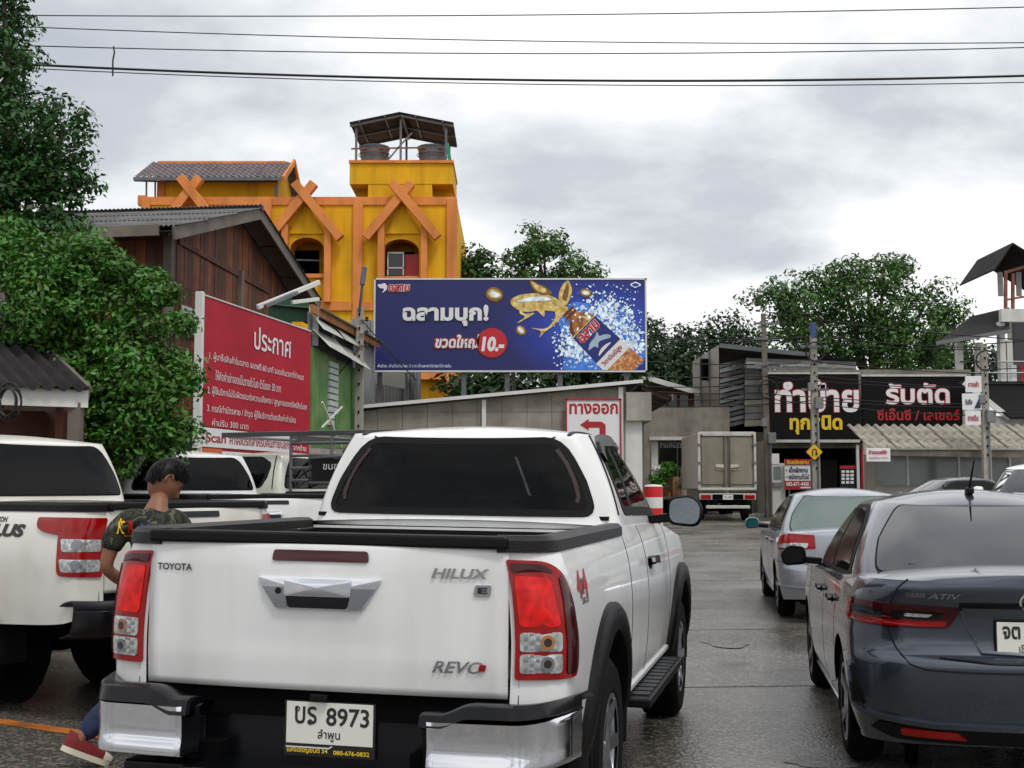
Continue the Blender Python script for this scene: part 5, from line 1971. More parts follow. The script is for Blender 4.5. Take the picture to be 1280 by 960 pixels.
st('ประกาศ', .42, .165, .36, .15, bold=.012)
st('1. ผู้มาซื้อสินค้าในตลาด จอดฟรี 60 นาที จอดเกินเวลาที่กำหนด', .05, .355, .87, .062, bold=.0)
st('ให้คิดค่าเช่าจอดเป็นรายชั่วโมง ชั่วโมงละ 30 บาท', .10, .462, .58, .062, bold=.0)
st('2. ผู้ใช้บริการไม่รับผิดชอบต่อความเสียหาย / สูญหายของทรัพย์สินในรถ', .04, .565, .92, .062, bold=.0)
st('3. กรณีทำบัตรหาย / ชำรุด ผู้ใช้บริการต้องเสียค่าทำบัตร', .04, .672, .80, .062, bold=.0)
st('ค่าปรับ 300 บาท', .08, .75, .3, .045, bold=.0)
st('Scan', .03, .845, .16, .06, 'ink_red', .02, off=.038)
st('ค่าจอดรถสำหรับคนภายนอก', .22, .842, .55, .07, 'ink_red', .02, off=.038)
st('停车费对外来人员', .18, .965, .42, .06, 'ink_red', .015, off=.043)
st('จากร้าน', .82, .86, .14, .045, 'white_print', .01)
MB().box(S0 - ns * .07 + V((0, 0, 2.2)), (.085, .12, 4.4), rz=math.atan2(ns.y, ns.x)).build('post', 'white_paint', nb, bevel=.01)
MB().box(S1 - ns * .1 - nn * .14 + V((0, 0, 2.2)), (.08, .08, 4.4), rz=math.atan2(ns.y, ns.x)).build('post', 'steel', nb, bevel=.01)
for v in (.02, .5):
    MB().bar(sp_(0, v) - nn * .06, sp_(1, v) - nn * .06, .05, .06).build('back_rail', 'steel', nb)
MB().bar(sp_(0, -.002) + nn * .01, sp_(1, -.002) + nn * .01, .05, .02).build('edge_strip', 'white_paint', nb)
# tube lamp over the board
tl = root('tube_lamp', 'long white tube lamp slanting above the red notice board', 'lamp')
MB().bar(at(322, 384, 22.2), at(399, 353, 23.6), .06, .09).build('lamp_batten', 'white_paint', tl, bevel=.01)
MB().bar(at(330, 383, 22.3), at(370, 366, 22.9), .12, .06).build('lamp_bracket', 'steel', tl)
MB().bar(at(365, 378, 22.8), at(398, 374, 23.6), .06, .07).build('lamp_batten', 'white_paint', tl, bevel=.01)
bt = root('blue_tarp', 'blue tarpaulin hanging beside the notice board post', 'tarpaulin')
P = [[at(198 + 46 * i / 8, 528 + 60 * j / 3, 19.8) + V((0, .05 * sin(i * 2.1), 0)) for j in range(4)] for i in range(9)]
mesh('cloth', *(lambda m_: (m_.v, m_.f))(MB().grid(P, 9, 4)), 'tarp_blue', bt, smooth=True, solid=.01)

# ---- green and zinc shack
zs = root('tin_shack', 'shack of grey corrugated zinc and green sheets behind the notice board', 'shack')
K0, K1 = V((-3.86, 24.0, 0)), V((-3.25, 30.0, 0))
k_ = (K1 - K0).normalized()
kn = V((k_.y, -k_.x, 0))
KL = (K1 - K0).length
kp = lambda a, z, o=0: K0 + k_ * a + V((0, 0, z)) + kn * o
for i in range(8):
    corrugated('wall_sheet', kp(i * KL / 8, 2.4), k_, V((0, 0, 1)), kn, KL / 8 + .03, 2.4, .09, .012, 'zinc', zs)
MB().bar(kp(0, 1.3, -.02), kp(KL, 1.3, -.02), .15, 2.3).build('block_wall', 'block', zs)
MB().bar(kp(-.1, 4.85, .1), kp(KL, 4.85, .1), .05, .16).build('fascia', 'wood_orange', zs)
corrugated('roof_sheet', kp(.4, 4.9, .2), k_, (-kn + V((0, 0, .1))).normalized(), V((0, 0, 1)), KL - .2, 1.1, .1, .015, 'zinc_dark', zs)
for i, (a, w) in enumerate(((.1, .6), (.72, 1.3), (2.05, 1.4), (3.47, .75))):
    MB().bar(kp(a, 3.2, .05), kp(a + w, 3.2, .05), .03, 1.9 - .05 * i).build('green_panel', 'green_sheet' if i != 0 else 'green_sheet', zs)
MB().bar(kp(.0, 2.17, .12), kp(4.3, 2.17, .12), .22, .1).build('ledge', 'concrete_light', zs)
for i in range(2):
    q = [kp(.1 + 1.9 * i, 4.5 - .06 * i, .06), kp(2.0 + 1.9 * i, 4.5 - .06 * i, .06), kp(2.0 + 1.9 * i, 4.1 - .06 * i, .4), kp(.1 + 1.9 * i, 4.15 - .06 * i, .4)]
    MB().add(q, [(0, 1, 2, 3)]).build('awning_sheet', 'ac_white', zs, )
    q = [kp(.2 + 1.9 * i, 4.75, .05), kp(2.0 + 1.9 * i, 4.7, .05), kp(2.0 + 1.9 * i, 4.5, .25), kp(.2 + 1.9 * i, 4.5, .25)]
    MB().add(q, [(0, 1, 2, 3)]).build('awning_sheet', 'ac_white', zs)
for i in range(10):
    MB().bar(kp(1.35, 3.95 - i * .13, .09), kp(2.05 - (.3 if i > 7 else 0), 3.95 - i * .13, .09), .05, .10).build('louvre', 'louvre', zs)
pbox('sheet', 336, 374, 386, 402, 24.6, .03, 'green_dark', zs)
pbox('sheet', 386, 384, 398, 432, 24.3, .03, 'ac_white', zs)
MB().bar(kp(.2, 2.62, .25), kp(1.6, 3.1, .3), .03, .03).build('stay', 'white_paint', zs)
MB().bar(kp(.2, 3.1, .25), kp(1.6, 2.3, .3), .03, .03).build('stay', 'white_paint', zs)
for i in range(7):
    a_ = at(437 + i * 12.6, 500, 33.2)
    corrugated('wall_sheet', V((a_.x, 33.2, 2.0)), V((1, 0, 0)), V((0, 0, 1)), V((0, -1, 0)), 12.6 * 33.2 / 1600 + .02, at(450, 398 + i * 1.5, 33.2).z - 2.0, .09, .012, 'zinc', zs)
ppoly('awning_sheet', [(464, 462), (506, 465), (506, 486), (470, 479)], 32.4, .05, 'ac_white', zs)
ppoly('trim_post', [(505, 462), (508, 462), (508, 500), (505, 500)], 33.0, .06, 'steel', zs)
ppoly('trim_post', [(514, 462), (517, 462), (524, 500), (521, 500)], 33.0, .06, 'tank_grey', zs)

# ---- low concrete building with the exit sign
xb = root('low_building', 'low grey concrete block building with a slanting white roof edge', 'building')
YE = 28.0
Zl, Zr = at(440, 512, YE).z, at(780, 480, YE).z
Xl, Xr = at(441, 520, YE).x, at(783, 520, YE).x
for i in range(11):
    for j in range(7):
        x0_, x1_ = Xl + (Xr - Xl) * i / 11, Xl + (Xr - Xl) * (i + 1) / 11
        z0_ = gz(YE) + j * .5
        zt0, zt1 = [min(z0_ + .49, Zl + (Zr - Zl) * q / 11 - .04) for q in (i, i + 1)]
        if min(zt0, zt1) - z0_ < .03 or z0_ < 1.4:
            continue
        of = YE + .0 + random.uniform(0, .008)
        vs = [V((x0_ + .005, of, z0_)), V((x1_ - .005, of, z0_)), V((x1_ - .005, of, zt1)), V((x0_ + .005, of, zt0))]
        vs += [p + V((0, .08, 0)) for p in vs]
        MB().add(vs, [(0, 1, 2, 3), (7, 6, 5, 4), (0, 4, 5, 1), (1, 5, 6, 2), (2, 6, 7, 3), (3, 7, 4, 0)]).build('block', 'block', xb)
MB().add([V((Xl, YE + .03, gz(YE))), V((Xr, YE + .03, gz(YE))), V((Xr, YE + .03, Zr - .05)), V((Xl, YE + .03, Zl - .05))], [(0, 1, 2, 3)]).build('wall', 'block', xb)
MB().add([V((Xl - .1, YE - .15, Zl)), V((Xr + .35, YE - .15, Zr + .03)), V((Xr + .35, YE + 7, Zr + .03)), V((Xl - .1, YE + 7, Zl)),
          V((Xl - .1, YE - .15, Zl + .05)), V((Xr + .35, YE - .15, Zr + .08)), V((Xr + .35, YE + 7, Zr + .08)), V((Xl - .1, YE + 7, Zl + .05))],
         [(0, 3, 2, 1), (4, 5, 6, 7), (0, 1, 5, 4), (1, 2, 6, 5), (2, 3, 7, 6), (3, 0, 4, 7)]).build('roof', 'zinc_dark', xb)
MB().bar((Xl - .15, YE - .18, Zl + .02), (Xr + .35, YE - .18, Zr + .05), .04, .075).build('roof_edge', 'white_paint', xb)
for px, w_ in ((443, .14), (605, .09), (776, .10)):
    x_ = at(px, 530, YE).x
    zz = Zl + (Zr - Zl) * (x_ - Xl) / (Xr - Xl) - .06
    MB().box((x_, YE - .03, (zz + gz(YE)) / 2), (w_, .08, zz - gz(YE))).build('post', 'white_paint', xb)
xs = Xr + .12
MB().box(((Xr + xs) / 2 + .2, YE + .3, Zr - .5), (.55, .9, .62)).build('wall_beam', 'concrete_light', xb)
MB().box(((Xr + xs) / 2 + .1, YE + .1, 1.5), (.36, .2, 3.1)).build('corner_wall', 'white_wall', xb)
MB().box((Xr + .50, YE + 3.6, Zr - .5), (.12, 5.6, .62)).build('wall_beam', 'concrete_light', xb)
sh_ = MB().box((Xr + .42, YE + 2.4, 1.6), (.04, 3.6, 2.7)).build('roller_shutter', 'steel', xb)
for k in range(24):
    MB().bar((Xr + .445, YE + .65, .45 + k * .105), (Xr + .445, YE + 4.2, .45 + k * .105), .02, .07).build('slat', 'zinc', sh_)
MB().box((Xr + .46, YE + 4.5, 1.6), (.1, .25, 2.7)).build('door_post', 'white_wall', xb)
MB().box((Xr + .46, YE + 5.6, 1.6), (.06, 1.8, 2.7)).build('wall', 'concrete', xb)
MB().add([V((Xr + .3, YE - .2, Zr - .02)), V((Xr + 1.0, YE - .1, Zr - .3)), V((Xr + 1.0, YE + 6, Zr - .3)), V((Xr + .3, YE + 6, Zr - .02))], [(0, 1, 2, 3)]).build('eave_panel', 'soffit', xb)
MB().bar((Xr + 1.0, YE - .15, Zr - .3), (Xr + 1.0, YE + 6, Zr - .3), .03, .14).build('eave_board', 'wood_grey', xb)
for k in range(5):
    MB().bar((Xr + .35, YE + .1 + k * 1.2, Zr - .08), (Xr + .95, YE + .1 + k * 1.2, Zr - .32), .05, .06).build('rafter', 'wood_grey', xb)
# exit sign
ex = root('exit_sign', 'white exit sign with red writing and a left-turn arrow', 'sign')
YX = YE - .16
pbox('panel', 708, 499, 776, 612, YX, .03, 'white_print', ex)
for r in ((707, 498, 777, 500.2), (707, 498, 709, 612), (775, 498, 777, 612)):
    pbox('frame', *r, YX - .025, .05, 'ink_red', ex)
lettering('lettering', 'ทางออก', 'ink_red', ex, at(742, 511, YX), (1, 0, 0), (0, 0, 1), w=1.06, h=.235, bold=.03, off=.006)
lettering('lettering', 'รถยนต์', 'ink_red', ex, at(742, 558, YX), (1, 0, 0), (0, 0, 1), w=1.0, h=.16, bold=.02, off=.006)
arrow = [(725, 531), (736, 523.5), (736, 527), (752, 527), (757, 531), (757, 545), (749.5, 545), (749.5, 534.5), (736, 534.5), (736, 538)]
ppoly('arrow', arrow, YX - .008, .006, 'ink_red', ex)
for px in (712, 772):
    MB().bar((at(px, 520, YX).x, YX + .05, gz(28)), (at(px, 520, YX).x, YX + .05, at(px, 500, YX).z), .05, .05).build('leg', 'steel', ex)
# ------------------------------------------------------------------ billboard
YP = 31.0
bb = root('billboard', 'large blue billboard with a bottle advert and white Thai writing', 'billboard')
pbox('panel', 468, 348.5, 808, 464, YP, .12, 'steel', bb)
m = M('bill_blue', '#1c2a86', .42, var=0)
t = m.node_tree
tcn = t.nodes.new('ShaderNodeTexCoord')
mp_ = t.nodes.new('ShaderNodeMapping')
mp_.inputs['Location'].default_value = (-2.15, 0, -5.35)
L0 = t.links.new
L0(tcn.outputs['Object'], mp_.inputs[0])
gr = t.nodes.new('ShaderNodeTexGradient')
gr.gradient_type = 'SPHERICAL'
mp_.vector_type = 'POINT'
mp_.inputs['Scale'].default_value = (1, 1, 1)
sc_ = t.nodes.new('ShaderNodeVectorMath')
sc_.operation = 'MULTIPLY'
sc_.inputs[1].default_value = (.42, 0, .7)
L0(mp_.outputs[0], sc_.inputs[0])
L0(sc_.outputs[0], gr.inputs[0])
rp = t.nodes.new('ShaderNodeValToRGB')
el = rp.color_ramp.elements
el[0].position, el[0].color = 0, lin('#141c5c')
el[1].position, el[1].color = 1, lin('#4a86d8')
q = el.new(.35); q.color = lin('#1c2f92')
q = el.new(.75); q.color = lin('#2c56be')
L0(gr.outputs[1], rp.inputs[0])
L0(rp.outputs[0], t.nodes['Principled BSDF'].inputs['Base Color'])
M('splash', '#dcecf8', .5, var=.3, scale=8, island=.25)
M('splash_blue', '#3f78cc', .5, var=.3, scale=6, island=.3)
M('gold', '#c8a850', .45, var=.45, scale=9, dirt='#efe4b0', dirt_amt=.9, dscale=11)
M('gold_dark', '#7e5a20', .5, var=.4, scale=9)
M('bottle_brown', '#8a4a14', .3, var=.35, scale=6, dirt='#e09a30', dirt_amt=.8, dscale=5)
M('bottle_dark', '#5a2208', .3, var=.3, scale=8)
M('label_blue', '#10206e', .4, var=.05)
M('red_disc', '#b8121e', .4, var=.03)
M('shark_grey', '#9cb0c4', .4, var=.1)
M('ice', '#b06428', .4, var=.5, scale=14, dirt='#e8c090', dirt_amt=.9, dscale=16)
pn = pbox('print', 469, 349.5, 807, 463, YP - .012, .006, 'bill_blue', bb)
LY = [YP - .018]


def clip(pts, x0=469.8, x1=806.3, y0=350, y1=462.6):
    for ax, lim, sg in ((0, x0, 1), (0, x1, -1), (1, y0, 1), (1, y1, -1)):
        o = []
        for i in range(len(pts)):
            a, b = pts[i - 1], pts[i]
            ia, ib = (a[ax] - lim) * sg >= 0, (b[ax] - lim) * sg >= 0
            if ia != ib:
                t_ = (lim - a[ax]) / (b[ax] - a[ax])
                o.append((a[0] + (b[0] - a[0]) * t_, a[1] + (b[1] - a[1]) * t_))
            if ib:
                o.append(b)
        pts = o
        if not pts:
            break
    return pts


def art(name, pts, mat, lay=0, sm=False):
    pts = clip([tuple(p) for p in pts])
    Y = YP - .02 - .004 * lay
    P = [at(x, y, Y) for x, y in pts]
    return mesh(name, P, [tuple(range(len(P)))], mat, pn)


def smooth_poly(pts, k=4):
    o = []
    n = len(pts)
    for i in range(n):
        p0, p1, p2, p3 = [V((*pts[(i + j) % n], 0)) for j in (-1, 0, 1, 2)]
        for s in range(k):
            u = s / k
            o.append(tuple((.5 * ((2 * p1) + (p2 - p0) * u + (2 * p0 - 5 * p1 + 4 * p2 - p3) * u * u + (3 * p1 - p0 - 3 * p2 + p3) * u ** 3)).to_2d()))
    return o


def ell(cx_, cy_, rx, ry, rot=0, k=22):
    return [(cx_ + rx * cos(a) * cos(rot) - ry * sin(a) * sin(rot), cy_ + rx * cos(a) * sin(rot) + ry * sin(a) * cos(rot)) for a in [2 * pi * i / k for i in range(k)]]


XA, ZA = V((1, 0, 0)), V((0, 0, 1))
pm = YP / FPX          # metres per pixel on the billboard


def bt_(s, px, py, w, h, mat, lay=4, bold=0, shear=0, ang=0):
    Y = YP - .02 - .004 * lay
    ux = V((cos(ang), 0, sin(ang)))
    uz = V((-sin(ang), 0, cos(ang)))
    return lettering('lettering', s, mat, pn, at(px, py, Y), ux, uz, w=w * pm, h=h * pm, bold=bold, shear=shear, off=0)


# splash specks round the bottle
rs = random.Random(11)
mbs = {0: MB(), 1: MB()}
for i in range(2400):
    ang = rs.uniform(0, 2 * pi)
    rr = abs(rs.gauss(0, 1))
    bx_, by_ = rs.choice(((770, 405), (745, 425), (785, 430), (752, 390), (720, 430)))
    x, y = bx_ + cos(ang) * rr * 26, by_ + sin(ang) * rr * 24
    if not (690 < x < 804 and 352 < y < 461):
        continue
    sz = rs.uniform(.5, 2.6) * (1.2 if rr < 1 else .7)
    k = rs.randint(4, 6)
    pts = [(x + sz * rs.uniform(.5, 1.2) * cos(2 * pi * j / k), y + sz * rs.uniform(.5, 1.2) * sin(2 * pi * j / k)) for j in range(k)]
    Y = YP - .0266 - .0000008 * i
    mbs[i % 4 == 0].add([at(a, b, Y) for a, b in pts], [tuple(range(k))])
for k_i, mt in ((0, 'splash'), (1, 'splash_blue')):
    o = mesh('splash_drops', mbs[k_i].v, mbs[k_i].f, mt, pn)
    o['kind'] = 'stuff'
for pts in ([(705, 462), (712, 440), (722, 428), (728, 440), (738, 450), (748, 462)], [(752, 372), (768, 384), (784, 392), (794, 408), (802, 428), (804, 455), (790, 450), (780, 425), (762, 400), (748, 385)]):
    art('splash_sheet', smooth_poly(pts), 'splash_blue', 1)
# bottle, tilted
ba = R(44.5)
bo = V((709, 388, 0))


def bq(u, v):
    return (bo.x + u * cos(ba) - v * sin(ba), bo.y + u * sin(ba) + v * cos(ba))


art('bottle_glow', smooth_poly([bq(u, v) for u, v in ((-2, -12), (20, -27), (60, -33), (108, -34), (108, 34), (60, 33), (20, 27), (-2, 12))]), 'splash_blue', 1.5)
art('bottle', [bq(u, v) for u, v in ((0, -7.5), (11, -8), (14, -10), (19, -16), (26, -19), (110, -23), (110, 23), (26, 19), (19, 16), (14, 10), (11, 8), (0, 7.5))], 'bottle_brown', 2)
for u0 in (.5, 5.5):
    art('bottle_ring', [bq(u, v) for u, v in ((u0, -8.4), (u0 + 3, -8.4), (u0 + 3, 8.4), (u0, 8.4))], 'bottle_dark', 3)
art('bottle_shade', [bq(u, v) for u, v in ((14, 6), (20, 11), (28, 14), (28, 18.6), (20, 15.5), (14, 9))], 'bottle_dark', 3)
art('bottle_shine', [bq(u, v) for u, v in ((16, -6), (22, -11), (28, -12), (28, -9), (22, -8))], 'gold', 3)
art('label', [bq(u, v) for u, v in ((29, -19.6), (72, -21.4), (72, 21.4), (29, 19.6))], 'label_blue', 3)
art('label_band', [bq(u, v) for u, v in ((72.5, -21.6), (88, -22.2), (88, 22.2), (72.5, 21.6))], 'white_print', 4)
art('label_base', [bq(u, v) for u, v in ((88.5, -22.2), (112, -23), (112, 23), (88.5, 22.2))], 'ice', 4)
art('label_edge', [bq(u, v) for u, v in ((28.4, -19.8), (29.8, -19.9), (29.8, 19.9), (28.4, 19.8))], 'gold', 5)
lb = V((*bq(37.5, 0), 0))
bt_('ฉลาม', lb.x, lb.y, 34, 12.5, 'white_print', 5, .09, .1, pi / 2 - ba)
bt_('ฉลาม', lb.x, lb.y, 33, 12, 'red_disc', 6, .04, .1, pi / 2 - ba)
art('shark_emblem', smooth_poly([bq(u, v) for u, v in ((54, 17), (49, 9), (48, 0), (45.5, -7), (51, -5.5), (54, -11), (60, -16), (62, -13), (58, -6), (56, 1), (60, 6), (56, 8), (55, 13))]), 'shark_grey', 5)
art('shark_emblem', smooth_poly([bq(u, v) for u, v in ((68, 13), (64, 6), (64, -3), (67, -10), (67.5, -2), (68, 6))]), 'white_print', 5)
bt_('วิตามินบีสูง', *bq(80, 1), 33, 8.5, 'ink_red', 6, .02, 0, pi / 2 - ba)
# golden splash in the form of a leaping fish
art('splash_body', smooth_poly([(638, 376), (646, 370), (660, 367), (678, 367), (694, 372), (704, 380), (710, 386), (706, 392), (700, 391), (690, 389), (676, 388), (660, 390), (650, 388), (642, 384)]), 'gold', 2)
art('splash_fin', smooth_poly([(662, 350.5), (672, 354), (684, 360), (690, 367), (680, 369), (668, 364)]), 'gold_dark', 3)
art('splash_fin', smooth_poly([(664, 352), (672, 356), (683, 362), (680, 366), (670, 362)]), 'gold', 4)
art('splash_fin', smooth_poly([(698, 372), (702, 358), (710, 350.5), (715, 362), (712, 374), (706, 382)]), 'gold', 3)
art('splash_fin', smooth_poly([(703, 372), (706, 360), (710, 354), (711, 364), (708, 376)]), 'gold_dark', 4)
art('splash_tail', smooth_poly([(694, 386), (694, 396), (688, 406), (680, 411), (664, 410), (676, 414), (674, 422), (682, 414), (692, 407), (702, 396), (704, 388)]), 'gold', 3)
art('splash_fin', smooth_poly([(650, 386), (656, 392), (668, 391), (660, 397), (646, 404), (656, 396), (650, 392)]), 'gold', 3)
art('splash_fin', smooth_poly([(672, 388), (680, 396), (680, 388)]), 'gold', 3)
art('splash_gloss', smooth_poly([(646, 377), (660, 372), (680, 371), (690, 375), (676, 376), (660, 377)]), 'splash', 4)
for (cx_, cy_, r_, ro) in ((618, 368, 11, .3), (651, 413, 7, .8), (732, 366, 7, .2)):
    art('bottle_cap', ell(cx_, cy_, r_, r_ * .82, ro), 'gold_dark', 2)
    art('bottle_cap_face', ell(cx_, cy_ - r_ * .05, r_ * .8, r_ * .5, ro), 'gold', 3)
    art('bottle_cap_liner', ell(cx_, cy_ - r_ * .02, r_ * .55, r_ * .3, ro), 'splash', 4)
# writing
bt_('ฉลามบุก!', 558, 395, 110, 29, 'ink_navy', 3, .075)
bt_('ฉลามบุก!', 557, 394, 108, 27, 'white_print', 5, .045)
bt_('ขวดใหญ่', 572, 428, 60, 22, 'ink_red', 4, .11, .15)
bt_('ขวดใหญ่', 572, 428, 56, 20, 'white_print', 5, .035, .15)
art('price_disc', ell(615, 428.5, 19, 18.5, 0, 32), 'red_disc', 5)
bt_('10.-', 616, 430, 29, 19, 'white_print', 6, .05, .15)
bt_('ฉลาม', 499, 360, 28, 10, 'white_print', 4, .09, .15)
bt_('ฉลาม', 499, 360, 27, 9.4, 'red_disc', 5, .035, .15)
art('shark_emblem', smooth_poly([(472, 356), (477, 355), (481, 354), (484, 358), (483, 362), (478, 366), (480, 361), (475, 360)]), 'white_print', 4)
bt_('คำเตือน : ห้ามดื่มเกินวันละ 2 ขวด เด็กและสตรีมีครรภ์ไม่ควรดื่ม', 518, 457, 92, 4.5, 'splash', 4)
for rr in ((6.5, 4), ):
    art('mark', [(788, 355), (794, 352), (801, 355), (801, 357), (794, 360), (788, 357)], 'splash', 4)
    art('mark', [(790, 355.5), (794, 353.5), (799, 355.5), (799, 356.5), (794, 358.5), (790, 356.5)], 'bill_blue', 5)
for r in ((467, 347.6, 809, 349.6), (467, 463, 809, 465), (467, 347.6, 469, 465), (806.5, 347.6, 808.5, 465)):
    pbox('edge_trim', *r, YP - .03, .14, 'white_paint', bb)
for px in (475, 580, 634, 700, 783):
    p = at(px, 470, YP + .35)
    MB().bar((p.x, YP + .3, gz(31)), (p.x, YP + .3, at(px, 352, YP).z), .12, .12).build('post', 'steel', bb)
for px in (646, 786.5):
    p0, p1 = at(px, 500, YP + 1.2), at(px - 4, 452, YP + .3)
    MB().bar((p0.x, YP + 1.6, gz(31)), (p1.x, YP + .3, p1.z), .07, .07).build('brace', 'steel', bb)
for py in (360, 405, 455):
    MB().bar(at(470, py, YP + .2), at(806, py, YP + .2), .08, .08).build('back_rail', 'steel', bb)

# ------------------------------------------------------------------ far side of the street
# grey shed with corrugated cladding
gs = root('grey_shed', 'grey shed with a tan end wall and horizontal metal cladding', 'shed')
q0, q1, q2 = V((at(866, 480, 58).x, 58, 0)), V((at(899, 480, 53.5).x, 53.5, 0)), V((at(962, 480, 53).x, 53, 0))
zt0, zt1 = at(866, 452, 58).z, at(899, 431, 53.5).z
MB().add([q0, q1, q1 + V((0, 0, zt1)), q0 + V((0, 0, zt0))], [(0, 1, 2, 3)]).build('end_wall', 'truck_box', gs)
for k in range(1, 3):
    a = q0.lerp(q1, k / 3)
    MB().bar(a + V((-.03, -.03, 3)), a + V((-.03, -.03, zt0 + (zt1 - zt0) * k / 3)), .04, .04).build('wall_joint', 'tank_grey', gs)
MB().box((at(886, 470, 54.8).x - .1, 55.4, at(886, 461, 55).z), (.25, .6, .9), rz=0).build('vent_opening', 'dark_void', gs)
zr_ = at(960, 440, 53).z
MB().add([V((q1.x, 53.5, zt1)), V((at(1012, 440, 53).x, 53.2, at(1012, 441, 53).z)), V((at(1012, 440, 53).x, 60, at(1012, 441, 53).z)), V((q0.x, 58, zt0))], [(0, 1, 2, 3)]).build('roof', 'roof_dark', gs)
MB().bar((q1.x, 53.3, zt1 - .05), (at(1012, 440, 53).x, 53.1, at(1012, 443, 53).z), .06, .18).build('eave_board', 'tank_grey', gs)
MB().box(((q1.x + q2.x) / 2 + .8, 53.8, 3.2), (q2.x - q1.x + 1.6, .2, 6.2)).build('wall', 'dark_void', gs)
for i in range(13):
    y_ = 447 + i * 6.4
    ppoly('cladding_sheet', [(900, y_ + 8), (930, y_ + 1), (930, y_ + 5.6), (900, y_ + 12.8)], 53.2, .05, 'zinc' if i % 2 else 'zinc_dark', gs)
for i in range(10):
    ppoly('cladding_sheet', [(931, 450 + i * 8.4), (956, 449 + i * 8.4), (956, 456.4 + i * 8.4), (931, 457.6 + i * 8.4)], 53.0, .05, 'zinc' if i % 3 else 'concrete_light', gs)
for i in range(3):
    ppoly('gutter_sheet', [(933, 447.5 + i * 4.4), (1070, 452 + i * 4.4), (1070, 456 + i * 4.4), (933, 451.2 + i * 4.4)], 52.2 - i * .05, .06, 'zinc' if i != 1 else 'ac_white', gs)
MB().add([at(930, 440, 51.8), at(1075, 449, 51.8), at(1075, 452, 54), at(905, 452, 54)], [(0, 1, 2, 3)]).build('lower_roof', 'roof_dark', gs)

# plant shop under the stained concrete beam
ps = root('plant_shop', 'small shop with a stained concrete beam and open dark front', 'shop')
YS = 50.4
pbox('beam', 803, 509, 912, 546, YS + 2.6, .5, 'concrete', ps)
pbox('lintel', 812, 546, 876, 550, YS + 2.5, .4, 'ac_white', ps)
pbox('side_wall', 803, 546, 812, 640, YS + 2.6, .4, 'concrete', ps, zmin=gz(52))
pbox('side_wall', 814, 550, 822, 640, YS + 2.9, .3, 'white_wall', ps, zmin=gz(52))
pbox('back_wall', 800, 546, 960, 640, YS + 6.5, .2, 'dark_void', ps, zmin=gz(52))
pbox('window', 822, 553, 872, 596, YS + 3.4, .04, 'dark_glass', ps)
for r in ((821, 551, 824, 610), (846, 551, 847.5, 600), (870, 551, 872, 610), (821, 551, 872, 553)):
    pbox('window_frame', *r, YS + 3.3, .06, 'tank_grey', ps)
pbox('curtain', 843, 562, 849, 592, YS + 3.6, .02, 'tarp_blue', ps)
pbox('display', 826, 565, 843, 590, YS + 3.7, .3, 'white_wall', ps)
pbox('side_wall', 905, 540, 958, 640, YS + 3.0, .3, 'concrete', ps, zmin=gz(52))
lettering('lettering', 'ร้านต้นไม้', 'white_print', ps, at(838, 556.5, YS + 3.25), XA, ZA, w=.9, h=.22, off=.01)
# tiled house roof behind it
hr = root('far_house', 'dark gabled house roof behind the plant shop', 'house')
A_, B_, C_ = at(808, 470, 56), at(874, 489, 56), at(800, 510, 57)
MB().add([A_ + V((-4, 0, -1.2)), A_, B_, B_ + V((0, 6, 0)), A_ + V((0, 6, 0)), A_ + V((-4, 6, -1.2))], [(1, 2, 3, 4), (0, 1, 4, 5)]).build('roof', 'roof_dark', hr)
MB().bar(A_ + V((0, -.05, -.08)), B_ + V((0, -.05, -.08)), .06, .22).build('barge_board', 'white_wall', hr)
MB().bar(A_ + V((0, -.05, -.08)), A_ + V((-4, -.05, -1.28)), .06, .22).build('barge_board', 'white_wall', hr)
pbox('wall', 770, 489, 868, 545, 56.6, .2, 'wood_red_c', hr, zmin=gz(56))
for x0 in (822, 836, 850):
    w = pbox('window', x0, 494, x0 + 10, 508, 56.5, .06, 'dark_glass', hr)
    pbox('window_frame', x0 - 1, 492.5, x0 + 11, 494, 56.45, .06, 'wood_orange', w)

# sign shop
ss = root('sign_shop', 'sign makers shop front under two large black signboards', 'shop')
YG = 51.0
pbox('wall', 956, 462, 1215, 560, YG + .6, .3, 'concrete', ss)
pbox('side_wall', 956, 550, 964, 640, YG + .3, 3, 'concrete_light', ss, zmin=gz(51))
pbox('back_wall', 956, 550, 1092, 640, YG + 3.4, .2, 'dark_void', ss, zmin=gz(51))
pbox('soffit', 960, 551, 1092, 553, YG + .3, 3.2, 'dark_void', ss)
pbox('door', 1075, 558, 1088, 640, YG + .5, .1, 'decal_red', ss, zmin=gz(51))
pbox('door_post', 1069.5, 556, 1073, 640, YG + .3, .12, 'white_paint', ss, zmin=gz(51))
pbox('shelf_unit', 1000, 575, 1045, 640, YG + 2.9, .4, 'seat', ss, zmin=gz(51))
sbd = root('signboard', 'black signboard with white and yellow Thai writing', 'sign')
pbox('board', 961, 467, 1074, 552, YG, .14, 'sign_black', sbd)
pbox('edge_trim', 960, 549.5, 1075, 553, YG - .03, .2, 'ac_white', sbd)
pbox('edge_trim', 960, 465.5, 1075, 467.5, YG - .03, .2, 'ac_white', sbd)
pmg = YG / FPX


def sg_text(par, s, px, py, w, h, mat, bold=0, y_=YG - .02):
    lettering('lettering', s, mat, par, at(px, py, y_), XA, ZA, w=w * pmg, h=h * pmg, bold=bold, off=.004)


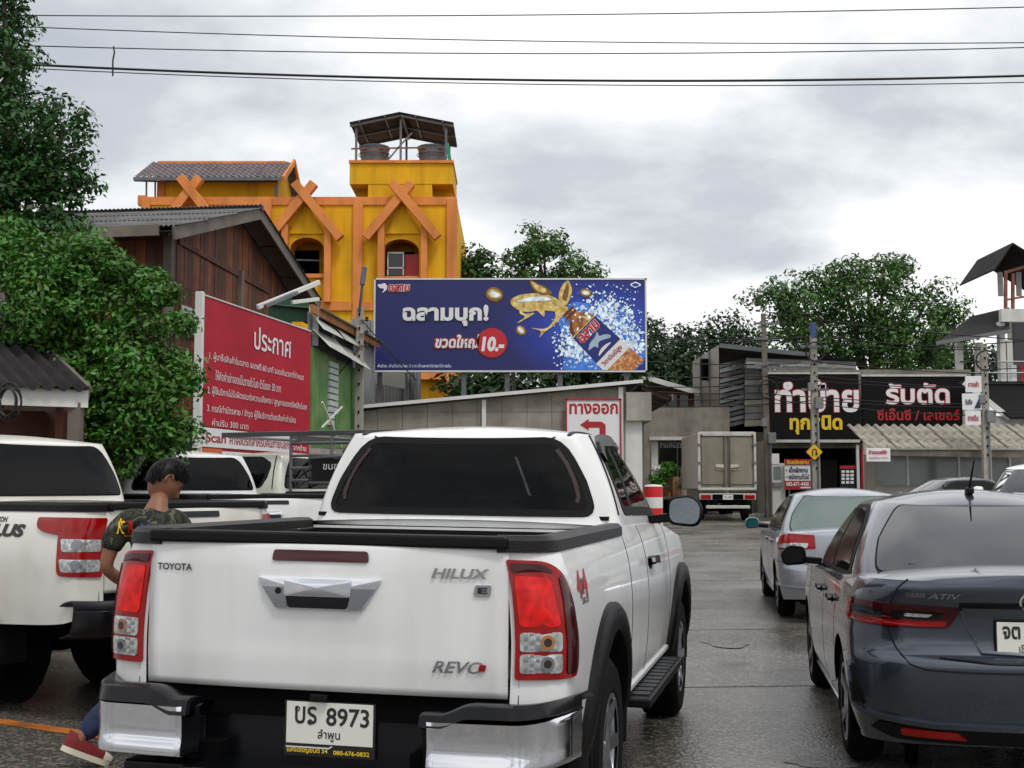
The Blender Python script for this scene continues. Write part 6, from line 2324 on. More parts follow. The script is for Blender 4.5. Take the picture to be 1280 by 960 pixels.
sg_text(sbd, 'ทำป้าย', 1021, 495, 107, 43, 'ink_red', .055, YG - .012)
sg_text(sbd, 'ทำป้าย', 1021, 495, 105, 41, 'white_print', .03, YG - .02)
sg_text(sbd, 'ทุกชนิด', 1020, 531, 66, 24, 'ink_yellow', .04)
sbr = root('signboard', 'black signboard with white writing over a red line of Thai text', 'sign')
pbox('board', 1078, 470, 1207, 539, YG - .05, .14, 'sign_black', sbr)
pbox('edge_trim', 1077, 468, 1208, 470.5, YG - .08, .2, 'ac_white', sbr)
sg_text(sbr, 'รับตัด', 1147, 492, 81.5, 28.5, 'ink_red', .055, YG - .062)
sg_text(sbr, 'รับตัด', 1147, 492, 80, 27, 'white_print', .028, YG - .07)
sg_text(sbr, 'ซีเอ็นซี / เลเซอร์', 1148, 518, 103, 15, 'decal_red', .025, YG - .07)
# things at the shop front
po = root('poster', 'red and white job poster standing at the sign shop', 'poster')
pbox('board', 981, 574, 1013, 612, YG - .6, .04, 'white_print', po)
pbox('band', 981, 574, 1013, 581, YG - .63, .02, 'ink_red', po)
pbox('band', 981, 601, 1013, 612, YG - .63, .02, 'ink_red', po)
sg_text(po, 'รับสมัครงาน', 997, 577.5, 27, 5, 'ink_yellow', .03, YG - .65)
sg_text(po, '• เด็กฝึกงาน', 996, 587, 27, 7, 'ink_navy', .03, YG - .62)
sg_text(po, '• พนักงานทั่วไป', 997, 595.5, 28, 7, 'ink_navy', .03, YG - .62)
sg_text(po, '082-671-4430', 997, 605, 28, 5, 'white_print', .03, YG - .65)
for px in (983, 1011):
    MB().bar((at(px, 600, YG).x, YG - .5, gz(51)), (at(px, 600, YG).x, YG - .5, at(px, 575, YG).z), .05, .05).build('leg', 'steel', po)
mc = root('vending_machine', 'pale green water vending machine at the sign shop', 'vending machine')
pbox('cabinet', 964, 579, 980, 640, YG - .4, .6, 'white_wall', mc, zmin=gz(50) + .12)
pbox('window', 967, 583, 976, 599, YG - .42, .04, 'shop_glass', mc)
pbox('label', 965, 567, 974, 580, YG - .42, .05, 'white_print', mc)
pbox('drain_shelf', 966, 603, 978, 608, YG - .5, .12, 'zinc', mc)
mn = root('menu_board', 'black price board with white print inside the sign shop', 'sign')
pbox('board', 1050, 582, 1069, 612, YG + .1, .05, 'ink_black', mn)
pbox('band', 1050, 582, 1069, 586, YG + .07, .02, 'ink_red', mn)
for i in range(4):
    for j in range(3):
        pbox('picture', 1052 + j * 5.6, 588 + i * 4.5, 1056 + j * 5.6, 591 + i * 4.5, YG + .08, .02, 'white_print', mn)

# awning building
aw = root('shop_house', 'shop with a beige corrugated tile awning and red wall base', 'shop')
YA = 44.0
ex0, ex1 = at(1086, 562, YA), at(1330, 566, YA)
tp0 = at(1064, 535, YA + 2.2)
for r in range(3):
    for k in range(7):
        w_ = (ex1.x - ex0.x) / 7
        u0, u1 = r / 3, (r + 1) / 3
        o0 = ex0 + V((k * w_, 0, 0))
        sl = V((-.12, 2.2, tp0.z - ex0.z))
        d = sl.normalized()
        n_ = V((1, 0, 0)).cross(d)
        corrugated('roof_tile_sheet', o0 + sl * u0 + n_ * (.05 - .0 * r), V((1, 0, 0)), d, n_, w_ + .02, sl.length / 3 + .1, .33, .055, 'roof_tan', aw, lap=.06, seg=10)
MB().bar(ex0 + V((0, .1, -.1)), ex1 + V((0, .1, -.1)), .06, .18).build('eave_board', 'wood_grey', aw)
xw0, xw1 = at(1088, 600, YA + 2.4).x, at(1330, 600, YA + 2.4).x
MB().box(((xw0 + xw1) / 2, YA + 3.2, 1.8), (xw1 - xw0, .2, 3.2)).build('wall', 'white_wall', aw)
MB().box(((xw0 + xw1) / 2, YA + 2.42, .65), (xw1 - xw0, .12, .85)).build('base_wall', 'decal_red', aw)
for px0, px1 in ((1093, 1134), (1136, 1198), (1200, 1262), (1264, 1320)):
    w = pbox('window', px0, 567, px1, 606, YA + 2.45, .03, 'shop_glass', aw)
    pbox('window_frame', px1 - .5, 565, px1 + 2.2, 607, YA + 2.4, .08, 'white_paint', w)
pbox('post', 1081, 568, 1092, 640, YA + 2.3, .25, 'roof_tan', aw, zmin=gz(46))
pbox('window_beam', 1088, 562, 1320, 567, YA + 2.35, .12, 'roof_tan', aw)
sn = root('hanging_sign', 'small white sign hanging under the tile awning', 'sign')
pbox('board', 1083, 560, 1113, 577, YA - .1, .04, 'white_print', sn, bevel=.01)
lettering('lettering', 'ห้างออฟฟิศ', 'ink_red', sn, at(1098, 565, YA - .12), XA, ZA, w=.66, h=.16, bold=.03, off=.004)
lettering('lettering', 'อะลูมิเนียม กระจก', 'ink_red', sn, at(1098, 572.5, YA - .12), XA, ZA, w=.66, h=.1, bold=.01, off=.004)
MB().tube([at(1087, 560, YA - .08), at(1087, 556, YA + .1)], .012, 6).tube([at(1109, 560, YA - .08), at(1109, 556, YA + .1)], .012, 6).build('hanger', 'steel', sn)

# white house on the right
wt = root('white_house', 'white two storey house with a black tiled gable and a balcony', 'house')
YW = 47.5
ppoly('gable_wall', [(1206, 556), (1206, 500), (1280, 540), (1330, 540), (1330, 560)], YW + .6, .2, 'white_wall', wt)
pbox('wall', 1206, 520, 1335, 562, YW + .8, .2, 'white_wall', wt)
# black tiled slope: rows of tiles as strips
for i in range(8):
    u0, u1 = i / 8, (i + 1) / 8
    tl_, tr_ = V((1209, 480)), V((1330, 480))
    bl_, br_ = V((1262, 521)), V((1345, 521))
    a, b = tl_.lerp(bl_, u0), tl_.lerp(bl_, u1 + .02)
    c, d_ = tr_.lerp(br_, u1 + .02), tr_.lerp(br_, u0)
    Ya, Yb = YW + 2.2 * (1 - u0), YW + 2.2 * (1 - u1) - .04
    P = [at(a.x, a.y, Ya), at(b.x, b.y, Yb), at(c.x, c.y, Yb), at(d_.x, d_.y, Ya)]
    P2 = [p - V((0, -.02, .05)) for p in P]
    MB().add(P + P2, [(0, 1, 2, 3), (7, 6, 5, 4), (0, 4, 5, 1), (1, 5, 6, 2), (2, 6, 7, 3), (3, 7, 4, 0)]).build('roof_tile_row', 'sign_black', wt)
MB().bar(at(1205, 478, YW + .4), at(1262, 523, YW + .4), .08, .2).build('barge_board', 'white_paint', wt)
pbox('ridge', 1200, 476.5, 1335, 480.5, YW + 2.1, .2, 'roof_dark', wt)
# upper storey
YU = 52.0
pbox('balcony_slab', 1196, 487, 1340, 494, YU - .2, 4, 'white_wall', wt)
pbox('upper_wall', 1262, 392, 1340, 490, YU + 3.4, .2, 'white_wall', wt)
pbox('upper_door', 1268, 402, 1290, 488, YU + 3.3, .08, 'dark_glass', wt)
for px, y0 in ((1201, 428), (1254, 402), (1226, 428), (1263, 425)):
    pbox('column', px - 3.5, y0, px + 3.5, 490, YU, .35, 'white_wall', wt)
MB().add([at(1172, 428, YU - .8), at(1262, 412, YU - .8), at(1262, 384, YU + 3), at(1215, 395, YU + 3)], [(0, 1, 2, 3)]).build('lean_to_roof', 'roof_dark', wt)
MB().bar(at(1170, 429, YU - .85), at(1262, 414, YU - .85), .06, .16).build('eave_board', 'steel', wt)
pbox('parapet_beam', 1252, 386, 1340, 402, YU - .2, .3, 'white_wall', wt)
for y_ in (452, 466, 480):
    MB().tube([at(1200, y_, YU - .1), at(1340, y_, YU - .1)], .03, 6).build('balcony_rail', 'steel', wt)
for k in range(6):
    pbox('balcony_slat', 1264 + k * 12, 456, 1271 + k * 12, 484, YU - .02, .03, 'ink_red' if k % 2 else 'white_paint', wt)
# rooftop pergola
for px in (1257, 1266, 1290):
    MB().bar(at(px, 342, YU), at(px, 388, YU), .12, .12).build('pergola_post', 'steel_rust', wt)
MB().bar(at(1255, 341, YU), at(1320, 322, YU), .1, .12).build('pergola_beam', 'steel_rust', wt)
MB().bar(at(1257, 375, YU), at(1320, 364, YU), .06, .08).build('pergola_rail', 'steel_rust', wt)
a_, b_, c_ = at(1242, 337, YU - .5), at(1266, 303, YU - .5), at(1310, 306, YU - .5)
MB().add([a_, b_, b_ + V((0, 4, 0)), a_ + V((0, 4, 0)), c_ + V((.6, 0, -1.2)), c_ + V((.6, 4, -1.2))], [(0, 1, 2, 3), (1, 4, 5, 2)]).build('pergola_roof', 'roof_dark', wt, solid=.06)
for px in (1251, 1274):
    pbox('roof_screen', px - 3, 340, px + 3, 370, YU + .8, .1, 'ac_white', wt)
# roof tree line lies behind; small signs on the pole come with the poles
# ------------------------------------------------------------------ trees and shrubs
def leaf_mesh(blobs, n, size, seed, clump=.28, per=22, up=.35, flat=0.0):
    """many leaf-sized faces in clumps through ellipsoid blobs [(centre, radii, weight)]"""
    rg = np.random.default_rng(seed)
    w = np.array([b[2] if len(b) > 2 else b[1][0] * b[1][1] * b[1][2] for b in blobs], float) ** (.8)
    w /= w.sum()
    nc = max(1, n // per)
    bi = rg.choice(len(blobs), nc, p=w)
    c = np.array([b[0] for b in blobs])[bi]
    r = np.array([b[1] for b in blobs])[bi]
    d = rg.normal(size=(nc, 3))
    d /= np.linalg.norm(d, axis=1)[:, None]
    rad = rg.uniform(.25, 1.0, nc) ** .5 * (1 + rg.normal(0, .05, nc))
    cc = c + d * r * rad[:, None]
    sz = clump * rg.uniform(.45, 1.25, nc)
    k = np.maximum(3, (per * (sz / clump) ** 2 * rg.uniform(.7, 1.3, nc)).astype(int))
    idx = np.repeat(np.arange(nc), k)
    m = len(idx)
    e = rg.normal(size=(m, 3))
    e /= np.linalg.norm(e, axis=1)[:, None]
    p = cc[idx] + e * (sz[idx] * rg.uniform(.15, 1.0, m) ** .5)[:, None] * np.array([1, 1, .62])
    nrm = e * .8 + rg.normal(size=(m, 3)) * .5 + np.array([0, 0, up + .25])
    nrm /= np.linalg.norm(nrm, axis=1)[:, None]
    t = np.cross(nrm, rg.normal(size=(m, 3)))
    t[:, 2] -= .35
    t -= nrm * (t * nrm).sum(1)[:, None]
    t /= np.linalg.norm(t, axis=1)[:, None] + 1e-9
    b = np.cross(nrm, t)
    s = size * rg.uniform(.45, 1.55, m)[:, None]
    vs = np.stack([p - t * s * .5, p + b * s * .26 + nrm * s * .06, p + t * s * .55, p - b * s * .26 + nrm * s * .06], 1).reshape(-1, 3)
    me = bpy.data.meshes.new('leaves')
    me.vertices.add(len(vs))
    me.vertices.foreach_set('co', vs.ravel())
    me.loops.add(4 * m)
    me.loops.foreach_set('vertex_index', np.arange(4 * m))
    me.polygons.add(m)
    me.polygons.foreach_set('loop_start', np.arange(0, 4 * m, 4))
    me.polygons.foreach_set('loop_total', np.full(m, 4))
    me.update()
    return me


def tree(name, label, base, blobs, n, size, mat, seed, trunk_r=.18, cat='tree', group=None, clump=.28, limbs=True, per=22):
    rt = root(name, label, cat, group)
    cz = sum(b[0][2] for b in blobs) / len(blobs)
    base = V(base)
    cen = V((sum(b[0][0] for b in blobs) / len(blobs), sum(b[0][1] for b in blobs) / len(blobs), cz))
    fork = base.lerp(cen, .55)
    fork.x += .1
    MB().tube([base - V((0, 0, .1)), base.lerp(fork, .5) + V((trunk_r * .4, 0, 0)), fork], [trunk_r * 1.2, trunk_r, trunk_r * .8], 10).build('trunk', 'bark', rt, smooth=True)
    for b in blobs:
        e_ = V(b[0])
        mid = fork.lerp(e_, .5) + V((0, 0, .15))
        MB().tube([fork - V((0, 0, .1)), mid, e_ + V((0, 0, b[1][2] * .3))], [trunk_r * .55, trunk_r * .35, trunk_r * .12], 7).build('limb', 'bark', rt, smooth=True)
    me = leaf_mesh(blobs, n, size, seed, clump, per)
    finish('crown', me, mat, rt)
    return rt


def bl(px, py, Y, rx, ry, w=None, ryd=None):
    """blob from photo pixel centre and pixel radii at depth Y"""
    c = at(px, py, Y)
    k = Y / FPX
    d = ryd if ryd else (rx + ry) / 2 * k
    b = (tuple(c), (rx * k, d, ry * k))
    return b + ((w,) if w else ())


tree('leafy_shrub', 'bright green leafy shrub beside the wooden house, over the low shed', (-4.55, 14.2, 0),
     [bl(60, 370, 14.0, 62, 58), bl(128, 395, 14.2, 62, 62), bl(40, 330, 14.3, 50, 45), bl(150, 455, 14.0, 66, 62), bl(175, 505, 13.8, 52, 52), bl(95, 340, 14.5, 45, 40), bl(110, 460, 14.4, 60, 60),
      bl(205, 480, 13.9, 28, 52), bl(130, 515, 13.7, 40, 40), bl(200, 540, 13.7, 34, 32), bl(150, 565, 13.7, 50, 26), bl(10, 300, 14.4, 40, 30), bl(180, 420, 14.1, 34, 34), bl(150, 335, 14.0, 12, 10, .02), bl(180, 350, 14.0, 11, 9, .02), bl(196, 368, 13.9, 10, 9, .02), bl(226, 405, 13.8, 9, 10, .02), bl(120, 310, 14.1, 14, 10, .02), bl(232, 470, 13.8, 8, 14, .02), bl(228, 540, 13.7, 12, 10, .02), bl(30, 400, 14.4, 50, 40), bl(160, 540, 14, 45, 26)], 60000, .066, 'leaf_bush', 5, .10, 'shrub', None, .24, per=90)
tree('tall_tree', 'tall dark green tree towering at the left edge of the lot', (-6.6, 16.5, 0),
     [bl(-20, 60, 16.5, 58, 90), bl(20, 170, 16.3, 60, 62), bl(80, 165, 16.0, 42, 42), bl(35, 250, 16.2, 62, 44), bl(-30, 250, 16.5, 70, 90), bl(-10, 310, 16.5, 70, 50), bl(70, 225, 16.2, 40, 28), bl(5, 15, 16.4, 28, 40),
      bl(70, 285, 16.1, 34, 26)],
     34000, .08, 'leaf_mid', 9, .22, 'tree', None, .30, per=90)
BT = 'trees behind the buildings'
tree('broad_tree', 'broad round-crowned tree rising behind the black signboards', (at(1085, 500, 63).x, 63, .3),
     [bl(1085, 372, 63, 62, 56), bl(1010, 390, 63, 48, 56), bl(1150, 410, 63, 50, 52), bl(1060, 420, 64, 80, 40), bl(1185, 400, 63.5, 28, 30), bl(968, 385, 63.5, 28, 40), bl(1130, 440, 62, 70, 35), bl(990, 440, 62.5, 50, 35),
      bl(1168, 365, 63.5, 10, 22), bl(1105, 345, 63, 36, 28), bl(1050, 345, 63, 34, 28), bl(1195, 430, 64, 24, 26)],
     36000, .20, 'leaf_far', 21, .4, 'tree', BT, .85, per=110)
tree('bushy_tree', 'bushy tree showing above the middle of the billboard', (at(680, 500, 52).x, 52, .3),
     [bl(680, 325, 52, 40, 40), bl(650, 345, 52, 34, 34), bl(715, 350, 52, 40, 32), bl(690, 395, 52, 70, 50), bl(672, 300, 52, 26, 20), bl(735, 380, 53, 40, 40)], 20000, .17, 'leaf_far', 23, .3, 'tree', BT, .6, per=90)
tree('bushy_tree', 'smaller bushy tree beside the yellow building wall', (at(595, 500, 50).x, 50, .3),
     [bl(597, 335, 50, 22, 26), bl(585, 370, 50, 28, 36), bl(606, 400, 50, 34, 40)], 9000, .17, 'leaf_mid', 25, .2, 'tree', BT, .5, per=80)
tree('hedge_tree', 'dark foliage seen through the gap under the billboard', (at(680, 500, 40).x, 40, .2),
     [bl(600, 480, 40, 50, 26), bl(680, 475, 40, 60, 26), bl(760, 470, 40, 50, 24), bl(640, 500, 39, 50, 22)], 6000, .24, 'leaf_dark', 27, .12, 'tree', BT, .5)
tree('slender_tree', 'dark tree just past the right end of the billboard', (at(815, 500, 66).x, 66, .3),
     [bl(812, 440, 66, 20, 46), bl(800, 470, 66, 30, 40), bl(820, 480, 66, 26, 30)], 8000, .22, 'leaf_dark', 29, .25, 'tree', BT, .7)
tree('conical_tree', 'dark tree standing over the far house roof', (at(848, 500, 70).x, 70, .3),
     [bl(850, 435, 70, 20, 30), bl(846, 465, 70, 30, 36), bl(862, 480, 70, 28, 30)], 9000, .22, 'leaf_dark', 31, .25, 'tree', BT, .7)
tree('conical_tree', 'dark tree behind the grey shed roof', (at(905, 500, 72).x, 72, .3),
     [bl(905, 418, 72, 32, 28), bl(885, 440, 72, 30, 36), bl(928, 440, 72, 34, 34), bl(905, 470, 72, 50, 40)], 12000, .22, 'leaf_dark', 33, .3, 'tree', BT, .9)
tree('far_tree', 'low dark tree behind the white house balcony', (at(1190, 500, 68).x, 68, .3),
     [bl(1185, 450, 68, 40, 26), bl(1230, 460, 68, 50, 26)], 7000, .22, 'leaf_dark', 35, .25, 'tree', BT, .85)

# ------------------------------------------------------------------ low shed at the left edge
ls = root('low_shed', 'low dark shed with a corrugated roof and white fascia at the left edge', 'shed')
Cn = V((-4.16, 12.6, 2.42))
ev, sv = V((-.84, -.53, 0)).normalized(), V((-.53, .84, .30)).normalized()
nv_ = sv.cross(ev)
nv_ = nv_ if nv_.z > 0 else -nv_
for k in range(6):
    corrugated('roof_sheet', Cn + ev * (k * .74) + V((0, 0, .03)), ev, sv, nv_, .78, 4.2, .145, .028, 'roof_dark', ls)
MB().bar(Cn + V((0, 0, -.09)) + sv * .1, Cn + ev * 4.4 + V((0, 0, -.09)) + sv * .1, .03, .17).build('fascia', 'white_wall', ls)
s2 = V((sv.x, sv.y, 0)).normalized()
MB().bar(Cn + s2 * .9 + V((0, 0, -1.3)), Cn + s2 * .9 + ev * 4.4 + V((0, 0, -1.3)), .08, 2.3).build('wall', 'wood_red_c', ls)
MB().bar(Cn + ev * .2 + s2 * .4 - V((0, 0, 1.2)), Cn + ev * .2 + s2 * 4 - V((0, 0, 1.2)), .08, 2.4).build('wall', 'wood_red_c', ls)
for k in (.1, 2.2):
    MB().bar(Cn + ev * k + s2 * .15 - V((0, 0, .1)), Cn + ev * k + s2 * .15 - V((0, 0, 2.42)), .12, .12).build('post', 'wood_grey', ls)
MB().bar(Cn + sv * .1 + V((0, 0, -.02)), Cn + sv * 4.2 + V((0, 0, -.02)), .04, .14).build('barge_board', 'wood_grey', ls)
cc_ = root('cable_coil', 'coil of black cable hanging under the low shed eave', 'cable')
cp_ = at(14, 490, 12.0)
rn = random.Random(4)
for i in range(6):
    rx, rz = rn.uniform(.07, .12), rn.uniform(.12, .20)
    MB().tube([V((cp_.x + rx * cos(t * .314), cp_.y - .1 + .02 * i, cp_.z - .1 + rz * sin(t * .314))) for t in range(21)], .008, 6).build('loop', 'cable', cc_, smooth=True)
# second roof corner above it
uh = root('tiled_roof', 'corner of a brown tiled roof above the low shed', 'house')
corrugated('roof_sheet', at(-60, 402, 14.6), V((1, 0, 0)), V((0, .9, .35)).normalized(), V((0, -.35, .9)), .72, 2.0, .12, .02, 'tile_mauve', uh)
MB().bar(at(-60, 410, 14.7), at(10, 408, 14.7), .05, .12).build('eave_board', 'wood_red_c', uh)
pbox('wall', -80, 412, 8, 470, 15.4, .1, 'wood_red_c', uh, zmin=.0)


# ------------------------------------------------------------------ poles, cables, road signs
def pole(label, px, y0, y1, Y, w, mat='concrete_light', lean=0, group='utility poles'):
    rt = root('utility_pole', label, 'pole', group)
    x = at(px, 500, Y).x
    zt = at(px, y0, Y).z
    vs = []
    for z, k in ((gz(Y) - .1, 1.15), (zt, .8)):
        xx = x + lean * z
        for i, j in ((-1, -1), (1, -1), (1, 1), (-1, 1)):
            vs.append(V((xx + i * w * k / 2, Y + j * w * k * .4, z)))
    MB().add(vs, [(0, 1, 2, 3), (7, 6, 5, 4), (0, 4, 5, 1), (1, 5, 6, 2), (2, 6, 7, 3), (3, 7, 4, 0)]).build('shaft', mat, rt, bevel=.012)
    return rt, x, zt


p1, x1, z1 = pole('concrete utility pole with a street lamp, standing before the tin shack', 449, 385, 520, 27.4, .19)
n_ = int((z1 - 2) / .3)
for i in range(n_):
    MB().box((x1, 27.4 - .09, 2.2 + i * .3), (.035, .01, .06)).build('bolt_hole', 'dark_void', p1)
MB().tube([(x1, 27.3, z1 - .1), (x1 + .05, 27.2, z1 + .3), at(453, 356, 27.2)], .03, 8).build('lamp_arm', 'steel', p1, smooth=True)
MB().bar(at(452.5, 357, 27.2), at(456, 333, 27.2), .15, .1).build('lamp_head', 'tank_grey', p1, bevel=.03)
for z in (.55, .3, .0):
    MB().lathe([(.03, 0), (.045, .02), (.03, .05), (.045, .07), (.03, .1)], (x1 + .16, 27.3, z1 - .3 - z), 'Z', 10).build('insulator', 'trim_grey', p1, smooth=True)
    MB().bar((x1, 27.3, z1 - .28 - z), (x1 + .18, 27.3, z1 - .28 - z), .03, .03).build('bracket', 'steel', p1)
p2, x2, z2 = pole('dark weathered utility pole between the box truck and the sign shop', 959, 392, 600, 49.6, .22, 'wood_grey', -.012)
p3, x3, z3 = pole('pale concrete pole carrying the yellow road sign', 1018, 420, 600, 47.2, .28, 'concrete_light')
MB().box((x3, 47.2, z3 + .2), (.2, .2, .6)).build('pole_cap', 'tarp_blue', p3, bevel=.02)
p4, x4, z4 = pole('concrete pole with three small signs before the white house', 1231, 430, 560, 43.6, .26, 'concrete_light')
for i in range(14):
    MB().box((x3, 47.2 - .14, 2.2 + i * .32), (.05, .012, .09)).build('bolt_hole', 'dark_void', p3)
    MB().box((x4, 43.6 - .13, 2.6 + i * .3), (.05, .012, .08)).build('bolt_hole', 'dark_void', p4)
for p_, x_, y_, z_ in ((p2, x2, 49.6, z2), (p3, x3, 47.2, z3)):
    for dz in (.4, 1.0, 2.0):
        MB().bar((x_ - .5, y_ - .1, z_ - dz), (x_ + .5, y_ - .1, z_ - dz), .07, .09).build('cross_arm', 'steel', p_)
# yellow diamond sign
ds = root('warning_sign', 'yellow diamond warning sign with a black U-turn arrow on the pole', 'road sign')
YD = 46.95
c_ = at(1018, 565, YD)
k = YD / FPX
dm = lambda r: [(c_.x, c_.z + r * k), (c_.x + r * k, c_.z), (c_.x, c_.z - r * k), (c_.x - r * k, c_.z)]
MB().prism(rpoly(dm(11.5), .05), (0, YD, 0), (1, 0, 0), (0, 0, 1), (0, 1, 0), .02).build('plate', 'ink_black', ds)
MB().prism(rpoly(dm(10.2), .05), (0, YD - .006, 0), (1, 0, 0), (0, 0, 1), (0, 1, 0), .004).build('face', 'sign_yellow', ds)
pts = [V((c_.x - 2.4 * k, YD - .014, c_.z - 4.5 * k)), V((c_.x - 2.4 * k, YD - .014, c_.z + 1.2 * k))]
pts += [V((c_.x - 2.4 * k * cos(a), YD - .014, c_.z + 1.2 * k + 2.6 * k * sin(a))) for a in (.5, 1.0, 1.57, 2.1, 2.6)]
pts += [V((c_.x + 2.4 * k, YD - .014, c_.z + 1.2 * k)), V((c_.x + 2.4 * k, YD - .014, c_.z - 1.5 * k))]
MB().tube(pts, .7 * k, 6).build('arrow', 'ink_black', ds)
MB().add([V((c_.x + .2 * k, YD - .03, c_.z - 1.3 * k)), V((c_.x + 4.6 * k, YD - .03, c_.z - 1.3 * k)), V((c_.x + 2.4 * k, YD - .03, c_.z - 5 * k))], [(0, 1, 2)]).build('arrow_head', 'ink_black', ds)
for p_, x_, y_, z_ in ((p2, x2, 49.6, 3.4), (p3, x3, 47.2, 4.6), (p4, x4, 43.6, 3.9)):
    MB().box((x_ + .12, y_ - .2, z_), (.3, .18, .42)).build('meter_box', 'meter_grey', p_, bevel=.02)
    MB().box((x_ - .16, y_ - .18, z_ + .6), (.22, .14, .3)).build('meter_box', 'meter_grey', p_, bevel=.02)
    MB().tube([(x_ + .05, y_ - .17, .4), (x_ + .05, y_ - .17, z_)], .025, 6).build('conduit', 'tank_grey', p_)
    MB().tube([V((x_ + .35 * cos(t * .35), y_ - .25, z_ + 1.9 + .35 * sin(t * .35))) for t in range(19)], .03, 6).build('cable_coil', 'cable', p_, smooth=True)
# three small signs on the far right pole
for i, (r, txt, mt, lab) in enumerate((((1207, 470, 1227, 490), 'ทางเข้า', 'ink_red', 'small white sign with red writing, topmost on the right pole'),
                                       ((1203, 492, 1227, 512), 'รับซื้อ', 'ink_navy', 'small white sign with blue triangle, middle on the right pole'),
                                       ((1207, 514, 1226, 531), 'ขายดิน', 'ink_red', 'small white sign, lowest on the right pole'))):
    sg = root('small_sign', lab, 'sign')
    pbox('board', *r, 43.4, .03, 'white_print', sg)
    lettering('lettering', txt, mt, sg, at((r[0] + r[2]) / 2 - (4 if i == 1 else 0), (r[1] + r[3]) / 2, 43.38), XA, ZA, w=.36 if i != 1 else .24, h=.2, bold=.03, off=.004)
    if i == 1:
        ppoly('triangle', [(1218, 510), (1226, 510), (1226, 494)], 43.37, .01, 'ink_navy', sg)


def cable(label, pts, r, group=None, mat='cable', name='overhead_cable'):
    """cable through photo points (x, y, Y) with a smooth curve"""
    P = [at(*p) for p in pts]
    f = [spl([(i, p[a]) for i, p in enumerate(P)]) for a in range(3)]
    if len(P) == 3:
        x0, x1_, x2_ = P
        q = []
        for i in range(33):
            t = i / 32
            q.append(x0 * (2 * (t - .5) * (t - 1)) + x1_ * (-4 * t * (t - 1)) + x2_ * (2 * t * (t - .5)))
    else:
        q = [P[0].lerp(P[1], i / 8) + V((0, 0, -.012 * (P[0] - P[1]).length * sin(pi * i / 8))) for i in range(9)]
    o = MB().tube(q, r, 5).build(name, mat, None, smooth=True)
    return tag(o, label, 'cable', group)


NG = 'cables crossing the sky above the lot'
YC = 18.0
cable('thin black cable crossing the sky, topmost of five', [(-120, 18, YC), (640, 19, YC), (1400, 6, YC)], .0085, NG)
cable('thin black cable crossing the sky, second from the top', [(-120, 27, YC), (640, 51, YC), (1400, 52, YC)], .008, NG)
cable('thin black cable crossing the sky, third from the top', [(-120, 52, YC), (640, 67, YC), (1400, 56, YC)], .0085, NG)
cable('thick dark cable crossing the sky, fourth from the top', [(-120, 72, YC), (640, 100, YC), (1400, 91, YC)], .019, NG)
cable('thin cable just under the thick one, lowest of five', [(-120, 77, YC - .1), (640, 105, YC - .1), (1400, 100, YC - .1)], .008, NG)
lp = MB().tube([at(142, 58, YC - .02), at(143, 66, YC - .02), at(141, 76, YC - .02), at(141, 95, YC - .02)], .012, 6).build('cable_tail', 'cable', None, smooth=True)
tag(lp, 'short loose cable end dangling from the upper wires', 'cable')
FG = 'cables strung between the far poles'
ORD = ('topmost', 'second', 'third', 'fourth', 'fifth', 'sixth', 'seventh', 'lowest')
for i, (ya, yb_) in enumerate(((423, 420), (425, 428), (455, 452), (470, 476), (480, 470), (492, 496), (498, 505), (505, 500))):
    cable(ORD[i] + ' cable of those reaching the dark pole past the billboard', [(800, ya + 4 * sin(i * 2.1), 50.5), (960, ya, 49.5)], .022, FG)
    cable(ORD[i] + ' cable of those between the dark pole and the road sign pole', [(960, ya, 49.5), (1020, yb_, 47.1)], .02, FG)
    cable(ORD[i] + ' cable of those between the road sign pole and the three-sign pole', [(1020, yb_, 47.1), (1231, yb_ + 12 + 3 * cos(i * 3.1), 43.5)], .018, FG)
    if i % 2 == 0:
        cable(ORD[i] + ' cable of those leaving the three-sign pole at the right edge', [(1231, yb_ + 10, 43.5), (1400, yb_ - 8 + i * 3, 41)], .018, FG)
cable('pale cable running up to the right above the signboards', [(960, 390, 49.5), (1280, 425, 43.5)], .02)
cable('cable from the shed roof to the shack pole', [(452, 400, 27.3), (520, 475, 27.9)], .012)
cable('slack cable hanging from the shack pole to the green panels', [(449, 435, 27.3), (395, 500, 25.0)], .012)
cable('thin cable along the plank house wall, upper one', [(118, 315, 22.6), (392, 415, 24)], .010)
cable('thin cable along the plank house wall, lower one', [(118, 322, 22.6), (392, 420, 24)], .008)

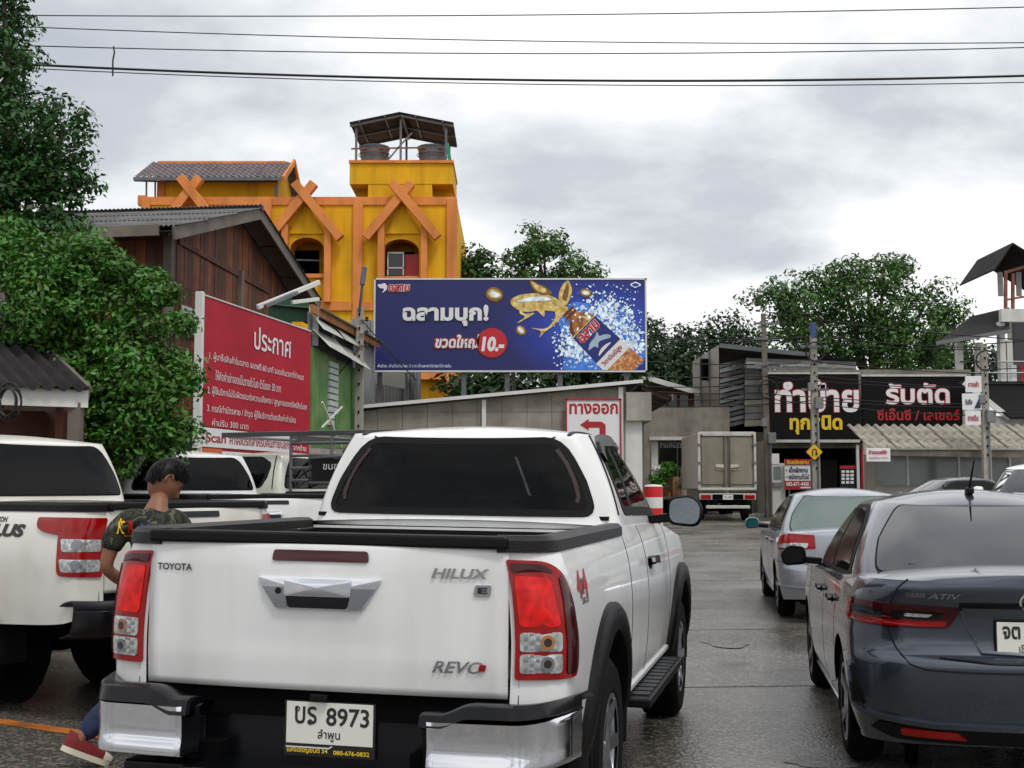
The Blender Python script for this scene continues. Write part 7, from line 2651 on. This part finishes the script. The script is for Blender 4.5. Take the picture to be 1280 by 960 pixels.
# ------------------------------------------------------------------ box truck
bt2 = root('box_truck', 'dusty beige box truck seen from behind by the kerb', 'truck')
YT = 46.0
gT = gz(YT)
xc = at(909, 590, YT).x
HW = at(945, 590, YT).x - xc
zb_, zt_ = at(909, 612, YT).z, at(909, 541, YT).z
MB().box((xc, YT + 2.3, (zb_ + zt_) / 2), (2 * HW, 4.5, zt_ - zb_)).build('cargo_box', 'truck_box', bt2, bevel=.05)
for s in (-1, 1):
    dr = MB().box((xc + s * HW * .46, YT + .03, (zb_ + zt_) / 2 + .02), (HW * .84, .05, zt_ - zb_ - .34)).build('door', 'truck_box', bt2, bevel=.012)
    MB().tube([(xc + s * .10, YT - .02, zb_ + .08), (xc + s * .10, YT - .02, zt_ - .12)], .022, 8).build('lock_bar', 'steel', dr, smooth=True)
    MB().bar((xc + s * .10, YT - .04, zb_ + .75), (xc + s * .42, YT - .04, zb_ + .78), .03, .05).build('handle', 'steel_rust', dr)
    MB().box((xc + s * .26, YT - .01, zb_ + .8), (.3, .01, .2)).build('scuff_plate', 'truck_trim', dr, bevel=.02)
    for k in (.25, .95, 1.6):
        MB().box((xc + s * (HW - .04), YT - .02, zb_ + k), (.16, .06, .09)).build('hinge', 'steel', dr)
    MB().box((xc + s * (HW - .03), YT, (zb_ + zt_) / 2), (.09, .06, zt_ - zb_ + .04)).build('corner_post', 'truck_trim', bt2, bevel=.012)
    MB().box((xc + s * (HW - .25), YT - .06, zb_ - .26), (.36, .06, .15)).build('tail_lamp', 'lens_red', bt2, bevel=.015)
    MB().box((xc + s * (HW - .12), YT - .03, zt_ - .08), (.07, .04, .06)).build('marker_lamp', 'lens_red', bt2, bevel=.01)
    w = wheel(bt2, 'lorry', xc + s * (HW - .22), YT + 1.2, gT + .40)
    w.rotation_euler[2] = 0 if s > 0 else pi
    w2 = wheel(bt2, 'lorry', xc + s * (HW - .22), YT + 4.6, gT + .40)
    w2.rotation_euler[2] = 0 if s > 0 else pi
    MB().box((xc + s * (HW - .22), YT + .65, gT + .48), (.34, .02, .5)).build('mud_flap', 'tyre', bt2)
MB().box((xc, YT, zt_ - .04), (2 * HW - .1, .08, .15)).build('top_rail', 'truck_trim', bt2, bevel=.015)
MB().box((xc, YT, zb_ + .02), (2 * HW - .1, .08, .09)).build('bottom_rail', 'truck_trim', bt2, bevel=.015)
MB().box((xc, YT + .0, zb_ - .25), (2 * HW - .05, .12, .22)).build('rear_frame', 'truck_trim', bt2, bevel=.015)
MB().box((xc, YT - .08, zb_ - .26), (1.1, .02, .18)).build('dark_panel', 'underbody', bt2)
MB().box((xc, YT - .10, zb_ - .27), (.36, .015, .17)).build('number_plate', 'plate_white', bt2)
lettering('plate_lettering', '70-2483', 'plate_text', bt2, (xc, YT - .108, zb_ - .27), XA, ZA, w=.3, h=.09, off=.003)
MB().box((xc, YT - .06, zb_ - .62), (2 * HW - .5, .1, .11)).build('rear_bumper', 'truck_trim', bt2, bevel=.015)
mb = MB()
for s in (-1, 1):
    mb.box((xc + s * .42, YT + 2.6, gT + .66), (.1, 5.4, .18))
mb.tube([(xc - .7, YT + 1.2, gT + .4), (xc + .7, YT + 1.2, gT + .4)], .07, 8)
mb.lathe([(.01, -.16), (.18, -.1), (.19, .1), (.01, .16)], (xc, YT + 1.2, gT + .4), 'X', 12)
mb.build('chassis', 'underbody', bt2)
for s in (-1, 1):
    MB().box((xc + s * .62, YT - .02, zb_ - .5), (.06, .06, .26)).build('bumper_bracket', 'underbody', bt2)
cab_ = MB()
cab_.prism([(0, .45), (1.7, .45), (1.75, 1.1), (1.45, 1.95), (1.2, 2.1), (0, 2.1)], (xc - .85, YT + 4.75, gT), (0, 1, 0), (0, 0, 1), (1, 0, 0), 1.7).build('cab', 'paint_white_dirty', bt2, bevel=.06)
for s in (-1, 1):
    MB().box((xc + s * .855, YT + 5.5, gT + 1.5), (.02, .8, .55)).build('side_window', 'glass_dark', bt2)

# ------------------------------------------------------------------ barrier post, plants, boxes at the plant shop
br = root('barrier_post', 'red and white banded concrete post behind the white pickup mirror', 'bollard')
c_ = at(817, 640, 24.0)
zz = gz(24)
for i in range(7):
    z0, z1_ = zz + i * .2, zz + i * .2 + .2
    MB().lathe([(.175, z0), (.175, z1_)], (c_.x, 24, 0), 'Z', 24, cap=False).build('band', 'barrel_red' if i % 2 == 0 else 'white_paint', br, smooth=True, ang=40)
MB().lathe([(.175, zz + 1.4), (.15, zz + 1.43), (.02, zz + 1.44)], (c_.x, 24, 0), 'Z', 24).build('cap', 'white_paint', br, smooth=True)

bn = root('display_bench', 'long dark bench at the plant shop carrying plants and boxes', 'bench')
Yb = 48.9 + 3.2
bx0, bx1, bz = at(806, 620, Yb).x, at(875, 620, Yb).x, at(840, 621, Yb).z
MB().box(((bx0 + bx1) / 2, Yb + .3, bz - .04), (bx1 - bx0, .9, .08)).build('bench_top', 'wood_grey', bn, bevel=.01)
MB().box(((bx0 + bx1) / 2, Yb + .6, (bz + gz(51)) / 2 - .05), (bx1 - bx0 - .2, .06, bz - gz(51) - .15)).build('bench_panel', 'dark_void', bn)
for x_ in (bx0 + .1, (bx0 + bx1) / 2, bx1 - .1):
    MB().box((x_, Yb + .02, (bz + gz(51)) / 2 - .04), (.08, .08, bz - gz(51) - .08)).build('leg', 'wood_grey', bn)
PG = 'potted plants at the plant shop'
for i, (px, py, r_, sz, lab) in enumerate(((836, 588, 10, .28, 'tall leafy pot plant in the middle of the display bench'), (818, 600, 7, .2, 'low pot plant at the left end of the display bench'),
                                           (826, 604, 7, .18, 'low bushy pot plant in front on the display bench'), (820, 588, 5, .16, 'pot plant with white flowers on the display bench'),
                                           (848, 606, 5, .18, 'small pot plant beside the cardboard boxes'))):
    c_ = at(px, py, Yb + .25)
    pt_ = root('potted_plant', lab, 'plant', PG)
    MB().lathe([(.09, bz), (.13, bz + .2), (.14, bz + .2), (.12, bz + .18)], (c_.x, Yb + .25, 0), 'Z', 14).build('pot', 'wood_orange', pt_, smooth=True)
    MB().tube([(c_.x, Yb + .25, bz + .15), (c_.x, Yb + .25, max(bz + .25, c_.z))], .02, 6).build('stem', 'bark', pt_)
    k = Yb / FPX
    me = leaf_mesh([((c_.x, Yb + .25, max(c_.z, bz + .3)), (r_ * k, r_ * k * .8, r_ * k))], 260, sz, 50 + i, .15, 8)
    finish('foliage', me, 'leaf_pot' if i != 3 else 'white_print', pt_)
BG = 'cardboard boxes at the plant shop'
for i, (r, lab) in enumerate((((841, 606, 857, 621), 'cardboard box on the bench, left of the lower row'), ((858, 609, 868, 621), 'small cardboard box on the bench, right of the lower row'),
                              ((841, 596, 853, 606), 'cardboard box on top of another on the bench'))):
    o = pbox('cardboard_box', *r, Yb + .05, .4, 'cardboard', None, bevel=.006)
    tag(o, lab, 'box', BG)
    pbox('tape', r[0] + (r[2] - r[0]) * .42, r[1], r[0] + (r[2] - r[0]) * .58, r[3], Yb + .045, .004, 'roof_tan', o)
rk_ = root('folding_rack', 'folding metal rack holding a white cloth beside the box truck', 'rack')
for px in (856, 868):
    MB().bar(at(px, 597, Yb - .3), at(px - 2, 621, Yb - .35), .03, .03).build('leg', 'white_paint', rk_)
MB().bar(at(854, 612, Yb - .3), at(870, 612, Yb - .3), .03, .03).build('rail', 'white_paint', rk_)
pbox('cloth', 855, 588, 869, 597, Yb - .32, .12, 'white_print', rk_, bevel=.02)
# ------------------------------------------------------------------ the walking man
def skin(joints, edges, sub=2, rootj=None):
    """joints name -> (pos, r); returns verts, faces of a smooth skinned figure"""
    names = list(joints)
    me = bpy.data.meshes.new('tmp')
    me.from_pydata([joints[n][0] for n in names], [(names.index(a), names.index(b)) for a, b in edges], [])
    o = bpy.data.objects.new('tmp_skin', me)
    COL.objects.link(o)
    o.modifiers.new('skin', 'SKIN')
    if not me.skin_vertices:
        bm = bmesh.new()
        bm.from_mesh(me)
        bm.verts.layers.skin.verify()
        bm.to_mesh(me)
        bm.free()
    for i, n in enumerate(names):
        r = joints[n][1]
        me.skin_vertices[0].data[i].radius = (r, r) if not isinstance(r, tuple) else r
        me.skin_vertices[0].data[i].use_root = (n == (rootj or names[0]))
    s = o.modifiers.new('sub', 'SUBSURF')
    s.levels = s.render_levels = sub
    dg = bpy.context.evaluated_depsgraph_get()
    m2 = bpy.data.meshes.new_from_object(o.evaluated_get(dg))
    vs = [v.co.copy() for v in m2.vertices]
    fs = [tuple(p.vertices) for p in m2.polygons]
    bpy.data.objects.remove(o)
    return vs, fs


def remeshed(name, parts, mat, parent, vox):
    mb = MB()
    for vs, fs in parts:
        mb.add(vs, fs)
    me = bpy.data.meshes.new('tmp')
    me.from_pydata([tuple(v) for v in mb.v], [], mb.f)
    o = bpy.data.objects.new('tmp_rm', me)
    COL.objects.link(o)
    md = o.modifiers.new('rm', 'REMESH')
    md.mode = 'VOXEL'
    md.voxel_size = vox
    sm = o.modifiers.new('sm', 'SMOOTH')
    sm.iterations = 3
    dg = bpy.context.evaluated_depsgraph_get()
    m2 = bpy.data.meshes.new_from_object(o.evaluated_get(dg))
    bpy.data.objects.remove(o)
    m2.materials.clear()
    ob = finish(name, m2, mat, parent, smooth=True, ang=180)
    return ob


man = empty('person', (-1.97, 7.02, 0), 0, 'man in a camouflage T-shirt and jeans walking past the white pickup, head bowed', 'person')
man.scale = (.975, .975, .972)
J = {
    'pelvis': ((0, 0, .90), (.15, .11)), 'waist': ((.01, .015, 1.03), (.135, .10)), 'chest': ((.025, .035, 1.2), (.155, .105)), 'upper': ((.0, .045, 1.33), (.12, .085)),
    'neck': ((.02, .06, 1.43), .056), 'neck2': ((.035, .09, 1.49), .052),
    'shl': ((-.145, .035, 1.355), .07), 'armL': ((-.205, .02, 1.25), .052), 'elL': ((-.255, .01, 1.075), .041), 'foreL': ((-.19, .10, 1.0), .036), 'wrL': ((-.12, .19, .96), .027),
    'shr': ((.135, .085, 1.355), .066), 'armR': ((.165, .11, 1.25), .052), 'elR': ((.18, .15, 1.08), .041), 'foreR': ((.16, .24, 1.03), .036), 'wrR': ((.13, .33, 1.0), .027),
    'hipL': ((-.085, 0, .86), .10), 'knL': ((-.04, .08, .50), .062), 'calfL': ((-.15, .0, .36), .056), 'anL': ((-.345, -.10, .15), .038),
    'hipR': ((.085, .01, .86), .10), 'knR': ((.13, .18, .49), .062), 'calfR': ((.125, .17, .36), .056), 'anR': ((.12, .18, .09), .038),
    'ftL': ((-.285, -.06, .055), .035), 'ftR': ((.17, .34, .04), .035),
}



def chains(jd, paths):
    o = []
    for pth in paths:
        q = {}
        for i, n_ in enumerate(pth):
            pos, r = jd[n_]
            if i == 0 and len(pth) > 2 and isinstance(r, tuple) and n_ in ('upper', 'pelvis', 'w'):
                r = jd[pth[1]][1]
            q[n_] = (pos, r)
        o.append(skin(q, [(pth[i], pth[i + 1]) for i in range(len(pth) - 1)]))
    return o


body = chains(J, [['pelvis', 'waist', 'chest', 'upper', 'neck', 'neck2'], ['upper', 'shl', 'armL', 'elL', 'foreL', 'wrL'], ['upper', 'shr', 'armR', 'elR', 'foreR', 'wrR'],
                  ['pelvis', 'hipL', 'knL', 'calfL', 'anL', 'ftL'], ['pelvis', 'hipR', 'knR', 'calfR', 'anR', 'ftR']])
# hands: palm and five fingers each
for s, w, d in ((-1, V((-.12, .19, .96)), V((.55, .75, -.35)).normalized()), (1, V((.13, .33, 1.0)), V((-.5, .8, -.3)).normalized())):
    sd = d.cross(V((0, 0, 1))).normalized()
    up = sd.cross(d)
    body.append(skin({'a': (w, .026), 'b': (w + d * .045, (.034, .02)), 'c': (w + d * .085, (.038, .018))}, [('a', 'b'), ('b', 'c')]))
    for k, (o_, ln) in enumerate(((-.03, .058), (-.01, .075), (.012, .08), (.032, .07))):
        p = w + d * .085 + sd * o_
        body.append(skin({'a': (p - d * .02, .0095), 'b': (p + d * ln * .45 - up * .008, .009), 'c': (p + d * ln * .75 - up * .028, .0082), 'e': (p + d * ln * .85 - up * .05, .007)}, [('a', 'b'), ('b', 'c'), ('c', 'e')], 1))
    p = w + d * .03 - sd * .028 * s
    body.append(skin({'a': (p, .012), 'b': (p + d * .03 - sd * .03 * s - up * .012, .0105), 'c': (p + d * .06 - sd * .035 * s - up * .025, .008)}, [('a', 'b'), ('b', 'c')], 1))
# head: face along +y locally, then turned right and bowed
HC = V((.045, .12, 1.562))
HR = Matrix.Rotation(R(-58), 3, 'Z') @ Matrix.Rotation(R(-44), 3, 'X') @ Matrix.Scale(1.03, 3)


def head_pt(u, v, grow=1.0):
    """u azimuth (0 = face), v elevation"""
    d = V((sin(u) * cos(v), cos(u) * cos(v), sin(v)))
    p = V((d.x * .077, d.y * .098 - .004, d.z * .118))
    face = max(0, cos(u)) ** 2 * cos(v)
    if d.z < 0:
        p.x *= 1 - .34 * (-d.z) ** 1.3
        if d.y < 0:
            p.y *= 1 - .35 * (-d.z)
        else:
            p.y *= 1 + .02 * (-d.z)
    x, z = p.x, p.z

    def gb(x0, z0, sx, sz):
        return math.exp(-((x - x0) / sx) ** 2 - ((z - z0) / sz) ** 2) * (1 if d.y > 0 else 0)
    p.y += .026 * gb(0, -.022, .011, .017) + .014 * gb(0, .0, .009, .024) + .006 * gb(0, .032, .05, .012)      # nose, bridge, brow
    p.y -= .010 * (gb(.03, .006, .014, .010) + gb(-.03, .006, .014, .010))                                   # eye sockets
    p.y += .007 * gb(0, -.055, .02, .006) + .005 * gb(0, -.068, .018, .006) - .006 * gb(0, -.0615, .02, .003)  # lips
    p.y += .011 * gb(0, -.098, .02, .014)                                                                   # chin
    return p


nu, nv2 = 72, 48
vs, fs = [], []
for j in range(nv2 + 1):
    for i in range(nu):
        vs.append(HC + HR @ head_pt(2 * pi * i / nu, -pi / 2 + pi * j / nv2))
for j in range(nv2):
    for i in range(nu):
        i2 = (i + 1) % nu
        fs.append((j * nu + i, j * nu + i2, (j + 1) * nu + i2, (j + 1) * nu + i))
body.append((vs, fs))
body.append(skin({'a': (J['neck2'][0], .052), 'b': (tuple(HC + HR @ V((0, -.02, -.05))), .052)}, [('a', 'b')]))
for s in (-1, 1):
    ear = []
    for k in range(9):
        a = R(-70 + 230 * k / 8)
        ear.append((V((s * (.078 + .010), -.012 - .018 * cos(a), .002 + .031 * sin(a)))))
    jj = {'e%d' % k: (tuple(HC + HR @ p), .007) for k, p in enumerate(ear)}
    body.append(skin(jj, [('e%d' % k, 'e%d' % (k + 1)) for k in range(8)], 1))
    body.append(skin({'a': (tuple(HC + HR @ V((s * .07, -.012, 0))), .016), 'b': (tuple(HC + HR @ V((s * .082, -.014, .002))), .014)}, [('a', 'b')], 1))
bd = remeshed('body', body, 'skin', man, .0065)
# eyes
for s in (-1, 1):
    c_ = HC + HR @ V((s * .031, .066, .006))
    MB().lathe([(.001, -.0115), (.008, -.008), (.0115, 0), (.008, .008), (.001, .0115)], c_, 'Z', 14).build('eye', 'white_print', bd, smooth=True)
    c2 = HC + HR @ V((s * .031, .0765, .005))
    MB().lathe([(.001, -.004), (.0045, 0), (.001, .004)], c2, 'Z', 10).build('iris', 'hair', bd, smooth=True)
    MB().bar(HC + HR @ V((s * .014, .092, .029)), HC + HR @ V((s * .046, .078, .03)), .006, .007).build('eyebrow', 'hair', bd)
# hair: a close shell with many short tufts
def scalp(u, v):
    lim = -.25 if abs(u) > 2.0 else (.18 if abs(u) > 1.25 else (.30 + .28 * (1 - abs(u) / 1.25)))
    if abs(u) > 2.2:
        lim = -.60
    elif abs(u) > 1.9:
        lim = -.35
    return v > lim


vs, fs, idx = [], [], {}
for j in range(nv2 + 1):
    for i in range(nu):
        u, v = -pi + 2 * pi * i / nu, -pi / 2 + pi * j / nv2
        p = head_pt(u, v)
        g_r = 1.12 + .09 * max(0, sin(v)) + random.uniform(-.005, .005)
        vs.append(HC + HR @ V((p.x * g_r, p.y * g_r, p.z * g_r)))
for j in range(nv2):
    for i in range(nu):
        i2 = (i + 1) % nu
        u, v = -pi + 2 * pi * (i + .5) / nu, -pi / 2 + pi * (j + .5) / nv2
        if scalp(u, v):
            fs.append((j * nu + i, j * nu + i2, (j + 1) * nu + i2, (j + 1) * nu + i))
hr_ = mesh('hair', vs, fs, 'hair', man, smooth=True, ang=180)
mb = MB()
rh = random.Random(5)
for k in range(3200):
    u, v = rh.uniform(-pi, pi), rh.uniform(-.5, 1.5)
    if not scalp(u, v - .05):
        continue
    p = head_pt(u, v)
    n = V((p.x / .077, p.y / .098, p.z / .118)).normalized()
    q = V((p.x, p.y, p.z)) * (1.10 + .09 * max(0, sin(v)))
    t = (V((rh.uniform(-.4, .4) + n.x * .5, .25, -.5 - .5 * abs(n.x) + rh.uniform(-.2, .4)))).normalized()
    ln = rh.uniform(.014, .034) * (1.25 if v > .9 else 1)
    e_ = q + n * ln * rh.uniform(.1, .55) + t * ln * .8
    sd = n.cross(t).normalized() * .0028
    mb.add([HC + HR @ (q - sd), HC + HR @ (q + sd), HC + HR @ e_], [(0, 1, 2)])
tf = mesh('hair_tufts', mb.v, mb.f, 'hair', man)
tf['kind'] = 'stuff'
# shirt: loose shell over torso and upper arms
JS = {'hem': ((0, .0, .88), (.178, .135)), 'waist': ((.01, .015, 1.03), (.168, .128)), 'chest': ((.025, .035, 1.2), (.182, .128)), 'upper': ((.0, .045, 1.335), (.135, .10)), 'col': ((.012, .055, 1.415), (.085, .075)),
      'shl': ((-.155, .033, 1.36), .082), 'slL': ((-.21, .018, 1.235), .074), 'slL2': ((-.232, .014, 1.16), .074), 'shr': ((.135, .085, 1.36), .08), 'slR': ((.165, .11, 1.235), .072), 'slR2': ((.175, .125, 1.16), .072)}
shv = chains(JS, [['hem', 'waist', 'chest', 'upper', 'col'], ['upper', 'shl', 'slL', 'slL2'], ['upper', 'shr', 'slR', 'slR2']])
shirt = remeshed('shirt', shv, 'camo', man, .012)
tx = bpy.data.textures.new('folds', 'CLOUDS')
tx.noise_scale = .16
dm_ = shirt.modifiers.new('folds', 'DISPLACE')
dm_.texture, dm_.strength, dm_.mid_level = tx, .022, .5
# printed motif on the back
from mathutils.bvhtree import BVHTree
dg = bpy.context.evaluated_depsgraph_get()
bvh = BVHTree.FromObject(shirt, dg)


def on_back(x, z):
    h = bvh.ray_cast(V((x, -1, z)), V((0, 1, 0)))
    y = h[0].y if h[0] is not None else 0
    return V((x, y - .004, z))


def motif(name, s, mat, x0, z0, w, h, **k):
    lettering(name, s, mat, shirt, (0, 0, 0), (1, 0, 0), (0, 0, 1), w=w, h=h, place=lambda a, b: on_back(x0 + a, z0 + b), **k)


fig = [(0, 0), (.2, .0), (.3, .35), (.42, .35), (.6, 0), (.85, 0), (.65, .45), (.62, .7), (.95, .72), (.95, .84), (.5, .86), (.55, 1.0), (.35, 1.03), (.28, .86), (.12, .7), (.2, .45)]
mesh('print_figure', [on_back(-.175 + .045 * a, 1.268 + .085 * b) for a, b in fig], [tuple(range(len(fig)))], 'sign_yellow', shirt)
motif('print_letter', 'R', 'barrel_red', -.10, 1.305, .05, .07, bold=.06)
motif('print_letter', 'N', 'tarp_blue', -.015, 1.295, .06, .06, bold=.05)
motif('print_line', 'RUNNING', 'sign_yellow', -.105, 1.255, .07, .012, bold=.03)
# jeans
JJ = {'w': ((0, 0, .95), (.165, .125)), 'low': ((0, 0, .80), (.15, .12)), 'hipL': ((-.09, 0, .82), .115), 'knL': ((-.04, .08, .50), .082), 'cL': ((-.17, -.01, .34), .072), 'hL': ((-.335, -.092, .155), .062), 'hipR': ((.09, .01, .82), .115), 'knR': ((.13, .18, .49), .082),
      'cR': ((.125, .17, .33), .074), 'hR': ((.12, .18, .12), .07)}
jn = remeshed('jeans', chains(JJ, [['w', 'low'], ['w', 'hipL', 'knL', 'cL', 'hL'], ['w', 'hipR', 'knR', 'cR', 'hR']]), 'denim', man, .012)
dm_ = jn.modifiers.new('folds', 'DISPLACE')
dm_.texture, dm_.strength, dm_.mid_level = tx, .025, .5
# shoes: canvas upper, white rubber sole and toe cap
for heel, toe in ((V((-.385, -.13, .115)), V((-.225, -.035, .028))), (V((.095, .10, .03)), V((.19, .36, .03)))):
    d = (toe - heel)
    ln = d.length + .07
    d.normalize()
    sd = d.cross(V((0, 0, 1))).normalized()
    up = sd.cross(d)
    o0 = heel - d * .03
    rows_s, rows_u = [], []
    for k in range(11):
        t = k / 10
        w = .029 + .012 * sin(pi * min(1, t * 1.1)) - (.022 if t > .93 else 0) - (.012 if t < .05 else 0)
        c0 = o0 + d * (ln * t)
        hgt = .062 * (1 - t) ** .8 + .032
        rows_s.append([c0 - sd * w * 1.08 - up * .022, c0 - sd * w * 1.1 + up * .008, c0 + sd * w * 1.1 + up * .008, c0 + sd * w * 1.08 - up * .022, c0 - sd * w * 1.08 - up * .022])
        rows_u.append([c0 - sd * w + up * .006, c0 - sd * w * .95 + up * hgt * .6, c0 - sd * w * .45 + up * hgt, c0 + sd * w * .45 + up * hgt, c0 + sd * w * .95 + up * hgt * .6, c0 + sd * w + up * .006])
    sh1 = MB().grid(rows_u, 11, 6)
    sh1.f += [tuple(range(6)), tuple(60 + i for i in range(6))[::-1]]
    sho = sh1.build('shoe', 'shoe_red', man, smooth=True, ang=50)
    m2 = MB().grid(rows_s, 11, 5)
    m2.f += [(0, 1, 2, 3), (53, 52, 51, 50)]
    m2.build('sole', 'rubber_white', sho, smooth=True, ang=40)
    cap_r = [[p + up * .004 + d * .004 for p in r] for r in rows_u[8:]]
    m3 = MB().grid(cap_r, 3, 6)
    m3.f += [tuple(12 + i for i in range(6))]
    m3.build('toe_cap', 'rubber_white', sho, smooth=True, ang=50)

# ------------------------------------------------------------------ put every world-built thing's origin at its own base
bpy.context.view_layer.update()
for r_ in WR:
    lo, hi = V((1e9,) * 3), V((-1e9,) * 3)

    def scan(o):
        global lo, hi
        for c in o.children:
            if c.type == 'MESH':
                for q in c.bound_box:
                    p = c.matrix_world @ V(q)
                    for a in range(3):
                        lo[a] = min(lo[a], p[a])
                        hi[a] = max(hi[a], p[a])
            scan(c)
    scan(r_)
    base = V(((lo.x + hi.x) / 2, (lo.y + hi.y) / 2, lo.z))
    r_.location = base
    for c in r_.children:
        c.matrix_parent_inverse = Matrix.Translation(-base)
